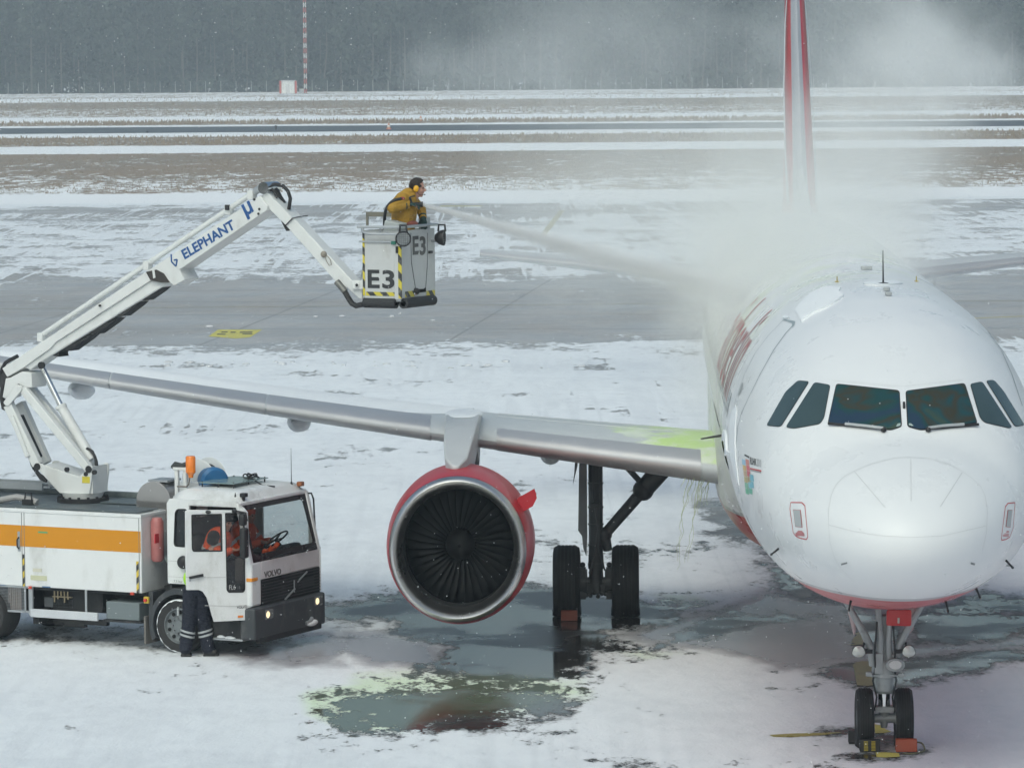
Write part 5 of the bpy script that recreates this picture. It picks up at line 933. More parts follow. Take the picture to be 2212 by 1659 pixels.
# hatch of dark glass on small feet
hp = [(.0, .75), (.40, .62), (.98, 1.10), (.60, 1.50)]; hp = [(.12, .42), (.74, .42), (.74, 1.42), (.12, 1.42)]
MB().add([(q[0], q[1], 2.515) for q in hp] + [(q[0], q[1], 2.528) for q in hp], [(3, 2, 1, 0), (4, 5, 6, 7), (0, 1, 5, 4), (1, 2, 6, 5), (2, 3, 7, 6), (3, 0, 4, 7)]).build('roof_hatch', M('hatch glass', (.22, .30, .30), .15, var=.1), cab, 0)
b = MB()
for q in ((.16, .46), (.45, .44), (.70, .46), (.70, .9), (.70, 1.38), (.16, 1.38)): b.cyl((q[0], q[1], 2.40), (q[0], q[1], 2.54), .012, None, 8)
b.build('hatch_foot', dkm, cab); r_ = random.Random(4); MB().tube([(.58 + .07 * math.cos(t * 1.9) + .03 * math.sin(t * 3.1), 1.16 + .11 * math.sin(t * 1.3), 2.55 + .03 * math.sin(t * 2.7) + .02) for t in np.linspace(0, 14, 70)] + [(.85, 1.05, 2.45), (.98, 1.2, 2.42)], .011, 6).build('coiled_cable', hose, cab)
# front: windscreen with its black frame, panel, grille, bumper
WB_, WTp = (AF + .01, 1.40), (1.035, 2.26)
def fs(l, t, o=0.): return Vector((WB_[0] + (WTp[0] - WB_[0]) * t + o, l, WB_[1] + (WTp[1] - WB_[1]) * t))      # windscreen plane, t 0..1 up
tq = (0, 0, 0); wo = roundp([(.02, .0), (WT - .02, .0), (WT - .06, 1.0), (.06, 1.0)], .07, 6); wi_ = roundp([(.14, .13), (WT - .14, .13), (WT - .19, .89), (.16, .89)], .07, 6)
plate(wo, [wi_], lambda l, t: fs(l, t), (.012, 0, .003), 'windscreen_frame', M('black ceramic edge', (.022, .014, .016), .25, coat=.3), cab, 0)
plate(wi_, [], lambda l, t: fs(l, t, -.002), (.006, 0, 0), 'windscreen', GLW, cab, 0)
MB().box((1.0, .04, 2.235), (1.06, WT - .04, 2.30)).build('header', tw, cab, bevel=.02)
for l in (.03, WT - .03): MB().bar((AF, l, 1.38), (1.03, l, 2.28), .09, .06).build('windscreen_pillar', tw, cab, bevel=.015)
MB().box((AF - .02, .28, 1.13), (AF + .025, WT, 1.41)).build('front_panel', M('front panel pinkish', (.66, .64, .65), .3, var=.06, vs=3, coat=.3, dirt=(.50, .48, .47), dirts=3), cab, bevel=.02)
MB().box((AF - .10, -.01, .755), (AF + .035, .275, 1.41)).build('corner_panel', tw, cab, bevel=.03); MB().box((AF - .10, WT - .02, .755), (AF + .035, WT + .01, 1.41)).build('corner_panel', tw, cab, bevel=.02)
MB().box((AF - .06, .29, .70), (AF + .02, WT - .01, 1.13)).build('grille', chs, cab, bevel=.01); b = MB()
for k in range(9): b.box((AF + .02, .30, .735 + .045 * k), (AF + .038, WT - .03, .748 + .045 * k))
b.box((AF + .02, 1.45, .88), (AF + .03, 1.85, 1.0)); b.build('grille_slat', M('grille plastic', (.03, .031, .034), .5), cab, 0)
q0 = frnt(1, 1850, 975, AF + .04); q1 = frnt(1, 1992, 795, AF + .04); qm = frnt(1, 1922, 886, AF + .04)
b = MB().bar((AF + .045, *q0), (AF + .045, qm[0] - .04, qm[1] - .04), .02, .02).bar((AF + .045, qm[0] + .03, qm[1] + .05), (AF + .045, *q1), .02, .02); b.build('grille_badge', alu, cab); MB().box((AF + .035, qm[0] - .07, qm[1] - .09), (AF + .05, qm[0] + .07, qm[1] + .09)).build('badge_plate', chs, cab, bevel=.004); MB().box((AF + .045, qm[0] - .075, qm[1] - .09), (AF + .056, qm[0] - .06, qm[1] + .09)).build('badge_edge', alu, cab, 0)
q0 = frnt(1, 1718, 825, AF + .03); q1 = frnt(1, 1835, 825, AF + .03); text('lettering', 'VOLVO', .12, M('letter grey', (.16, .15, .15), .4, .4), cab, (AF + .026, q0[0], q0[1] - .02), (0, 1, 0), (0, 0, 1), bold=.004, sx=abs(q1[0] - q0[0]) / .43, ext=.004)
b = MB().box((AF - .16, -.04, .26), (AF + .10, WT + .02, .745)); b.build('bumper', plb, cab, bevel=.035)
MB().box((AF + .02, .1, .20), (AF + .10, WT - .1, .30)).build('bumper_lip', chs, cab, bevel=.02)
lit = emis('lit headlamp', (1.0, .82, .5), 1.6)
for px in ((1745, 1072), (2065, 985)):
    l, z = frnt(1, *px, AF + .1); h = MB().box((AF + .06, l - .10, z - .075), (AF + .106, l + .14, z + .075)).build('headlight', M('lamp housing', (.33, .34, .34), .25, .5, var=.3, vs=9), cab, bevel=.012)
    MB().lathe([(0, .014), (.042, .010), (.052, 0)], (AF + .105, l - .03, z), (1, 0, 0), 18).build('lens', lit, h)
orl = M('orange lens', (.75, .28, .03), .25); q0, q1 = near(1, 1620, 838, -.005), near(1, 1698, 866, -.005)
MB().box((AF - .06, -.02, q1[1]), (AF + .045, .16, q0[1])).build('turn_signal', orl, cab, bevel=.008)
# step below the door with snow on it, corner mirror, marker lamps, aerials
MB().box((.42, .04, .26), (AF - .1, .5, .52)).build('step_well', chs, cab, bevel=.01); MB().box((.44, -.03, .24), (AF - .12, .3, .27)).build('step', alu, cab, bevel=.006); r_ = random.Random(6); b = MB()
for k in range(26): b.ball((r_.uniform(.5, AF - .2), r_.uniform(0, .16), .275), (r_.uniform(.03, .09), r_.uniform(.02, .05), r_.uniform(.01, .045)), 9, 6)
b.build('step_snow', sm, cab, 60)
MB().box((.98, .16, 2.36), (1.07, .26, 2.42)).box((1.0, .19, 2.3), (1.04, .23, 2.37)).build('marker_lamp', dkm, cab, bevel=.01); MB().box((.97, 1.86, 2.36), (1.06, 1.96, 2.43)).build('marker_lamp', M('amber dark lens', (.32, .12, .05), .3), cab, bevel=.015); MB().cyl((.92, .14, 2.33), (.92, .14, 2.43), .022, .003, 8).build('aerial_foot', dkm, cab)
MB().tube([(.95, 1.75, 2.36), (.95, 1.75, 2.62), (.95, 1.75, 2.95)], [.008, .005, .003], 6).cyl((.95, 1.75, 2.36), (.95, 1.75, 2.44), .03, .012, 10).build('whip_aerial', dkm, cab)
MB().tube([(1.05, WT - .02, 2.24), (1.10, WT + .03, 2.24), (1.12, WT + .06, 2.15), (1.14, WT + .07, 1.6)], .014, 8).build('mirror_arm', dkm, cab); MB().box((1.10, WT + .10, 1.06), (1.16, WT + .22, 1.42)).build('wing_mirror', M('mirror grey', (.42, .43, .45), .5), cab, bevel=.03)
MB().bar((AF + .06, .5, 1.42), (AF + .03, 1.15, 1.45), .02).bar((AF + .06, 1.3, 1.42), (AF + .03, 1.9, 1.46), .02).build('wiper', dkm, cab); MB().tube([(AF + .11, 1.45, .34), (AF + .13, 1.55, .36), (AF + .12, 1.62, .40)], .03, 8).build('tow_eye', alu, cab); MB().ball((AF + .12, 1.62, .33), (.05, .16, .05), 12, 8).build('bumper_snow', sm, cab, 60)
MB().lathe([(.03, 0), (.034, .1), (.02, .14), (.012, .5)], (AF - .3, 1.55, .15), (0, 1, -.05), 14).build('drag_link', chs, cab)
text('lettering', '7.5 bar', .055, gyl, cab, (near(1, 1128, 860)[0], -.003, 1.06), (1, 0, 0), (0, 0, 1), ext=.001)
# interior: dashboard, seats, wheel
dash = M('dashboard', (.045, .04, .042), .7); MB().box((.93, .06, 1.10), (1.19, WT - .06, 1.46)).box((.86, 1.15, 1.12), (1.0, 1.95, 1.50)).box((1.02, .9, 1.46), (1.16, 1.1, 1.52)).build('dashboard', dash, cab, bevel=.04)
st_ = MB(); c_ = Vector((.80, 1.52, 1.58)); ax = Vector((-.62, 0, .78)).normalized(); u_, v_ = frame(ax); st_.tube([c_ + (u_ * math.cos(t) + v_ * math.sin(t)) * .21 for t in [2 * math.pi * i / 28 for i in range(28)]], .014, 8, closed=True)
for t in (0, 2.1, 4.2): st_.bar(c_, c_ + (u_ * math.cos(t) + v_ * math.sin(t)) * .21, .03, .015)
st_.cyl(c_, c_ - ax * .3, .03).build('steering_wheel', dkm, cab)
for l in (.48, 1.52): MB().box((.05, l - .24, 1.06), (.50, l + .24, 1.20)).box((-.02, l - .23, 1.15), (.10, l + .23, 1.72)).box((.0, l - .13, 1.74), (.09, l + .13, 1.92)).build('seat', M('seat cloth', (.06, .062, .07), .9, var=.2, vs=9), cab, bevel=.05)
# ---- the open door, swung 45 degrees about its front edge
TH = R(45); HG = Vector((1.185, -.02, 0)); DD = Vector((-math.cos(TH), -math.sin(TH), 0)); DN = Vector((-math.sin(TH), math.cos(TH), 0))
def dr(r, x, y):      # photo point on the door's plane -> (distance from hinge, z)
    Hw = T0 + TF * HG.x + TL * HG.y; Dw = TF * DD.x + TL * DD.y; Nw = TF * DN.x + TL * DN.y; P = hit(*V(r, x, y), Hw, Nw) - Hw; return P.dot(Dw), P.z
PD = lambda s_, z: HG + DD * s_ + Vector((0, 0, z))
door = empty('door', (0, 0, 0)); door.parent = TR
do = [dr(1, *q) for q in [(1205, 405), (1222, 396), (1590, 398), (1598, 430), (1612, 700), (1616, 1110), (1390, 1121), (1378, 1080), (1362, 1020), (1345, 965), (1318, 925), (1290, 914), (1212, 915), (1206, 700)]]
w1 = roundp([dr(1, *q) for q in [(1243, 426), (1440, 420), (1444, 664), (1255, 666), (1246, 650)]], .015); w2 = roundp([dr(1, *q) for q in [(1462, 415), (1585, 415), (1590, 560), (1592, 915), (1580, 930), (1485, 932), (1472, 915), (1466, 690)]], .015)
plate(do, [w1, w2], PD, DN * .05, 'door_panel', tw, door, .01)
for w_ in (w1, w2):
    cx, cz = np.mean(np.array(w_), 0); ins = [(q[0] + (.012 if q[0] < cx else -.012), q[1] + (.012 if q[1] < cz else -.012)) for q in w_]; plate(w_, [ins], lambda s_, z: PD(s_, z) - DN * .006, DN * .062, 'window_seal', seal, door, 0)
    plate(w_, [], lambda s_, z: PD(s_, z) + DN * .02, DN * .005, 'door_glass', glass('door glass', (.90, .88, .87), .03), door, 0)
q0, q1 = dr(1, 1225, 835), dr(1, 1318, 816); MB().bar(PD(*q0) - DN * .03, PD(*q1) - DN * .03, .022, .04).build('door_handle', dkm, door, bevel=.006); q = dr(1, 1232, 852); MB().cyl(PD(*q), PD(*q) - DN * .01, .016).build('lock', alu, door)
for (x0, x1, y) in ((1208, 1465, 832),): q0, q1 = dr(1, x0, y), dr(1, x1, y); MB().bar(PD(*q0) - DN * .003, PD(*q1) - DN * .003, .006, .008).build('crease', M('crease grey', (.5, .5, .5), .5), door)
q0, q1 = dr(1, 1330, 1015), dr(1, 1612, 1022); MB().bar(PD(*q0) - DN * .003, PD(*q1) - DN * .003, .006, .008).build('crease', MATS['crease grey'], door)
q0, q1 = dr(1, 1543, 1080), dr(1, 1578, 1092); MB().add([tuple(PD(q0[0], q0[1]) - DN * .012), tuple(PD(q1[0], q0[1]) - DN * .012), tuple(PD(q1[0], q1[1]) - DN * .012), tuple(PD(q0[0], q1[1]) - DN * .012)], [(0, 1, 2, 3)]).build('side_reflector', M('orange reflector', (.75, .22, .04), .3), door, 0)
q0, q1 = dr(1, 1538, 1034), dr(1, 1608, 1034); text('lettering', 'VOLVO', .06, M('letter grey', (.16, .15, .15), .4), door, PD(*q0) - DN * .004, -DD, (0, 0, 1), sx=abs(q1[0] - q0[0]) / .21, ext=.001, bold=.002)
q0, q1 = dr(1, 1488, 914), dr(1, 1535, 914); text('lettering', 'FL6', .10, M('letter pale', (.5, .5, .5), .5), door, PD(*q0) + DN * .016, -DD, (0, 0, 1), sx=.7, ext=.001)
q0 = dr(1, 1540, 914); text('lettering', '14', .09, M('letter dim', (.16, .16, .17), .5), door, PD(*q0) + DN * .016, -DD, (0, 0, 1), sx=.6, ext=.001)
# mirrors on the door front
q0, q1 = dr(1, 1520, 402), dr(1, 1580, 408); q2 = dr(1, 1350, 408)
MB().tube([PD(*q0) - DN * .02, PD(q0[0], q0[1] + .01) - DN * .10, PD(*q1) - DN * .14, PD(q1[0] - .02, q1[1] - .12) - DN * .15], .014, 8).ball(PD(*q0) - DN * .02, .04, 10, 8).ball(PD(*q2) - DN * .01, (.05, .03, .025), 10, 8).build('mirror_arm', dkm, door)
q0, q1 = dr(1, 1545, 505), dr(1, 1590, 700); mc = PD((q0[0] + q1[0]) / 2, 0) - DN * .16; MB().box((mc.x - .05, mc.y - .07, q1[1]), (mc.x + .05, mc.y + .07, q0[1])).build('wing_mirror', dkm, door, bevel=.03)
q0, q1 = dr(1, 1540, 415), dr(1, 1585, 490); mc = PD((q0[0] + q1[0]) / 2, 0) - DN * .13; MB().box((mc.x - .05, mc.y - .06, q1[1]), (mc.x + .05, mc.y + .06, q0[1])).build('wing_mirror', dkm, door, bevel=.03)
MB().bar(PD(.02, .62) + DN * .02, Vector((1.19, .03, .62)), .03).build('hinge', chs, door)
# black rubber mirror pad on the cab side, seen past the door
q = near(1, 1190, 732); MB().ball((q[0] + .03, -.05, q[1]), (.10, .07, .10), 14, 10).build('grab_pad', dkm, cab)
# ---- things on the roof between cab and boom
q = near(1, 1040, 260, .9); MB().lathe([(0, -.25), (.30, -.25), (.30, .25), (0, .25)], (q[0], .95, 2.17), (0, 1, 0), 40).box((q[0] - .30, .70, 1.9), (q[0] + .30, 1.2, 2.17)).build('heater_drum', M('stainless drum', (.46, .44, .43), .35, .75, var=.15, vs=3), TR, 40, .006)
MB().box((q[0] - .12, .75, 2.46), (q[0] + .22, 1.15, 2.49)).build('drum_cap', alu, TR, 0); MB().box((q[0] - .42, .55, 2.035), (q[0] + .2, 1.3, 2.06)).build('drum_tray', alu, TR, 0)
hx, hz = near(1, 1330, 195, 1.0); b = MB()
for dl in (-.16, .16): b.lathe([(0, 0), (.27, 0), (.29, .015), (.27, .03), (0, .03)], (hx - .05, 1.05 + dl, hz + .02), (0, 1, 0), 36)
b.build('hose_reel', M('reel grey', (.55, .57, .58), .4), TR, 40); MB().cyl((hx - .05, .92, hz + .02), (hx - .05, 1.18, hz + .02), .20, None, 30).build('wound_hose', hose, TR)
MB().lathe([(0, 0), (.20, 0), (.22, .03), (.22, .20), (.18, .24), (0, .24)], (hx + .10, 1.0, hz - .02), (.75, -.65, 0), 30).build('reel_motor_cover', M('reel blue', (.02, .13, .30), .4, var=.25, vs=8), TR, 40)
MB().box((hx - .34, .78, 1.95), (hx + .05, 1.0, hz - .02)).build('reel_bracket', tw, TR, bevel=.02)
b = MB(); 
for x in (1150, 1205): q = near(1, x, 200, .6); b.box((q[0] - .03, .57, 2.0), (q[0] + .03, .63, near(1, x, 130, .6)[1]))
q0, q1 = near(1, 1140, 128, .6), near(1, 1215, 120, .6); b.box((q0[0] - .03, .56, q0[1] - .02), (q1[0] + .04, .64, q0[1] + .03)); b.build('beacon_frame', bw, TR, bevel=.008)
MB().tube([(q0[0] - .06, .6, q0[1] + .02), (q0[0], .6, q0[1] + .06), (q0[0] + .12, .6, q0[1] + .05), (q1[0] + .05, .6, q0[1] + .11)], [.03, .05, .04, .03], 10).build('folded_cover', M('black cover', (.05, .055, .055), .8, var=.4, vs=9), TR)
q = near(1, 1238, 120, .5); bl = MB().lathe([(0, -.16), (.035, -.15), (.04, -.11), (.075, -.07), (.075, .15), (.06, .175), (0, .18)], (q[0], .5, q[1]), (0, 0, 1), 24).build('beacon', M('beacon orange', (.85, .22, .02), .15, var=.15, vs=14, coat=.5), TR, 40); MB().cyl((q[0], .5, q[1] - .04), (q[0], .5, q[1] + .05), .04, None, 14).build('reflector', M('beacon core', (.45, .16, .03), .3), bl)
q1 = near(1, 1232, 180, .5); q2 = near(1, 1225, 230, .5); q3 = near(1, 1150, 242, .5); MB().tube([(q[0], .5, q[1] - .14), (q1[0], .5, q1[1]), (q2[0], .5, q2[1]), (q2[0] - .04, .5, q3[1]), (q3[0], .5, q3[1])], .012, 8).build('beacon_stem', M('stem brown', (.16, .14, .12), .5), TR)
# ladder lying on the roof, plumbing at the left edge
b = MB().box((-5.2, 1.42, Z1 + .14), (near(1, 280, 265, 1.45)[0], 1.46, Z1 + .24)).box((-5.2, 1.80, Z1 + .14), (-2.95, 1.84, Z1 + .24))
for k in range(9): b.cyl((-5.1 + .27 * k, 1.44, Z1 + .19), (-5.1 + .27 * k, 1.82, Z1 + .19), .018, None, 8)
b.build('ladder', alu, TR, 0); q = near(1, 20, 330, .35); MB().tube([(q[0] - .3, .35, Z1 + .06), (q[0], .35, Z1 + .10), (q[0] + .25, .35, Z1 + .15), (q[0] + .5, .35, Z1 + .12), (q[0] + .62, .35, Z1 + .08)], .05, 10).build('pipe_bend', M('dirty plastic pipe', (.36, .35, .34), .5), TR); q = near(1, 185, 330, .3); MB().box((q[0] - .09, .25, Z1 + .045), (q[0] + .08, .36, Z1 + .13)).tube([(q[0] - .07, .3, Z1 + .12), (q[0] - .05, .3, Z1 + .23), (q[0] + .05, .3, Z1 + .23), (q[0] + .06, .3, Z1 + .12)], .012, 6).build('junction_box', dkm, TR, bevel=.005)
# ---- boom
BL = 1.05
def bm_(r, pts, l0, l1, name, mat, bev=.008, off=None): return prism(name, nl(r, pts, l0 if off is None else off), l0, l1, mat, None, bev)
c_ = near(4, 890, 1520, BL); b = MB().cyl((c_[0], BL, Z1 + .045), (c_[0], BL, Z1 + .11), .40, None, 48); b.build('slew_ring', chs, TR); MB().cyl((c_[0], BL, Z1 + .11), (c_[0], BL, Z1 + .20), .30, .33, 40).build('slew_drum', bw, TR); b = MB()
for k in range(16): t = 2 * math.pi * k / 16; b.cyl((c_[0] + .37 * math.cos(t), BL + .37 * math.sin(t), Z1 + .11), (c_[0] + .37 * math.cos(t), BL + .37 * math.sin(t), Z1 + .14), .022, None, 6)
b.build('ring_bolt', dkm, TR)
tp = [(372, 1170), (395, 1150), (440, 1150), (460, 1165), (850, 1288), (905, 1235), (925, 1185), (965, 1170), (985, 1190), (985, 1270), (958, 1478), (640, 1470), (500, 1320)]
for l0 in (.80, 1.26): bm_(4, tp, l0, l0 + .04, 'turret_plate', bw, off=.80)
b = MB(); qa, qb = near(4, 965, 1200, .8), near(4, 955, 1475, .8); b.box((qa[0] - .05, .84, qb[1]), (qa[0] + .02, 1.26, qa[1] + .02)); qc = near(4, 640, 1465, .8); b.add([(near(4, 460, 1165, .8)[0], .84, near(4, 460, 1165, .8)[1]), (near(4, 850, 1288, .8)[0], .84, near(4, 850, 1288, .8)[1]), (near(4, 850, 1288, .8)[0], 1.26, near(4, 850, 1288, .8)[1]), (near(4, 460, 1165, .8)[0], 1.26, near(4, 460, 1165, .8)[1])], [(0, 1, 2, 3)])
b.add([(qc[0], .84, qc[1]), (near(4, 420, 1220, .8)[0], .84, near(4, 420, 1220, .8)[1]), (near(4, 420, 1220, .8)[0], 1.26, near(4, 420, 1220, .8)[1]), (qc[0], 1.26, qc[1])], [(0, 1, 2, 3)]); b.build('turret_web', bw, TR, 0)
q = near(4, 922, 1325, .8); MB().box((q[0] - .07, .796, q[1] - .05), (q[0] + .07, .799, q[1] + .05)).build('yellow_plate', M('plate yellow', (.62, .52, .05), .4), TR, 0)
b = MB()
for px in ((397, 1185), (948, 1213), (918, 1263), (187, 350), (66, 495), (438, 100), (710, 1215), (1005, 1245)): q = near(4, *px, .79); rr0 = .055 if px[0] not in (710, 1005, 918) else .035; MB().cyl((q[0], .785, q[1]), (q[0], .83, q[1]), rr0, None, 18).build('pivot_pin', dkm, TR)
def strut(name, p, q, l, w, mat=bw, r=4): a_, c_ = near(r, *p, l), near(r, *q, l); return MB().bar((a_[0], l, a_[1]), (c_[0], l, c_[1]), w, w * .8, up=(0, 1, 0)).build(name, mat, TR, bevel=.012)
strut('rear_strut', (95, 520), (405, 1165), .86, .15); strut('rear_strut', (215, 500), (500, 1150), 1.30, .15); strut('front_strut', (250, 350), (950, 1200), .86, .13); strut('front_strut', (330, 340), (1010, 1180), 1.30, .13)
MB().bar((near(4, 125, 640, .78)[0], .78, near(4, 125, 640, .78)[1]), (near(4, 300, 1080, .78)[0], .78, near(4, 300, 1080, .78)[1]), .07, .05, up=(0, 1, 0)).build('rear_strut_cover', bw, TR, bevel=.01)
strut('inner_hose_bundle', (215, 640), (420, 1090), 1.1, .10, hose)
bm_(4, roundp([(30, 500), (60, 535), (95, 530), (235, 360), (222, 315), (165, 310)], 20), .78, .83, 'link_plate', bw); bm_(4, [(60, 240), (110, 230), (235, 165), (335, 180), (345, 340), (250, 330), (200, 300), (60, 460), (25, 440)], .86, 1.26, 'boom_root', bw, .01)
a_, c_, d_ = near(4, 445, 110, BL), near(4, 650, 530, BL), near(4, 985, 1110, BL)
MB().cyl((a_[0], BL, a_[1]), (c_[0], BL, c_[1]), .045, None, 18).build('cylinder_rod', chrome, TR); MB().cyl((c_[0], BL, c_[1]), (d_[0], BL, d_[1]), .075, .085, 20).cyl((c_[0], BL, c_[1]), (c_[0] + .02, BL, c_[1] - .04), .09, None, 20).build('cylinder_barrel', bw, TR)
for p_ in ([(860, 1018), (900, 990), (960, 1000), (1010, 1060), (1035, 1130), (1040, 1200)], [(880, 1010), (940, 990), (990, 1020), (1025, 1100), (1030, 1200)]): MB().tube([(q[0], 1.0, q[1]) for q in nl(4, p_, 1.0)], .022, 8).build('hydraulic_hose', hose, TR)
for p_ in ([(320, 1075), (350, 1170), (400, 1250), (440, 1310), (500, 1335)], [(335, 1100), (365, 1200), (420, 1270), (480, 1310)], [(30, 350), (5, 300), (0, 220), (25, 130), (60, 70), (110, 40), (190, 0)], [(20, 350), (30, 420), (50, 520), (80, 570), (100, 610)]): MB().tube([(q[0], .95, q[1]) for q in nl(4, p_, .95)], .03, 8).build('hydraulic_hose', hose, TR)
bm_(4, [(0, 330), (-10, 450), (15, 570), (60, 590), (45, 540), (25, 440), (30, 350), (80, 225), (35, 150), (0, 220)], .9, 1.2, 'hose_guard', M('black rubber guard', (.03, .03, .032), .7, dirt=(.12, .12, .12), dirts=4), .01)
bm_(2, [(42, 1232), (12, 1180), (245, 1022), (880, 597), (1000, 640), (900, 655), (330, 1025), (300, 1060), (140, 1175)], .86, 1.24, 'outer_boom', bw, .01)
bm_(2, [(140, 1175), (330, 1025), (900, 655), (1005, 668), (975, 690), (300, 1108), (275, 1125), (180, 1190)], .90, 1.20, 'boom_underside', bw, .02)
for p0, p1 in (((305, 1103), (385, 1058)), ((365, 1068), (545, 978)), ((520, 968), (698, 880)), ((676, 862), (835, 785)), ((812, 768), (975, 692))):
    x0, y0 = p0; x1, y1 = p1; bm_(2, [(x0, y0), (x0 + 18, y0 - 14), (x1, y1 - 2), (x1 - 35, y1 + 30), (x0 + 50, y0 + 8)], .92, 1.18, 'cable_chain', chs, .004)
bm_(2, [(870, 605), (1000, 518), (1500, 183), (1545, 150), (1592, 215), (1590, 240), (1068, 592), (1100, 652), (1035, 690), (985, 645), (930, 600)], .84, 1.26, 'inner_boom', bw, .012)
bm_(2, [(868, 606), (930, 592), (975, 615), (1010, 668), (960, 670), (895, 655)], .832, .84, 'boom_mouth', M('dark recess', (.05, .045, .042), .8), 0); bm_(2, [(905, 590), (918, 590), (925, 640), (912, 645)], .825, .832, 'mouth_brace', bw, 0)
a_, c_ = near(2, 245, 985, .95), near(2, 1560, 100, .95); MB().cyl((a_[0], .95, a_[1]), (c_[0], .95, c_[1]), .042, None, 16).build('boom_pipe', bw, TR); a2 = near(2, 1520, 128, .95); MB().cyl((a2[0], .95, a2[1]), (near(2, 1560, 100, .95)[0], .95, near(2, 1560, 100, .95)[1]), .055, None, 16).build('pipe_coupling', alu, TR)
b = MB()
for px in ((250, 985), (880, 560), (1365, 230), (1500, 140)): q = near(2, *px, .95); b.box((q[0] - .05, .88, q[1] - .09), (q[0] + .05, 1.02, q[1] + .05))
b.build('pipe_clamp', bw, TR, bevel=.01); q = near(2, 1360, 222, .9); MB().box((q[0] - .03, .84, q[1] - .04), (q[0] + .03, .9, q[1] + .04)).build('sensor', dkm, TR, bevel=.005)
b = MB()
for px in ((595, 806), (1515, 175), (1545, 232), (1540, 260)): q = near(2, *px, .84); b.cyl((q[0], .825, q[1]), (q[0], .85, q[1]), .018, None, 10)
b.build('boom_bolt', dkm, TR)
# lettering along the boom
blu = M('blue lettering', (.02, .09, .28), .45); e0, e1 = Vector(near(2, 1098, 532, .84)), Vector(near(2, 1402, 345, .84)); d_ = (e1 - e0).normalized(); me = textmesh('ELEPHANT', .30, ext=.001); w_ = max(v.co.x for v in me.vertices); bpy.data.meshes.remove(me)
hgt = (Vector(near(2, 1070, 485, .84)) - Vector(near(2, 1098, 532, .84))).length
text('lettering', 'ELEPHANT', hgt / .70, blu, TR, (e0.x, .836, e0.y), (d_.x, 0, d_.y), (-d_.y, 0, d_.x), sx=(e1 - e0).length / (w_ * hgt / .70 / .30), ext=.001, bold=.006)
e2 = Vector(near(2, 1447, 300, .84)); text('lettering', '\u00b5', .37, blu, TR, (e2.x + .03, .836, e2.y + .06), (d_.x, 0, d_.y), (-d_.y, 0, d_.x), ext=.001, bold=.008)
lg = [near(2, *q, .84) for q in ((1020, 500), (1022, 545), (1048, 572), (1056, 532), (1036, 536))]; b = MB()
for a_, c_ in zip(lg[:-1], lg[1:]): b.bar((a_[0], .835, a_[1]), (c_[0], .835, c_[1]), .022, .004, up=(0, 1, 0))
b.build('emblem', blu, TR, 0)
# ---- jib to the basket
bm_(8, [(165, 190), (215, 165), (240, 235), (535, 535), (452, 622), (250, 425), (185, 330)], .90, 1.20, 'jib_sleeve', bw, .012, off=.9); bm_(8, [(452, 625), (535, 538), (555, 545), (1262, 1300), (1362, 1385), (1362, 1500), (1320, 1490), (1190, 1370), (1050, 1295)], .92, 1.18, 'jib', bw, .012, off=.92)
bm_(8, [(395, 568), (455, 625), (475, 660), (458, 690), (430, 640)], .93, 1.17, 'jib_guide', chs, .004); q0, q1, q2 = near(8, 452, 620, .89), near(8, 530, 536, .89), near(8, 580, 537, .89); MB().bar((q0[0], .893, q0[1]), (q1[0], .893, q1[1]), .012).tube([(q1[0], .893, q1[1]), (q1[0] + .06, 1.0, q1[1] + .02), (q1[0] + .1, 1.18, q1[1] + .03)], .007, 6).build('jib_strap', dkm, TR)
MB().cyl((near(8, 185, 178, .86)[0], .86, near(8, 185, 178, .86)[1]), (near(8, 185, 178, .86)[0], 1.24, near(8, 185, 178, .86)[1]), .09, None, 24).build('elbow_pin', chrome, TR)
for pts, rr0, l in (([(232, 150), (330, 132), (420, 150), (480, 215), (508, 300), (490, 430)], .028, 1.02), ([(232, 158), (300, 165), (345, 210), (385, 290), (430, 365)], .04, 1.10), ([(240, 170), (290, 190), (325, 235), (355, 290)], .022, .98)): MB().tube([(q[0], l, q[1]) for q in nl(8, pts, l)], rr0, 10).build('hydraulic_hose', hose, TR)
q = near(8, 905, 965, .9); MB().ball((q[0], .9, q[1]), (.05, .04, .05), 12, 8).tube([(k[0], .885, k[1]) for k in nl(8, [(920, 970), (935, 1040), (970, 1100), (998, 1090), (985, 1030), (950, 985)], .885)], .006, 6).build('tap_with_wire', M('fitting brown', (.28, .25, .21), .5), TR)
b = MB().tube([(k[0], .90, k[1]) for k in nl(8, [(1150, 1400), (1190, 1470), (1240, 1550), (1290, 1578), (1375, 1560)], .9)], .042, 10); b.build('basket_hose', hose, TR); q0, q1 = near(8, 1060, 1290, .9), near(8, 1160, 1410, .9); MB().cyl((q0[0], .9, q0[1]), (q1[0], .9, q1[1]), .05, None, 14).build('hose_coupling', M('coupling', (.18, .18, .17), .4, .5), TR)
q = near(8, 1315, 1330, .88); MB().box((q[0] - .10, .86, q[1] - .07), (q[0] + .10, .92, q[1] + .07)).cyl((q[0], .84, q[1]), (q[0], .93, q[1]), .045, None, 18).build('basket_bracket', bw, TR, bevel=.02); MB().cyl((q[0], .835, q[1]), (q[0], .842, q[1]), .022, None, 14).build('pivot_pin', dkm, TR); MB().tube([(k[0], .9, k[1]) for k in nl(8, [(1340, 1290), (1360, 1200), (1385, 1040), (1390, 900)], .9)], .01, 6).build('basket_stay', alu, TR)
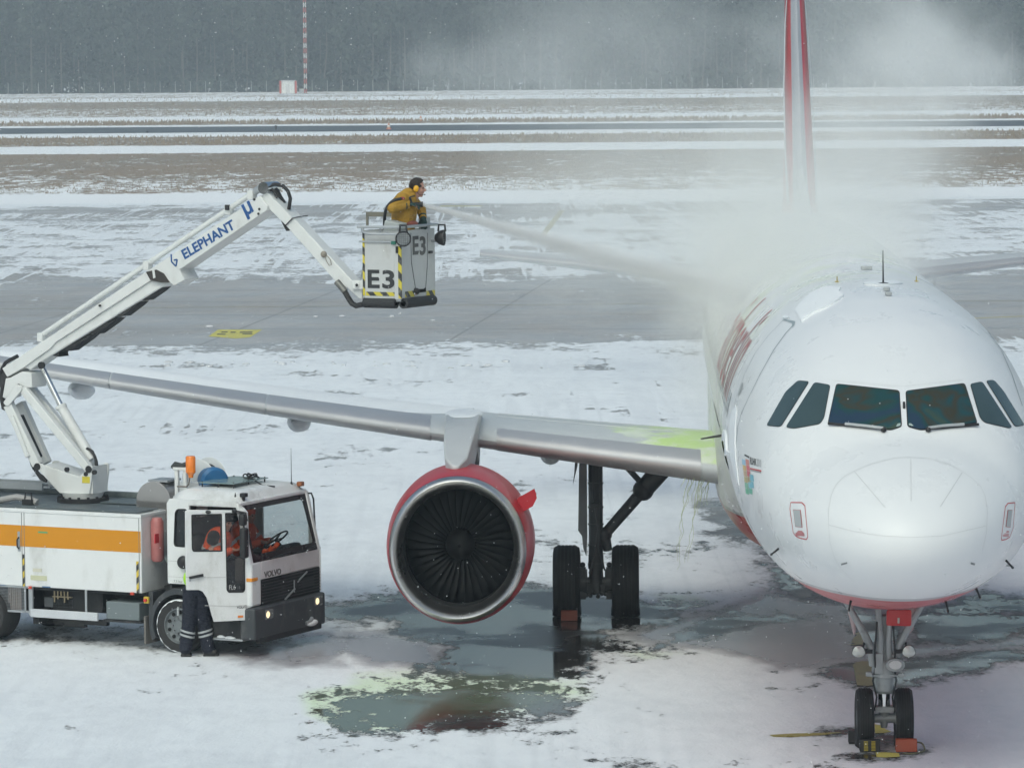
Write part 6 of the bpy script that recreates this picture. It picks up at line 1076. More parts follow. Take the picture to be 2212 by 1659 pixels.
# ---- basket
BN = .55; bk = empty('basket', (0, 0, 0)); bk.parent = TR; bg_ = M('basket grey', (.55, .56, .56), .42, var=.08, vs=4, dirt=(.36, .35, .32), dirts=3); hz2 = hazard('basket hazard stripe', (.62, .52, .05), (.04, .04, .04), 4.6, (1, 0, 1)); hz3 = hazard('basket edge stripe', (.62, .52, .05), (.04, .04, .04), 4.2, (1, 1, 1))
a0 = near(3, 245, 1000, BN)[0]; a1 = near(3, 640, 1000, BN)[0]; zb = near(3, 400, 1450, BN)[1]; zt = near(3, 400, 715, BN)[1]; LBK = frnt(3, 1010, 1100, a1)[0]
PN = lambda a, z: Vector((a, BN, z))
plate([(a0 - .01, zb), (a0 + .02, zt), (a1 - .09, zt), (a1 - .07, zb)], [], PN, (0, .02, 0), 'side_panel', bg_, bk, .004); plate([(a0, zb), (a0, zt), (a1, zt), (a1, zb)], [], lambda a, z: Vector((a, LBK, z)), (0, -.02, 0), 'side_panel', bg_, bk, .004)
plate([(BN, zb), (BN, zt), (LBK, zt), (LBK + .01, zb)], [], lambda l, z: Vector((a1, l, z)), (-.02, 0, 0), 'front_panel', bg_, bk, .004); plate([(BN, zb), (BN, zt), (LBK, zt), (LBK, zb)], [], lambda l, z: Vector((a0, l, z)), (.02, 0, 0), 'rear_panel', bg_, bk, .004); MB().box((a0 + .02, BN + .02, zb + .01), (a1 - .02, LBK - .02, zb + .05)).build('floor', chs, bk, 0)
MB().box((a1 - .10, BN - .012, zb), (a1 + .012, BN + .04, zt + .0)).build('corner_post', bg_, bk, bevel=.01); q0, q1 = near(3, 615, 880, BN - .014), near(3, 658, 1442, BN - .014); MB().box((q0[0], BN - .017, q1[1]), (q1[0], BN - .0125, q0[1])).build('hazard_strip', hz3, bk, 0)
q0, q1 = near(3, 272, 1368, BN - .003), near(3, 583, 1417, BN - .003); MB().box((q0[0], BN - .004, q1[1]), (q1[0], BN - .001, q0[1])).build('hazard_strip', hz2, bk, 0); MB().box((a0 - .012, BN - .008, zb + .05), (a0 + .022, BN - .001, zt)).build('hazard_strip', hz3, bk, 0)
q0, q1 = frnt(3, 690, 1368, a1), frnt(3, 790, 1420, a1); MB().box((a1 + .001, q0[0], q1[1]), (a1 + .004, q1[0], q0[1])).build('hazard_strip', hazard('front hazard stripe', (.62, .52, .05), (.04, .04, .04), 4.2, (0, 1, 1)), bk, 0); q0, q1 = frnt(3, 918, 1360, a1), frnt(3, 1008, 1410, a1); MB().box((a1 + .001, q0[0], q1[1]), (a1 + .004, min(q1[0], LBK), q0[1])).build('hazard_strip', MATS['front hazard stripe'], bk, 0)
# recessed tapering door on the front
FP = lambda q: Vector((a1 + .006, *frnt(3, *q, a1))); jp = [(748, 740), (755, 1050), (800, 1340)], [(928, 740), (925, 1100), (908, 1330)]; b = MB()
for l_ in jp:
    for p_, q_ in zip(l_[:-1], l_[1:]): b.bar(FP(p_), FP(q_), .008, .008)
b.build('door_seam', MATS['seam grey'], bk, 0); plate([frnt(3, *q, a1) for q in [(795, 1325), (830, 1340), (890, 1338), (910, 1318), (912, 1370), (797, 1382)]], [], lambda l, z: Vector((a1 + .003, l, z)), (.003, 0, 0), 'slot', blkm, bk, 0); q = frnt(3, 950, 945, a1); MB().box((a1, q[0] - .04, q[1] - .02), (a1 + .04, q[0] + .04, q[1] + .02)).build('latch', dkm, bk, bevel=.004)
lk = M('basket lettering', (.035, .037, .04), .5); e0, e1, e2 = near(3, 292, 1322, BN), near(3, 580, 1322, BN), near(3, 292, 1132, BN)
def fit(body, o, w, h, xd, mat, off): me = textmesh(body, 1, ext=.001, bold=.028); X0 = min(v.co.x for v in me.vertices); X1 = max(v.co.x for v in me.vertices); H_ = max(v.co.y for v in me.vertices); xd = Vector(xd); me.transform(Matrix.Translation((-X0, 0, 0))); me.transform(Matrix.Diagonal((w / (X1 - X0), h / H_, 1, 1))); yd_ = Vector((0, 0, 1)); zd = xd.cross(yd_); me.transform(Matrix.Translation(o) @ Matrix((xd, yd_, zd)).transposed().to_4x4()); me.materials.clear(); me.materials.append(mat); return link('lettering', me, bk, 0)
fit('E', Vector((e0[0], BN - .004, e0[1])), near(3, 420, 1322, BN)[0] - e0[0], e2[1] - e0[1], (1, 0, 0), lk, 0); ex = near(3, 448, 1322, BN)[0]; fit('3', Vector((ex, BN - .004, e0[1])), e1[0] - ex, e2[1] - e0[1], (1, 0, 0), lk, 0)
g0, g1, g2, g3, g4 = frnt(3, 770, 968, a1), frnt(3, 835, 968, a1), frnt(3, 845, 970, a1), frnt(3, 910, 970, a1), frnt(3, 770, 775, a1); lk2 = M('basket front lettering', (.10, .10, .10), .5)
fit('E', Vector((a1 + .004, *g0)), g1[0] - g0[0], g4[1] - g0[1], (0, 1, 0), lk2, 0); fit('3', Vector((a1 + .004, *g2)), g3[0] - g2[0], g4[1] - g0[1], (0, 1, 0), lk2, 0)
# rails, bumper rollers, work lamps, control box
z1, z2 = zt + .055, zt - .16
MB().tube([(a0 - .07, BN - .05, z1), (a1 + .04, BN - .05, z1), (a1 + .04, LBK, z1), (a0 - .05, LBK, z1)], .022, 10).build('top_rail', alu, bk); MB().tube([(a0 + .02, BN - .04, z1 - .02), (a0 + .04, BN - .08, z1 - .07), (a0 + .12, BN - .08, z1 - .10), (a1, BN - .08, z1 - .10)], .018, 10).cyl((a0 - .06, BN - .02, z2), (a1 - .1, BN - .02, z2), .014, None, 8).build('side_rail', alu, bk)
for k, a in enumerate((a0, (a0 + a1) / 2, a1)): MB().cyl((a, BN - .03, zt - .02), (a, BN - .05, z1), .012, None, 6).build('rail_bracket', alu, bk)
q0, q1 = near(3, 290, 520, LBK), near(3, 570, 515, LBK); ra = near(3, 293, 600, LBK)[0]; MB().box((ra - .02, LBK - .03, zt), (ra + .015, LBK, q0[1])).box((ra - .02, LBK - .03, q0[1] - .06), (q1[0] + .3, LBK, q0[1] + .01)).build('back_rest_rail', M('khaki rail', (.20, .19, .155), .5, .3), bk, bevel=.005)
q = near(3, 410, 1490, BN); rz = q[1]; MB().lathe([(.035, 0), (.075, 0), (.075, .53), (.035, .53)], (a0 - .0, BN + .02, rz), (1, 0, 0), 26).build('bumper_roller', M('foam roller', (.03, .032, .035), .75, var=.25, vs=7), bk, 40); MB().lathe([(.045, 0), (.075, 0), (.075, .92), (.045, .92)], (a1 + .03, BN + .02, rz), (0, 1, 0), 26).build('bumper_roller', MATS['foam roller'], bk, 40); MB().box((a0, BN, zb - .03), (a1, LBK, zb + .01)).build('frame', alu, bk, bevel=.005)
for (x, y, d_, op) in ((672, 800, (.9, -.45, -.1), 1), (1085, 790, (.95, .3, 0), 0)):
    if op: q = near(3, x, y, BN - .12); c_ = Vector((q[0], BN - .12, q[1]))
    else: q = frnt(3, x, y, a1 + .2); c_ = Vector((a1 + .2, q[0], q[1]))
    ax = Vector(d_).normalized(); ax = Vector((.45, -.89, -.15)).normalized() if op else ax
    l_ = MB().lathe([(0, -.11), (.05, -.10), (.10, -.04), (.118, .02), (.115, .035), (.10, .03)], c_, ax, 26).tube([c_ + Vector((-.06, 0, .09)), c_ + Vector((-.05, 0, .19)), c_ + Vector((.05, 0, .19)), c_ + Vector((.06, 0, .09))], .016, 8).build('work_lamp', dkm, bk, 40); u_, v_ = frame(ax); MB().lathe([(0, .025), (.10, .02)], c_, ax, 24).build('lens', M('work lamp lens', (.42, .44, .44), .2, .5, var=.3, vs=20), l_, 0); g_ = MB()
    for k in range(-3, 4): h_ = math.sqrt(max(.0001, .11 ** 2 - (.03 * k) ** 2)); g_.bar(c_ + ax * .04 + u_ * .03 * k - v_ * h_, c_ + ax * .04 + u_ * .03 * k + v_ * h_, .004).bar(c_ + ax * .04 + v_ * .03 * k - u_ * h_, c_ + ax * .04 + v_ * .03 * k + u_ * h_, .004)
    g_.build('guard_grid', dkm, l_, 0)
q = frnt(3, 1020, 825, a1 + .08); MB().tube([(a1, LBK - .1, q[1]), (a1 + .1, q[0], q[1]), (a1 + .16, q[0] + .02, q[1] - .02)], .02, 8).build('lamp_bracket', alu, bk); q = near(3, 565, 845, BN - .03); MB().box((q[0] - .03, BN - .05, q[1] - .025), (q[0] + .04, BN - .01, q[1] + .025)).build('green_socket', M('socket green', (.03, .16, .12), .5), bk, bevel=.004)
q = near(3, 600, 920, BN - .03); MB().box((q[0] - .02, BN - .03, q[1] - .05), (q[0] + .02, BN - .01, q[1] + .05)).build('catch', dkm, bk, bevel=.004)
cx = (a0 + a1) / 2; MB().box((cx + .0, BN + .05, zt - .1), (cx + .24, BN + .30, zt + .13), rot=Matrix.Rotation(.2, 3, 'Y')).build('control_box', M('control grey', (.42, .45, .45), .5), bk, bevel=.01); MB().box((a1 - .16, LBK - .2, zt - .1), (a1 - .04, LBK - .05, zt + .17)).build('control_box', MATS['control grey'], bk, bevel=.01)
# ============================================================ PEOPLE
def remesh(o, vx, it=3, fac=.5):
    m_ = o.modifiers.new('remesh', 'REMESH'); m_.mode = 'VOXEL'; m_.voxel_size = vx; m_.use_smooth_shade = True
    s_ = o.modifiers.new('smooth', 'SMOOTH'); s_.iterations = it; s_.factor = fac; return o
class FB(MB):
    def limb(s, pts, rs, flat=None):
        pts = [Vector(p) for p in pts]
        for i, (p, q) in enumerate(zip(pts[:-1], pts[1:])):
            s.cyl(p, q, rs[i], rs[i + 1], 16)
        for p, r_ in zip(pts, rs): s.ball(p, r_ * 1.0, 14, 9)
        return s
def head(b, c, f, up=Vector((0, 0, 1)), k=1.):
    """skull, jaw, nose, brow, lips, ears and neck root; f = facing direction"""
    f = Vector(f).normalized(); s = up.cross(f).normalized(); u = f.cross(s); M_ = Matrix((f, s, u)).transposed(); P = lambda x, y, z: Vector(c) + M_ @ Vector((x, y, z)) * k
    b.ball(P(-.01, 0, .03), (.095 * k, .075 * k, .10 * k), 22, 14, rot=M_); b.ball(P(.025, 0, -.045), (.065 * k, .056 * k, .075 * k), 18, 12, rot=M_); b.ball(P(.062, 0, -.095), (.026 * k, .03 * k, .022 * k), 12, 8, rot=M_)
    b.cyl(P(.085, 0, .02), P(.112, 0, -.022), .009 * k, .017 * k, 10); b.ball(P(.106, 0, -.024), (.016 * k, .02 * k, .012 * k), 10, 8, rot=M_)
    for y in (-1, 1): b.ball(P(.075, .032 * y, .033), (.018 * k, .026 * k, .010 * k), 10, 8, rot=M_).ball(P(-.01, .077 * y, -.01), (.02 * k, .010 * k, .032 * k), 10, 8, rot=M_).ball(P(.055, .042 * y, -.025), (.028 * k, .022 * k, .025 * k), 10, 8, rot=M_)
    b.ball(P(.083, 0, -.052), (.014 * k, .026 * k, .006 * k), 10, 8, rot=M_).ball(P(.080, 0, -.064), (.014 * k, .023 * k, .007 * k), 10, 8, rot=M_)
    return P, M_
def eyes(P, M_, parent, k=1.):
    for y in (-1, 1): MB().ball(P(.078, .032 * y, .012), .011 * k, 10, 8).build('eye', M('eye dark', (.05, .035, .03), .2), parent, 60)
def hand(b, w, d, up, curl=.9, k=1., side=1):
    """palm, four curled fingers of unequal length and a thumb leaving the side of the palm; w wrist, d direction"""
    w, d = Vector(w), Vector(d).normalized(); s = Vector(up).cross(d).normalized() * side; u = d.cross(s); M_ = Matrix((d, s, u)).transposed()
    b.ball(w + d * .045 * k, (.052 * k, .042 * k, .019 * k), 14, 9, rot=M_); b.cyl(w - d * .02, w + d * .02, .027 * k, .028 * k, 12)
    for i, (o, l) in enumerate(((-.030, .066), (-.010, .076), (.011, .072), (.030, .056))):
        p = w + d * .088 * k + s * o * k; q = p; a = .15
        for j, t in enumerate((.42, .32, .26)): a += curl * (.55 if j else .35); q2 = q + (d * math.cos(a) - u * math.sin(a)) * l * t * k * 1.15; b.limb([q, q2], [.0098 * k, .0088 * k]); q = q2
    p = w + d * .030 * k - s * .038 * k; q = p + (d * .7 - s * .62 - u * .25).normalized() * .036 * k; b.limb([p, q, q + (d * .88 - s * .1 - u * .6).normalized() * .03 * k], [.013 * k, .0115 * k, .0095 * k]); return b
skin = M('skin', (.50, .27, .20), .55, var=.08, vs=20); hairm = M('dark brown hair', (.022, .015, .011), .7, var=.5, vs=60, bmp=.5); glv = M('dark green glove', (.014, .045, .042), .7, var=.3, vs=30)
def cloth(name, col, dirt=None, var=.22):
    m, nt, o = nodes(name); p = nt.nodes.new('ShaderNodeBsdfPrincipled'); nt.links.new(p.outputs[0], o.inputs[0]); oc = obc(nt); n1 = noise(nt, mapping(nt, oc, (1, 1, 1.8)), 9, 6, .6)
    c = mix(nt, n1, tuple(x * (1 - var) for x in col), tuple(x * (1 + var) for x in col))
    if dirt: c = mix(nt, math_(nt, 'MULTIPLY', ramp(nt, noise(nt, oc, 5, 6, .7), .5, .7), .6), c, dirt)
    nt.links.new(c, p.inputs['Base Color']); p.inputs['Roughness'].default_value = .75
    nt.links.new(bump(nt, math_(nt, 'ADD', noise(nt, mapping(nt, oc, (1, 1, 2.2), (.3, .5, 0)), 8, 4, .55, 1.2), math_(nt, 'MULTIPLY', noise(nt, oc, 60, 3), .1)), .9, .04), p.inputs['Normal']); return m
# ---- the operator in the basket, facing the aircraft
fl = near(3, 700, 1300, 1.05); OPW = T0 + TF * fl[0] + TL * 1.05; OPZ = zb + .05
OP = empty('person', (OPW.x, OPW.y, OPZ), 0, 'person in mustard jacket and yellow ear defenders aiming a nozzle from the raised basket', 'person')
X3 = lambda x: (x - 700) / 741.; Z3 = lambda y: (near(3, 700, 150, 1.05)[1] - OPZ) - (y - 150) / 733.
hc = Vector((X3(836), -.0, Z3(262))); fd = Vector((1, -.05, -.12)); b = FB(); HP, HM = head(b, hc, fd, k=1.06)
b.limb([(X3(815), 0, Z3(330)), (X3(775), 0, Z3(395))], [.058, .066])
b.limb([(-.02, 0, .92), (-.02, 0, 1.1), (X3(720), 0, Z3(440))], [.11, .11, .12]).limb([(-.02, -.1, .90), (.03, -.11, .48), (.0, -.12, .09)], [.09, .06, .045]).limb([(-.02, .1, .90), (.04, .12, .48), (.0, .13, .09)], [.09, .06, .045])
b.limb([(0, -.12, .05), (.15, -.13, .03)], [.045, .035]).limb([(0, .13, .05), (.15, .14, .03)], [.045, .035])
RS, RE, RH = Vector((X3(668), -.19, Z3(372))), Vector((X3(572), -.30, Z3(462))), Vector((X3(738), -.20, Z3(432))); LS, LE_, LH = Vector((X3(770), .18, Z3(400))), Vector((X3(868), .26, Z3(500))), Vector((X3(893), .10, Z3(590)))
b.limb([RS, RE, RH], [.06, .045, .03]).limb([LS, LE_, LH], [.06, .045, .03]); hand(b, RH, (1, .15, .08), (0, 0, 1), 1.1, .9); hand(b, LH, (.1, .05, -1), (0, -1, 0), 1.0, .9)
op = b.build('body', skin, OP, 60); remesh(op, .011, 2)
jk = cloth('mustard jacket', (.42, .235, .025), (.20, .12, .04)); b = FB()
b.limb([(-.03, 0, .86), (-.035, 0, 1.02), (X3(688), 0, Z3(540)), (X3(705), 0, Z3(420)), (X3(738), 0, Z3(350))], [.17, .175, .19, .185, .13])
b.limb([RS, RE, RE.lerp(RH, .4), RE.lerp(RH, .93)], [.098, .088, .075, .056]).limb([LS, LE_, LH.lerp(LE_, .15)], [.095, .078, .058])
b.ball((X3(700), -.11, Z3(400)), (.12, .12, .12)).ball((X3(722), .11, Z3(410)), (.12, .12, .12)); b.limb([(X3(742), -.05, Z3(300)), (X3(722), 0, Z3(330)), (X3(742), .05, Z3(300))], [.062, .075, .062]).limb([(X3(780), -.05, Z3(352)), (X3(800), 0, Z3(395)), (X3(780), .06, Z3(352))], [.05, .05, .05])
remesh(b.build('jacket', jk, OP, 60), .014, 3); b = FB(); b.limb([(-.02, -.1, .92), (.03, -.11, .48), (.0, -.12, .12)], [.13, .10, .075]).limb([(-.02, .1, .92), (.04, .12, .48), (.0, .13, .12)], [.13, .10, .075]); remesh(b.build('trousers', jk, OP, 60), .016, 2)
b = FB(); b.limb([(-.03, -.12, .07), (.16, -.13, .05)], [.06, .05]).limb([(-.03, .13, .07), (.16, .14, .05)], [.06, .05]); remesh(b.build('boot', dkm, OP, 60), .014, 1)
b = FB(); b.limb([RE.lerp(RH, .78), RH], [.062, .045]); hand(b, RH, (1, .15, .08), (0, 0, 1), 1.15, 1.22); remesh(b.build('glove', glv, OP, 60), .0085, 1); b = FB(); b.limb([LH.lerp(LE_, .25), LH], [.062, .046]); hand(b, LH, (.1, .05, -1), (0, -1, 0), 1.1, 1.25); remesh(b.build('glove', glv, OP, 60), .0085, 1)
# red-brown tool bag under the arm, dark shoulder patch
MB().ball((X3(770), -.10, Z3(640)), (.10, .10, .05), 14, 8).build('belt_bag', M('rust red cloth', (.20, .06, .045), .8, var=.3, vs=12), OP, 60)
b = FB(); r_ = random.Random(9)
for k in range(230):
    t = r_.uniform(0, 6.28); q = r_.uniform(0, 1); e = math.acos(1 - q * 1.25); d_ = Vector((math.sin(e) * math.cos(t), math.sin(e) * math.sin(t), math.cos(e)))
    if d_.x > .62 and d_.z < .62: continue
    p_ = HP(-.012 + d_.x * .098, d_.y * .078, .034 + d_.z * .105); b.ball(p_, (r_.uniform(.013, .024), r_.uniform(.012, .02), r_.uniform(.010, .018)), 7, 5)
b.ball(HP(-.028, 0, .045), (.092, .083, .098), 16, 10, rot=HM).ball(HP(-.075, 0, -.02), (.04, .06, .06), 12, 8, rot=HM); remesh(b.build('hair', hairm, OP, 60), .007, 1, .4); eyes(HP, HM, OP, 1.06)
em = M('ear defender yellow', (.80, .42, .02), .3, var=.05)
for y in (-1, 1): MB().ball(HP(-.012, .098 * y, -.005), (.040, .026, .050), 20, 12, rot=HM).build('ear_defender', em, OP, 60); MB().ball(HP(-.012, .084 * y, -.005), (.042, .018, .053), 18, 10, rot=HM).build('ear_cushion', dkm, OP, 60)
MB().tube([HP(-.012, .095 * math.sin(t), .0 + .135 * math.cos(t)) for t in np.linspace(-1.5, 1.5, 16)], .009, 8).build('headband', dkm, OP); MB().tube([HP(.0, -.10, -.045), HP(.05, -.10, -.085), HP(.11, -.05, -.075)], .004, 6).ball(HP(.112, -.045, -.074), .010, 8, 6).build('microphone', dkm, OP)
# ---- spray gun and hose held by the operator
NZ = OP.location + Vector((X3(892), -.17, Z3(432))); GR = OP.location + Vector((X3(795), -.19, Z3(428)))
sg = empty('spray_gun', GR, 0, 'black spray nozzle on a thick hose held by the person in the basket', 'nozzle'); L0 = lambda v: Vector(v) - GR
AX = (NZ - GR).normalized(); MB().cyl(L0(GR - AX * .10), L0(GR + AX * .03), .022, .026, 16).cyl(L0(GR + AX * .03), L0(NZ - AX * .04), .030, .030, 16).cyl(L0(NZ - AX * .045), L0(NZ), .034, .044, 20).build('nozzle', dkm, sg, 40); MB().bar(L0(GR - AX * .02), L0(GR - AX * .06 + Vector((0, 0, .10))), .028, .03).bar(L0(GR - AX * .06 + Vector((0, 0, .10))), L0(GR - AX * .03 + Vector((.05, 0, .12))), .02).build('grip', dkm, sg, bevel=.004)
hp_ = [GR - AX * .10] + [OP.location + Vector((X3(x), yy, Z3(y))) for x, y, yy in ((690, 368, -.26), (640, 370, -.31), (575, 388, -.33), (520, 440, -.32), (490, 510, -.28), (478, 600, -.2), (476, 700, -.15), (480, 900, -.1))]
def smoothp(P, n=5):
    o = []; P = [Vector(p) for p in P]
    for i in range(len(P) - 1):
        p0, p1, p2, p3 = P[max(i - 1, 0)], P[i], P[i + 1], P[min(i + 2, len(P) - 1)]
        for k in range(n): t = k / n; o.append(.5 * ((2 * p1) + (p2 - p0) * t + (2 * p0 - 5 * p1 + 4 * p2 - p3) * t * t + (3 * p1 - p0 - 3 * p2 + p3) * t ** 3))
    return o + [P[-1]]
MB().tube([L0(p) for p in smoothp(hp_)], .023, 10).build('hose', hose, sg); MB().tube([L0(p) for p in smoothp(hp_)[5:9]], .027, 10).build('red_sleeve', M('hose sleeve red', (.35, .05, .04), .5), sg)
# ---- the one standing behind the open door
f1, f2 = ground(*V(1, 1205, 1345)), ground(*V(1, 1352, 1342)); mid = (f1 + f2) / 2
S2 = empty('person', (mid.x, mid.y, 0), 0, 'person in navy work trousers with reflective bands standing behind the open truck door', 'person'); q1, q2 = f1 - mid, f2 - mid
nav = cloth('navy workwear', (.006, .009, .022), None, .3); K1, K2 = Vector((q1.x + .05, q1.y + .05, .47)), Vector((q2.x - .06, q2.y + .07, .47)); hip = Vector((.02, .08, .93)); ch = Vector((.10, .14, 1.32)); hd = Vector((.26, .22, 1.70))
b = FB(); HP2, HM2 = head(b, hd, (.45, .89, -.15), k=1.04); b.limb([hd + Vector((0, 0, -.1)), ch + Vector((.05, .02, .12))], [.055, .07]).limb([hip, ch], [.12, .14])
A1, A2 = ch + Vector((-.17, -.0, .08)), ch + Vector((.24, .02, .08)); E1, E2 = A1 + Vector((-.05, .14, -.25)), A2 + Vector((.08, .16, -.22)); H1, H2 = E1 + Vector((.10, .22, .06)), E2 + Vector((.0, .22, .08))
b.limb([A1, E1, H1], [.055, .042, .03]).limb([A2, E2, H2], [.055, .042, .03]); hand(b, H1, (.2, 1, .1), (0, 0, 1), .7); hand(b, H2, (0, 1, .1), (0, 0, 1), .7, side=-1)
b.limb([hip + Vector((-.1, 0, 0)), K1, (q1.x, q1.y, .09)], [.09, .06, .045]).limb([hip + Vector((.1, 0, 0)), K2, (q2.x, q2.y, .09)], [.09, .06, .045]); remesh(b.build('body', skin, S2, 60), .012, 2)
def leg(b, h, k, f, r): return b.limb([h, h.lerp(k, .5), k, k.lerp(f, .5), f], r)
b = FB(); leg(b, hip + Vector((-.08, 0, .02)), K1, Vector((q1.x, q1.y, .12)), [.145, .125, .105, .10, .098]); leg(b, hip + Vector((.08, 0, .02)), K2, Vector((q2.x, q2.y, .12)), [.145, .125, .105, .102, .10]); b.ball(hip + Vector((0, 0, .04)), (.19, .15, .14)); tr_ = remesh(b.build('trousers', nav, S2, 60), .013, 2)
rf = M('reflective tape', (.42, .44, .45), .5); b = MB()
for kk, ff, dr_ in ((K1, Vector((q1.x, q1.y, .12)), 1), (K2, Vector((q2.x, q2.y, .12)), -1)):
    for z in (.37, .31): t = (kk.z - z) / (kk.z - ff.z); c_ = kk.lerp(ff, t); u = MB(); pts = [c_ + Vector((.110 * math.cos(a), .112 * math.sin(a), -.03 * dr_ * math.cos(a))) for a in [2 * math.pi * i / 24 for i in range(24)]]; MB().add([tuple(p + Vector((0, 0, dz))) for p in pts for dz in (-.015, .015)], [(2 * i, 2 * ((i + 1) % 24), 2 * ((i + 1) % 24) + 1, 2 * i + 1) for i in range(24)]).build('reflective_band', rf, tr_, 60)
MB().box((q1.x - .112, q1.y - .08, .62), (q1.x - .085, q1.y + .02, .74)).build('pocket_flap', rf, tr_, bevel=.005)
for q in (q1, q2): b = FB(); b.limb([(q.x, q.y + .02, .06), (q.x + (.02 if q is q1 else .10), q.y + (.06 if q is q1 else -.02), .05)], [.065, .055]).ball((q.x, q.y, .09), (.07, .08, .08)); b.box((q.x - .07, q.y - .06, .0), (q.x + (.09 if q is q1 else .16), q.y + .09, .035)); remesh(b.build('boot', M('black boot', (.015, .015, .016), .5, var=.3, vs=12), S2, 60), .010, 1)
b = FB(); b.limb([hip + Vector((0, 0, .10)), ch, ch + Vector((.03, .02, .10))], [.165, .19, .16]).limb([A1, E1, E1.lerp(H1, .85)], [.085, .07, .05]).limb([A2, E2, E2.lerp(H2, .85)], [.085, .07, .05]); remesh(b.build('jacket', nav, S2, 60), .014, 2)
b = FB(); b.limb([hip + Vector((-.05, -.01, .22)), ch], [.165, .205]); remesh(b.build('vest', M('hi-vis yellow', (.45, .85, .03), .6), S2, 60), .014, 2)
b = FB(); b.ball(HP2(-.012, 0, .05), (.108, .092, .10), 18, 12, rot=HM2).ball(HP2(-.03, 0, .0), (.10, .092, .08), 18, 12, rot=HM2); remesh(b.build('beanie', M('black knit', (.012, .012, .013), .95, bmp=.6), S2, 60), .010, 1); eyes(HP2, HM2, S2)
# ---- the two in the cab
hv = cloth('hi-vis orange', (.85, .11, .02), None, .12)
def seated(a, l, lean, label, hat, cap, reach=.35):
    Pw = lambda x, y, z: T0 + TF * (a + x) + TL * (l + y) + Vector((0, 0, z)); root = empty('person', Pw(0, 0, 1.2), -AL, label, 'person'); hip, ch = Vector((0, 0, .06)), Vector((lean, 0, .48)); hd = Vector((lean * 1.45 + .05, 0, .74)); b = FB(); P_, M_ = head(b, hd, (1, -.1, -.2)); b.limb([hd + Vector((-.01, 0, -.1)), ch], [.055, .1]).limb([hip, ch], [.13, .13])
    arms = []
    for s_ in (1, -1):
        A_, E_, H_ = ch + Vector((0, .19 * s_, .02)), ch + Vector((.16, .26 * s_, -.20)), ch + Vector((reach, .14 * s_, -.12)); b.limb([A_, E_, H_], [.055, .042, .03]); hand(b, H_, (1, 0, -.1), (0, 0, 1), 1., side=s_); arms.append((A_, E_, H_)); b.limb([hip + Vector((0, .1 * s_, 0)), (.42, .12 * s_, .06), (.55, .12 * s_, -.2)], [.09, .07, .05])
    remesh(b.build('body', skin, root, 60), .012, 2); b = FB(); b.limb([hip, hip.lerp(ch, .5), ch, ch + Vector((.03, 0, .06))], [.18, .20, .20, .14])
    for A_, E_, H_ in arms: b.limb([A_, E_, E_.lerp(H_, .8)], [.095, .078, .055])
    j_ = remesh(b.build('jacket', hv, root, 60), .014, 2); b = FB()
    for s_ in (1, -1): b.limb([hip + Vector((0, .09 * s_, 0)), (.42, .12 * s_, .06), (.56, .12 * s_, -.18)], [.12, .10, .08])
    remesh(b.build('trousers', nav, root, 60), .016, 2)
    for t, off in ((.25, 0), (.60, 0)):
        c_ = hip.lerp(ch, t); d_ = (ch - hip).normalized(); u, v = frame(d_); pts = [c_ + (u * math.cos(q)) * .212 + v * math.sin(q) * .212 for q in [2 * math.pi * i / 28 for i in range(28)]]; MB().add([tuple(p + d_ * dz) for p in pts for dz in (-.026, .026)], [(2 * i, 2 * ((i + 1) % 28), 2 * ((i + 1) % 28) + 1, 2 * i + 1) for i in range(28)]).build('reflective_band', rf, j_, 60)
    for s_ in (1, -1): A_, E_, H_ = arms[0 if s_ > 0 else 1]; c_ = A_.lerp(E_, .5); d_ = (E_ - A_).normalized(); u, v = frame(d_); pts = [c_ + (u * math.cos(q) + v * math.sin(q)) * .094 for q in [2 * math.pi * i / 20 for i in range(20)]]; MB().add([tuple(p + d_ * dz) for p in pts for dz in (-.025, .025)], [(2 * i, 2 * ((i + 1) % 20), 2 * ((i + 1) % 20) + 1, 2 * i + 1) for i in range(20)]).build('reflective_band', rf, j_, 60)
    b = FB(); b.ball(P_(-.012, 0, .055), (.104, .088, .092), 18, 12, rot=M_); 
    if cap: b.ball(P_(.08, 0, .05), (.06, .06, .012), 12, 8, rot=M_)
    remesh(b.build('cap' if cap else 'beanie', hat, root, 60), .010, 1); eyes(P_, M_, root)
seated(.30, .42, .16, 'person in an orange reflective jacket on the near cab seat behind the door window', M('black cap', (.015, .015, .017), .9), True, .32); seated(.16, 1.45, .12, 'person with an orange beanie at the steering wheel on the far side of the cab', hv, False, .40)
b = FB(); gl = empty('work_gloves', T0 + TF * 1.08 + TL * .82 + Vector((0, 0, 1.475)), -AL, 'bright orange work gloves lying on the truck dashboard behind the windscreen', 'gloves'); hand(b, (0, -.04, .02), (.2, 1, .1), (0, 0, 1), .5, 1.1); b.limb([(0, -.12, .02), (0, -.03, .02)], [.045, .035]); remesh(b.build('glove', hv, gl, 60), .008, 1); b = FB(); hand(b, (.04, .06, .05), (-.1, 1, .15), (0, 0, 1), .5, 1.1, side=-1); b.limb([(.05, -.03, .04), (.04, .06, .05)], [.045, .035]); remesh(b.build('glove', hv, gl, 60), .008, 1)
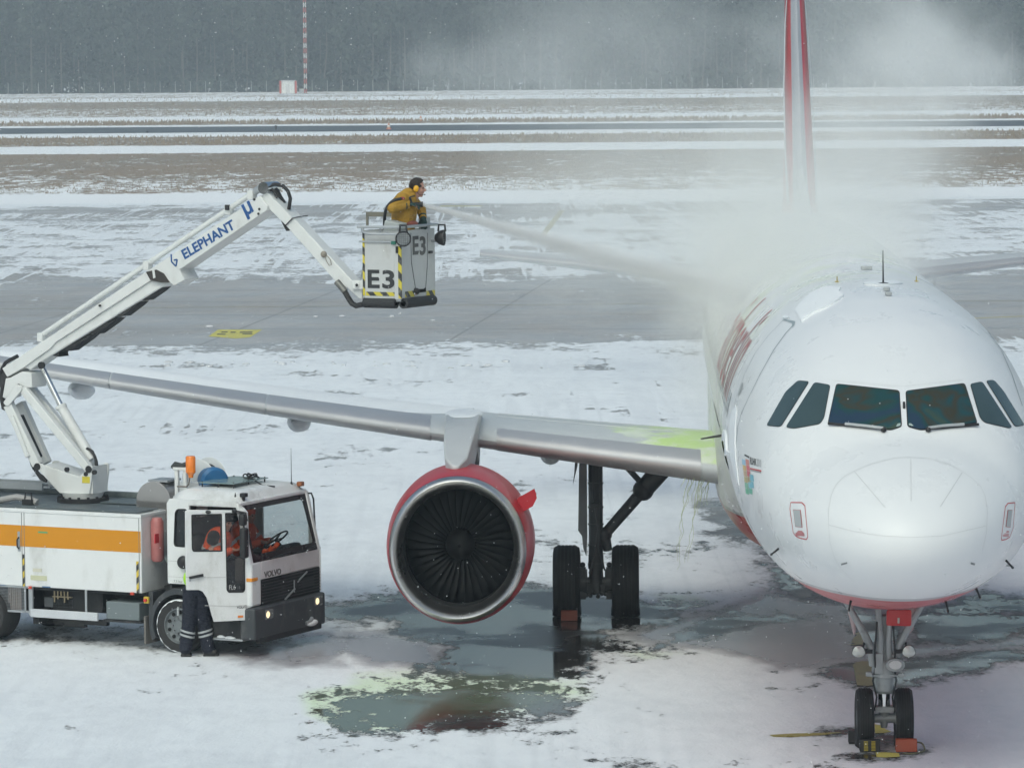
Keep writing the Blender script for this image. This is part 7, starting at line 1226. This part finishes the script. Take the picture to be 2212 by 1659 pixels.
# ============================================================ CHOCKS AND SMALL THINGS
def acp(X, y, z): return AM @ Vector((X, y, z))
def chock(label, X, y, w, d, h, mat, rib=None, rope=False):
    t = empty('wheel_chock', acp(X, y, 0), AZ, label, 'chock'); prism_ = plate([(-d, .005), (-d * .85, h), (-d * .45, h), (.0, .035), (0, .005)], [], lambda x, z: Vector((x, -w / 2, z)), (0, w, 0), 'block', mat, t, .008)
    if rib:
        b = MB()
        for yy in (-w * .26, w * .10):
            for k in range(7): z = .02 + (h - .03) * k / 7; b.box((-d * (1 - .15 * z / h) - .006, yy, z), (-d * (1 - .15 * z / h) + .002, yy + w * .2, z + .011))
        b.build('yellow_ribs', rib, t, 0)
    if rope: MB().tube(smoothp([(-.02, -w / 2 - .0, .10), (-.05, -w / 2 - .07, .09), (-.12, -w / 2 - .10, .03), (-.25, -w / 2 - .06, .015), (-.38, -w / 2 + .08, .012), (-.36, .05, .012)]), .011, 6).build('rope', M('dirty rope', (.17, .16, .10), .9, var=.3, vs=30), t)
    return t
rb_ = M('chock orange', (.36, .06, .022), .5, var=.1, dirt=(.22, .06, .03), dirts=4); bk_ = M('chock black rubber', (.02, .02, .022), .7); yl_ = M('chock yellow', (.42, .32, .03), .6)
chock('orange wheel chock with a rope against the right-hand nose wheel in the photo', 4.86, -.26, .27, .22, .165, rb_, None, True); chock('black wheel chock with yellow ribs against the left-hand nose wheel in the photo', 4.86, .20, .26, .20, .155, bk_, yl_)
chock('dark red wheel chock against the outer main wheel', 17.36, 3.795 + .42, .26, .22, .16, M('chock dark red', (.20, .05, .03), .7, var=.3, vs=6))
c_ = chock('black rubber wheel chock behind the outer side of the nose wheel', 5.28, .36, .16, .20, .155, bk_); c_.rotation_euler.z = AZ + math.pi
# ragged threads of fluid running off the wing root
flu = M('thickened green fluid', (.50, .54, .36), .2, var=.2, vs=6); r_ = random.Random(12); root = empty('dripping_fluid', acp(13.6, 2.3, 2.6), 0); b = MB()
for k in range(15):
    X, y = 13.2 + r_.uniform(0, .5), 2.16 + r_.gauss(0, .11); p = acp(X, y, 2.66 - abs(r_.gauss(0, .08))); ln_ = r_.choice([.2, .3, .45, .6, 1.3]) * (1 if k < 12 else 1.1); P_ = [p]; n = int(ln_ / .07)
    for i in range(n): p = p + Vector((r_.gauss(-.010, .018), r_.gauss(0, .01), -.07)); P_.append(p)
    b.tube([q - root.location for q in P_], [.006 * (1 - .7 * i / len(P_)) for i in range(len(P_))], 5)
o = b.build('strand', flu, None, 60); o.name = 'dripping_fluid'; o.location = root.location; bpy.data.objects.remove(root); tag(o, 'thin broken threads of green fluid dripping from the wing root', 'fluid', kind='stuff')
# snow in the air
n = 3600; t = rng.random(n); d = 9 + 85 * t ** .8; x = (rng.random(n) * 2 - 1) * .13 * d; zc = CH - PIT * d; z = zc + (rng.random(n) * 2 - 1) * .1 * d; ok = z > .05; d, x, z = d[ok], x[ok], z[ok]; n = len(d)
s_ = np.minimum(.0030 + .0042 * rng.random(n) ** 2, .00011 * d + .0008)[:, None]; c = np.stack([x, d, z], -1); D6 = np.array([(1, 0, 0), (0, 1, 0), (-1, 0, 0), (0, -1, 0), (0, 0, 1), (0, 0, -1.)]); v = (c[:, None, :] + D6[None] * s_[:, None] * rng.uniform(.6, 1.3, (n, 6, 1))).reshape(-1, 3)
F8 = np.array([(0, 1, 4), (1, 2, 4), (2, 3, 4), (3, 0, 4), (1, 0, 5), (2, 1, 5), (3, 2, 5), (0, 3, 5)]); f = (np.arange(n)[:, None, None] * 6 + F8[None]).reshape(-1, 3); me = bpy.data.meshes.new('falling_snow'); me.vertices.add(len(v)); me.vertices.foreach_set('co', v.ravel()); me.loops.add(f.size); me.loops.foreach_set('vertex_index', f.ravel()); me.polygons.add(len(f)); me.polygons.foreach_set('loop_start', np.arange(len(f)) * 3); me.update(calc_edges=True)
me.materials.append(M('snowflake', (.88, .89, .9), .9, var=.02)); tag(link('falling_snow', me, None, 0), 'fine snowflakes drifting down in the air', 'snow', kind='stuff')
# ============================================================ SPRAY, MIST, HAZE
def box_obj(name, a, b): 
    return MB().box(a, b)
def volmat(name, build, col, aniso=.0, rate=.3):
    m, nt, o = nodes(name); v = nt.nodes.new('ShaderNodeVolumePrincipled'); v.inputs['Color'].default_value = (*col, 1); v.inputs['Anisotropy'].default_value = -.15; nt.links.new(build(nt, v), v.inputs['Density']); nt.links.new(v.outputs[0], o.inputs['Volume']); m.cycles.volume_step_rate = rate; return m
# the jet: a cone from the nozzle to the crown of the fuselage, denser at the nozzle
hitp, _ = onfus(*V(5, 330, 330)); HT = AM @ hitp; JA = (HT - NZ); JL = JA.length * 1.04; R0, R1 = .03, .36
def jet(nt, v):
    s = nt.nodes.new('ShaderNodeSeparateXYZ'); oc = obc(nt); nt.links.new(oc, s.inputs[0]); t = math_(nt, 'DIVIDE', s.outputs[2], JL); rad = math_(nt, 'ADD', R0, math_(nt, 'MULTIPLY', math_(nt, 'POWER', t, .85), R1 - R0))
    r = math_(nt, 'SQRT', math_(nt, 'ADD', math_(nt, 'POWER', s.outputs[0], 2.), math_(nt, 'POWER', s.outputs[1], 2.))); q = math_(nt, 'DIVIDE', r, rad)
    nz = noise(nt, mapping(nt, oc, (1, 1, .22)), 7, 3, .6); f = math_(nt, 'MULTIPLY', ramp(nt, q, 1., .0), math_(nt, 'ADD', .55, math_(nt, 'MULTIPLY', nz, .9)))
    return math_(nt, 'MULTIPLY', f, math_(nt, 'DIVIDE', 1.0, math_(nt, 'ADD', math_(nt, 'MULTIPLY', rad, math_(nt, 'ADD', rad, .25)), .006)))
jm = volmat('spray of fluid', jet, (.998, 1, .998), .2, .22)
b = MB(); prof = [(0, 0)] + [((R0 + (R1 - R0) * (k / 12) ** .85) * 1.02, JL * k / 12) for k in range(13)] + [(0, JL)]; b.lathe(prof, (0, 0, 0), (0, 0, 1), 20); o = b.build('fluid_spray', jm, None, 60); o.location = NZ; o.rotation_euler = JA.to_track_quat('Z', 'Y').to_euler(); tag(o, 'white jet of de-icing fluid fanning out from the nozzle towards the fuselage', 'spray', kind='stuff')
# the mist over the fuselage and the steam drifting off behind: soft-edged clouds torn by noise
def blobs(lst, scale, lo, hi, tear=1.):
    def f(nt, v):
        g = geo(nt); nz = noise(nt, mapping(nt, g, (1, 1, 1)), scale, 4, .62, .4); tot = None
        for (c, rd, dn) in lst:
            q = mapping(nt, g, tuple(1 / k for k in rd), loc=tuple(-a / k for a, k in zip(c, rd))); l = nt.nodes.new('ShaderNodeVectorMath'); l.operation = 'LENGTH'; nt.links.new(q, l.inputs[0])
            e = ramp(nt, math_(nt, 'ADD', l.outputs['Value'], math_(nt, 'MULTIPLY', math_(nt, 'SUBTRACT', .5, nz), tear)), 1., .15); e = math_(nt, 'MULTIPLY', e, dn); tot = e if tot is None else math_(nt, 'ADD', tot, e)
        return tot
    return f
B1 = [((4.3, 63.5, 5.5), (2.3, 6.0, 1.8), .46), ((3.1, 61.0, 4.6), (1.3, 2.8, 1.9), .22), ((5.0, 72, 6.4), (2.6, 9, 2.6), .13), ((6.9, 74, 7.2), (1.7, 8, 3.2), .10), ((2.2, 71, 6.2), (4.0, 9, 2.4), .075)]
m1 = volmat('mist over the fuselage', blobs(B1, .9, 0, 1, 1.1), (.992, .998, .982), rate=.4); o = MB().box((-2.0, 56.5, 2.4), (9.0, 83, 10.4)).build('mist', m1, None, 0); tag(o, 'pale greenish mist of sprayed fluid hanging over the fuselage', 'mist', kind='stuff')
B2 = [((11.2, 112, 8.7), (2.6, 6, 1.9), .13), ((12.6, 112, 8.2), (2.2, 5, 1.1), .08), ((9.0, 112, 9.2), (4.0, 7, 2.6), .05), ((2.6, 112, 8.9), (5.0, 7, 2.8), .045), ((-.5, 112, 8.3), (3.4, 6, 1.4), .045), ((9.2, 112, 5.0), (2.8, 7, 4.0), .07), ((3.5, 112, 5.2), (5.5, 7, 3.2), .03)]
m2 = volmat('drifting steam', blobs(B2, .55, 0, 1, 1.9), (.985, .995, .995), rate=.4); o = MB().box((-5, 104.5, 1), (14, 119.5, 12)).build('steam', m2, None, 0); tag(o, 'thin white steam drifting away behind the tail in front of the wood', 'steam', kind='stuff')
# air: one closed box of even haze round the whole scene
m, nt, o = nodes('haze'); v = nt.nodes.new('ShaderNodeVolumePrincipled'); v.inputs['Color'].default_value = (.82, .93, 1., 1); v.inputs['Density'].default_value = HAZE = .00038; nt.links.new(v.outputs[0], o.inputs['Volume'])
tag(MB().box((-660, -90, -1), (660, 1460, 36)).build('haze', m, None, 0), 'even winter haze that pales the far wood', 'haze', kind='stuff')
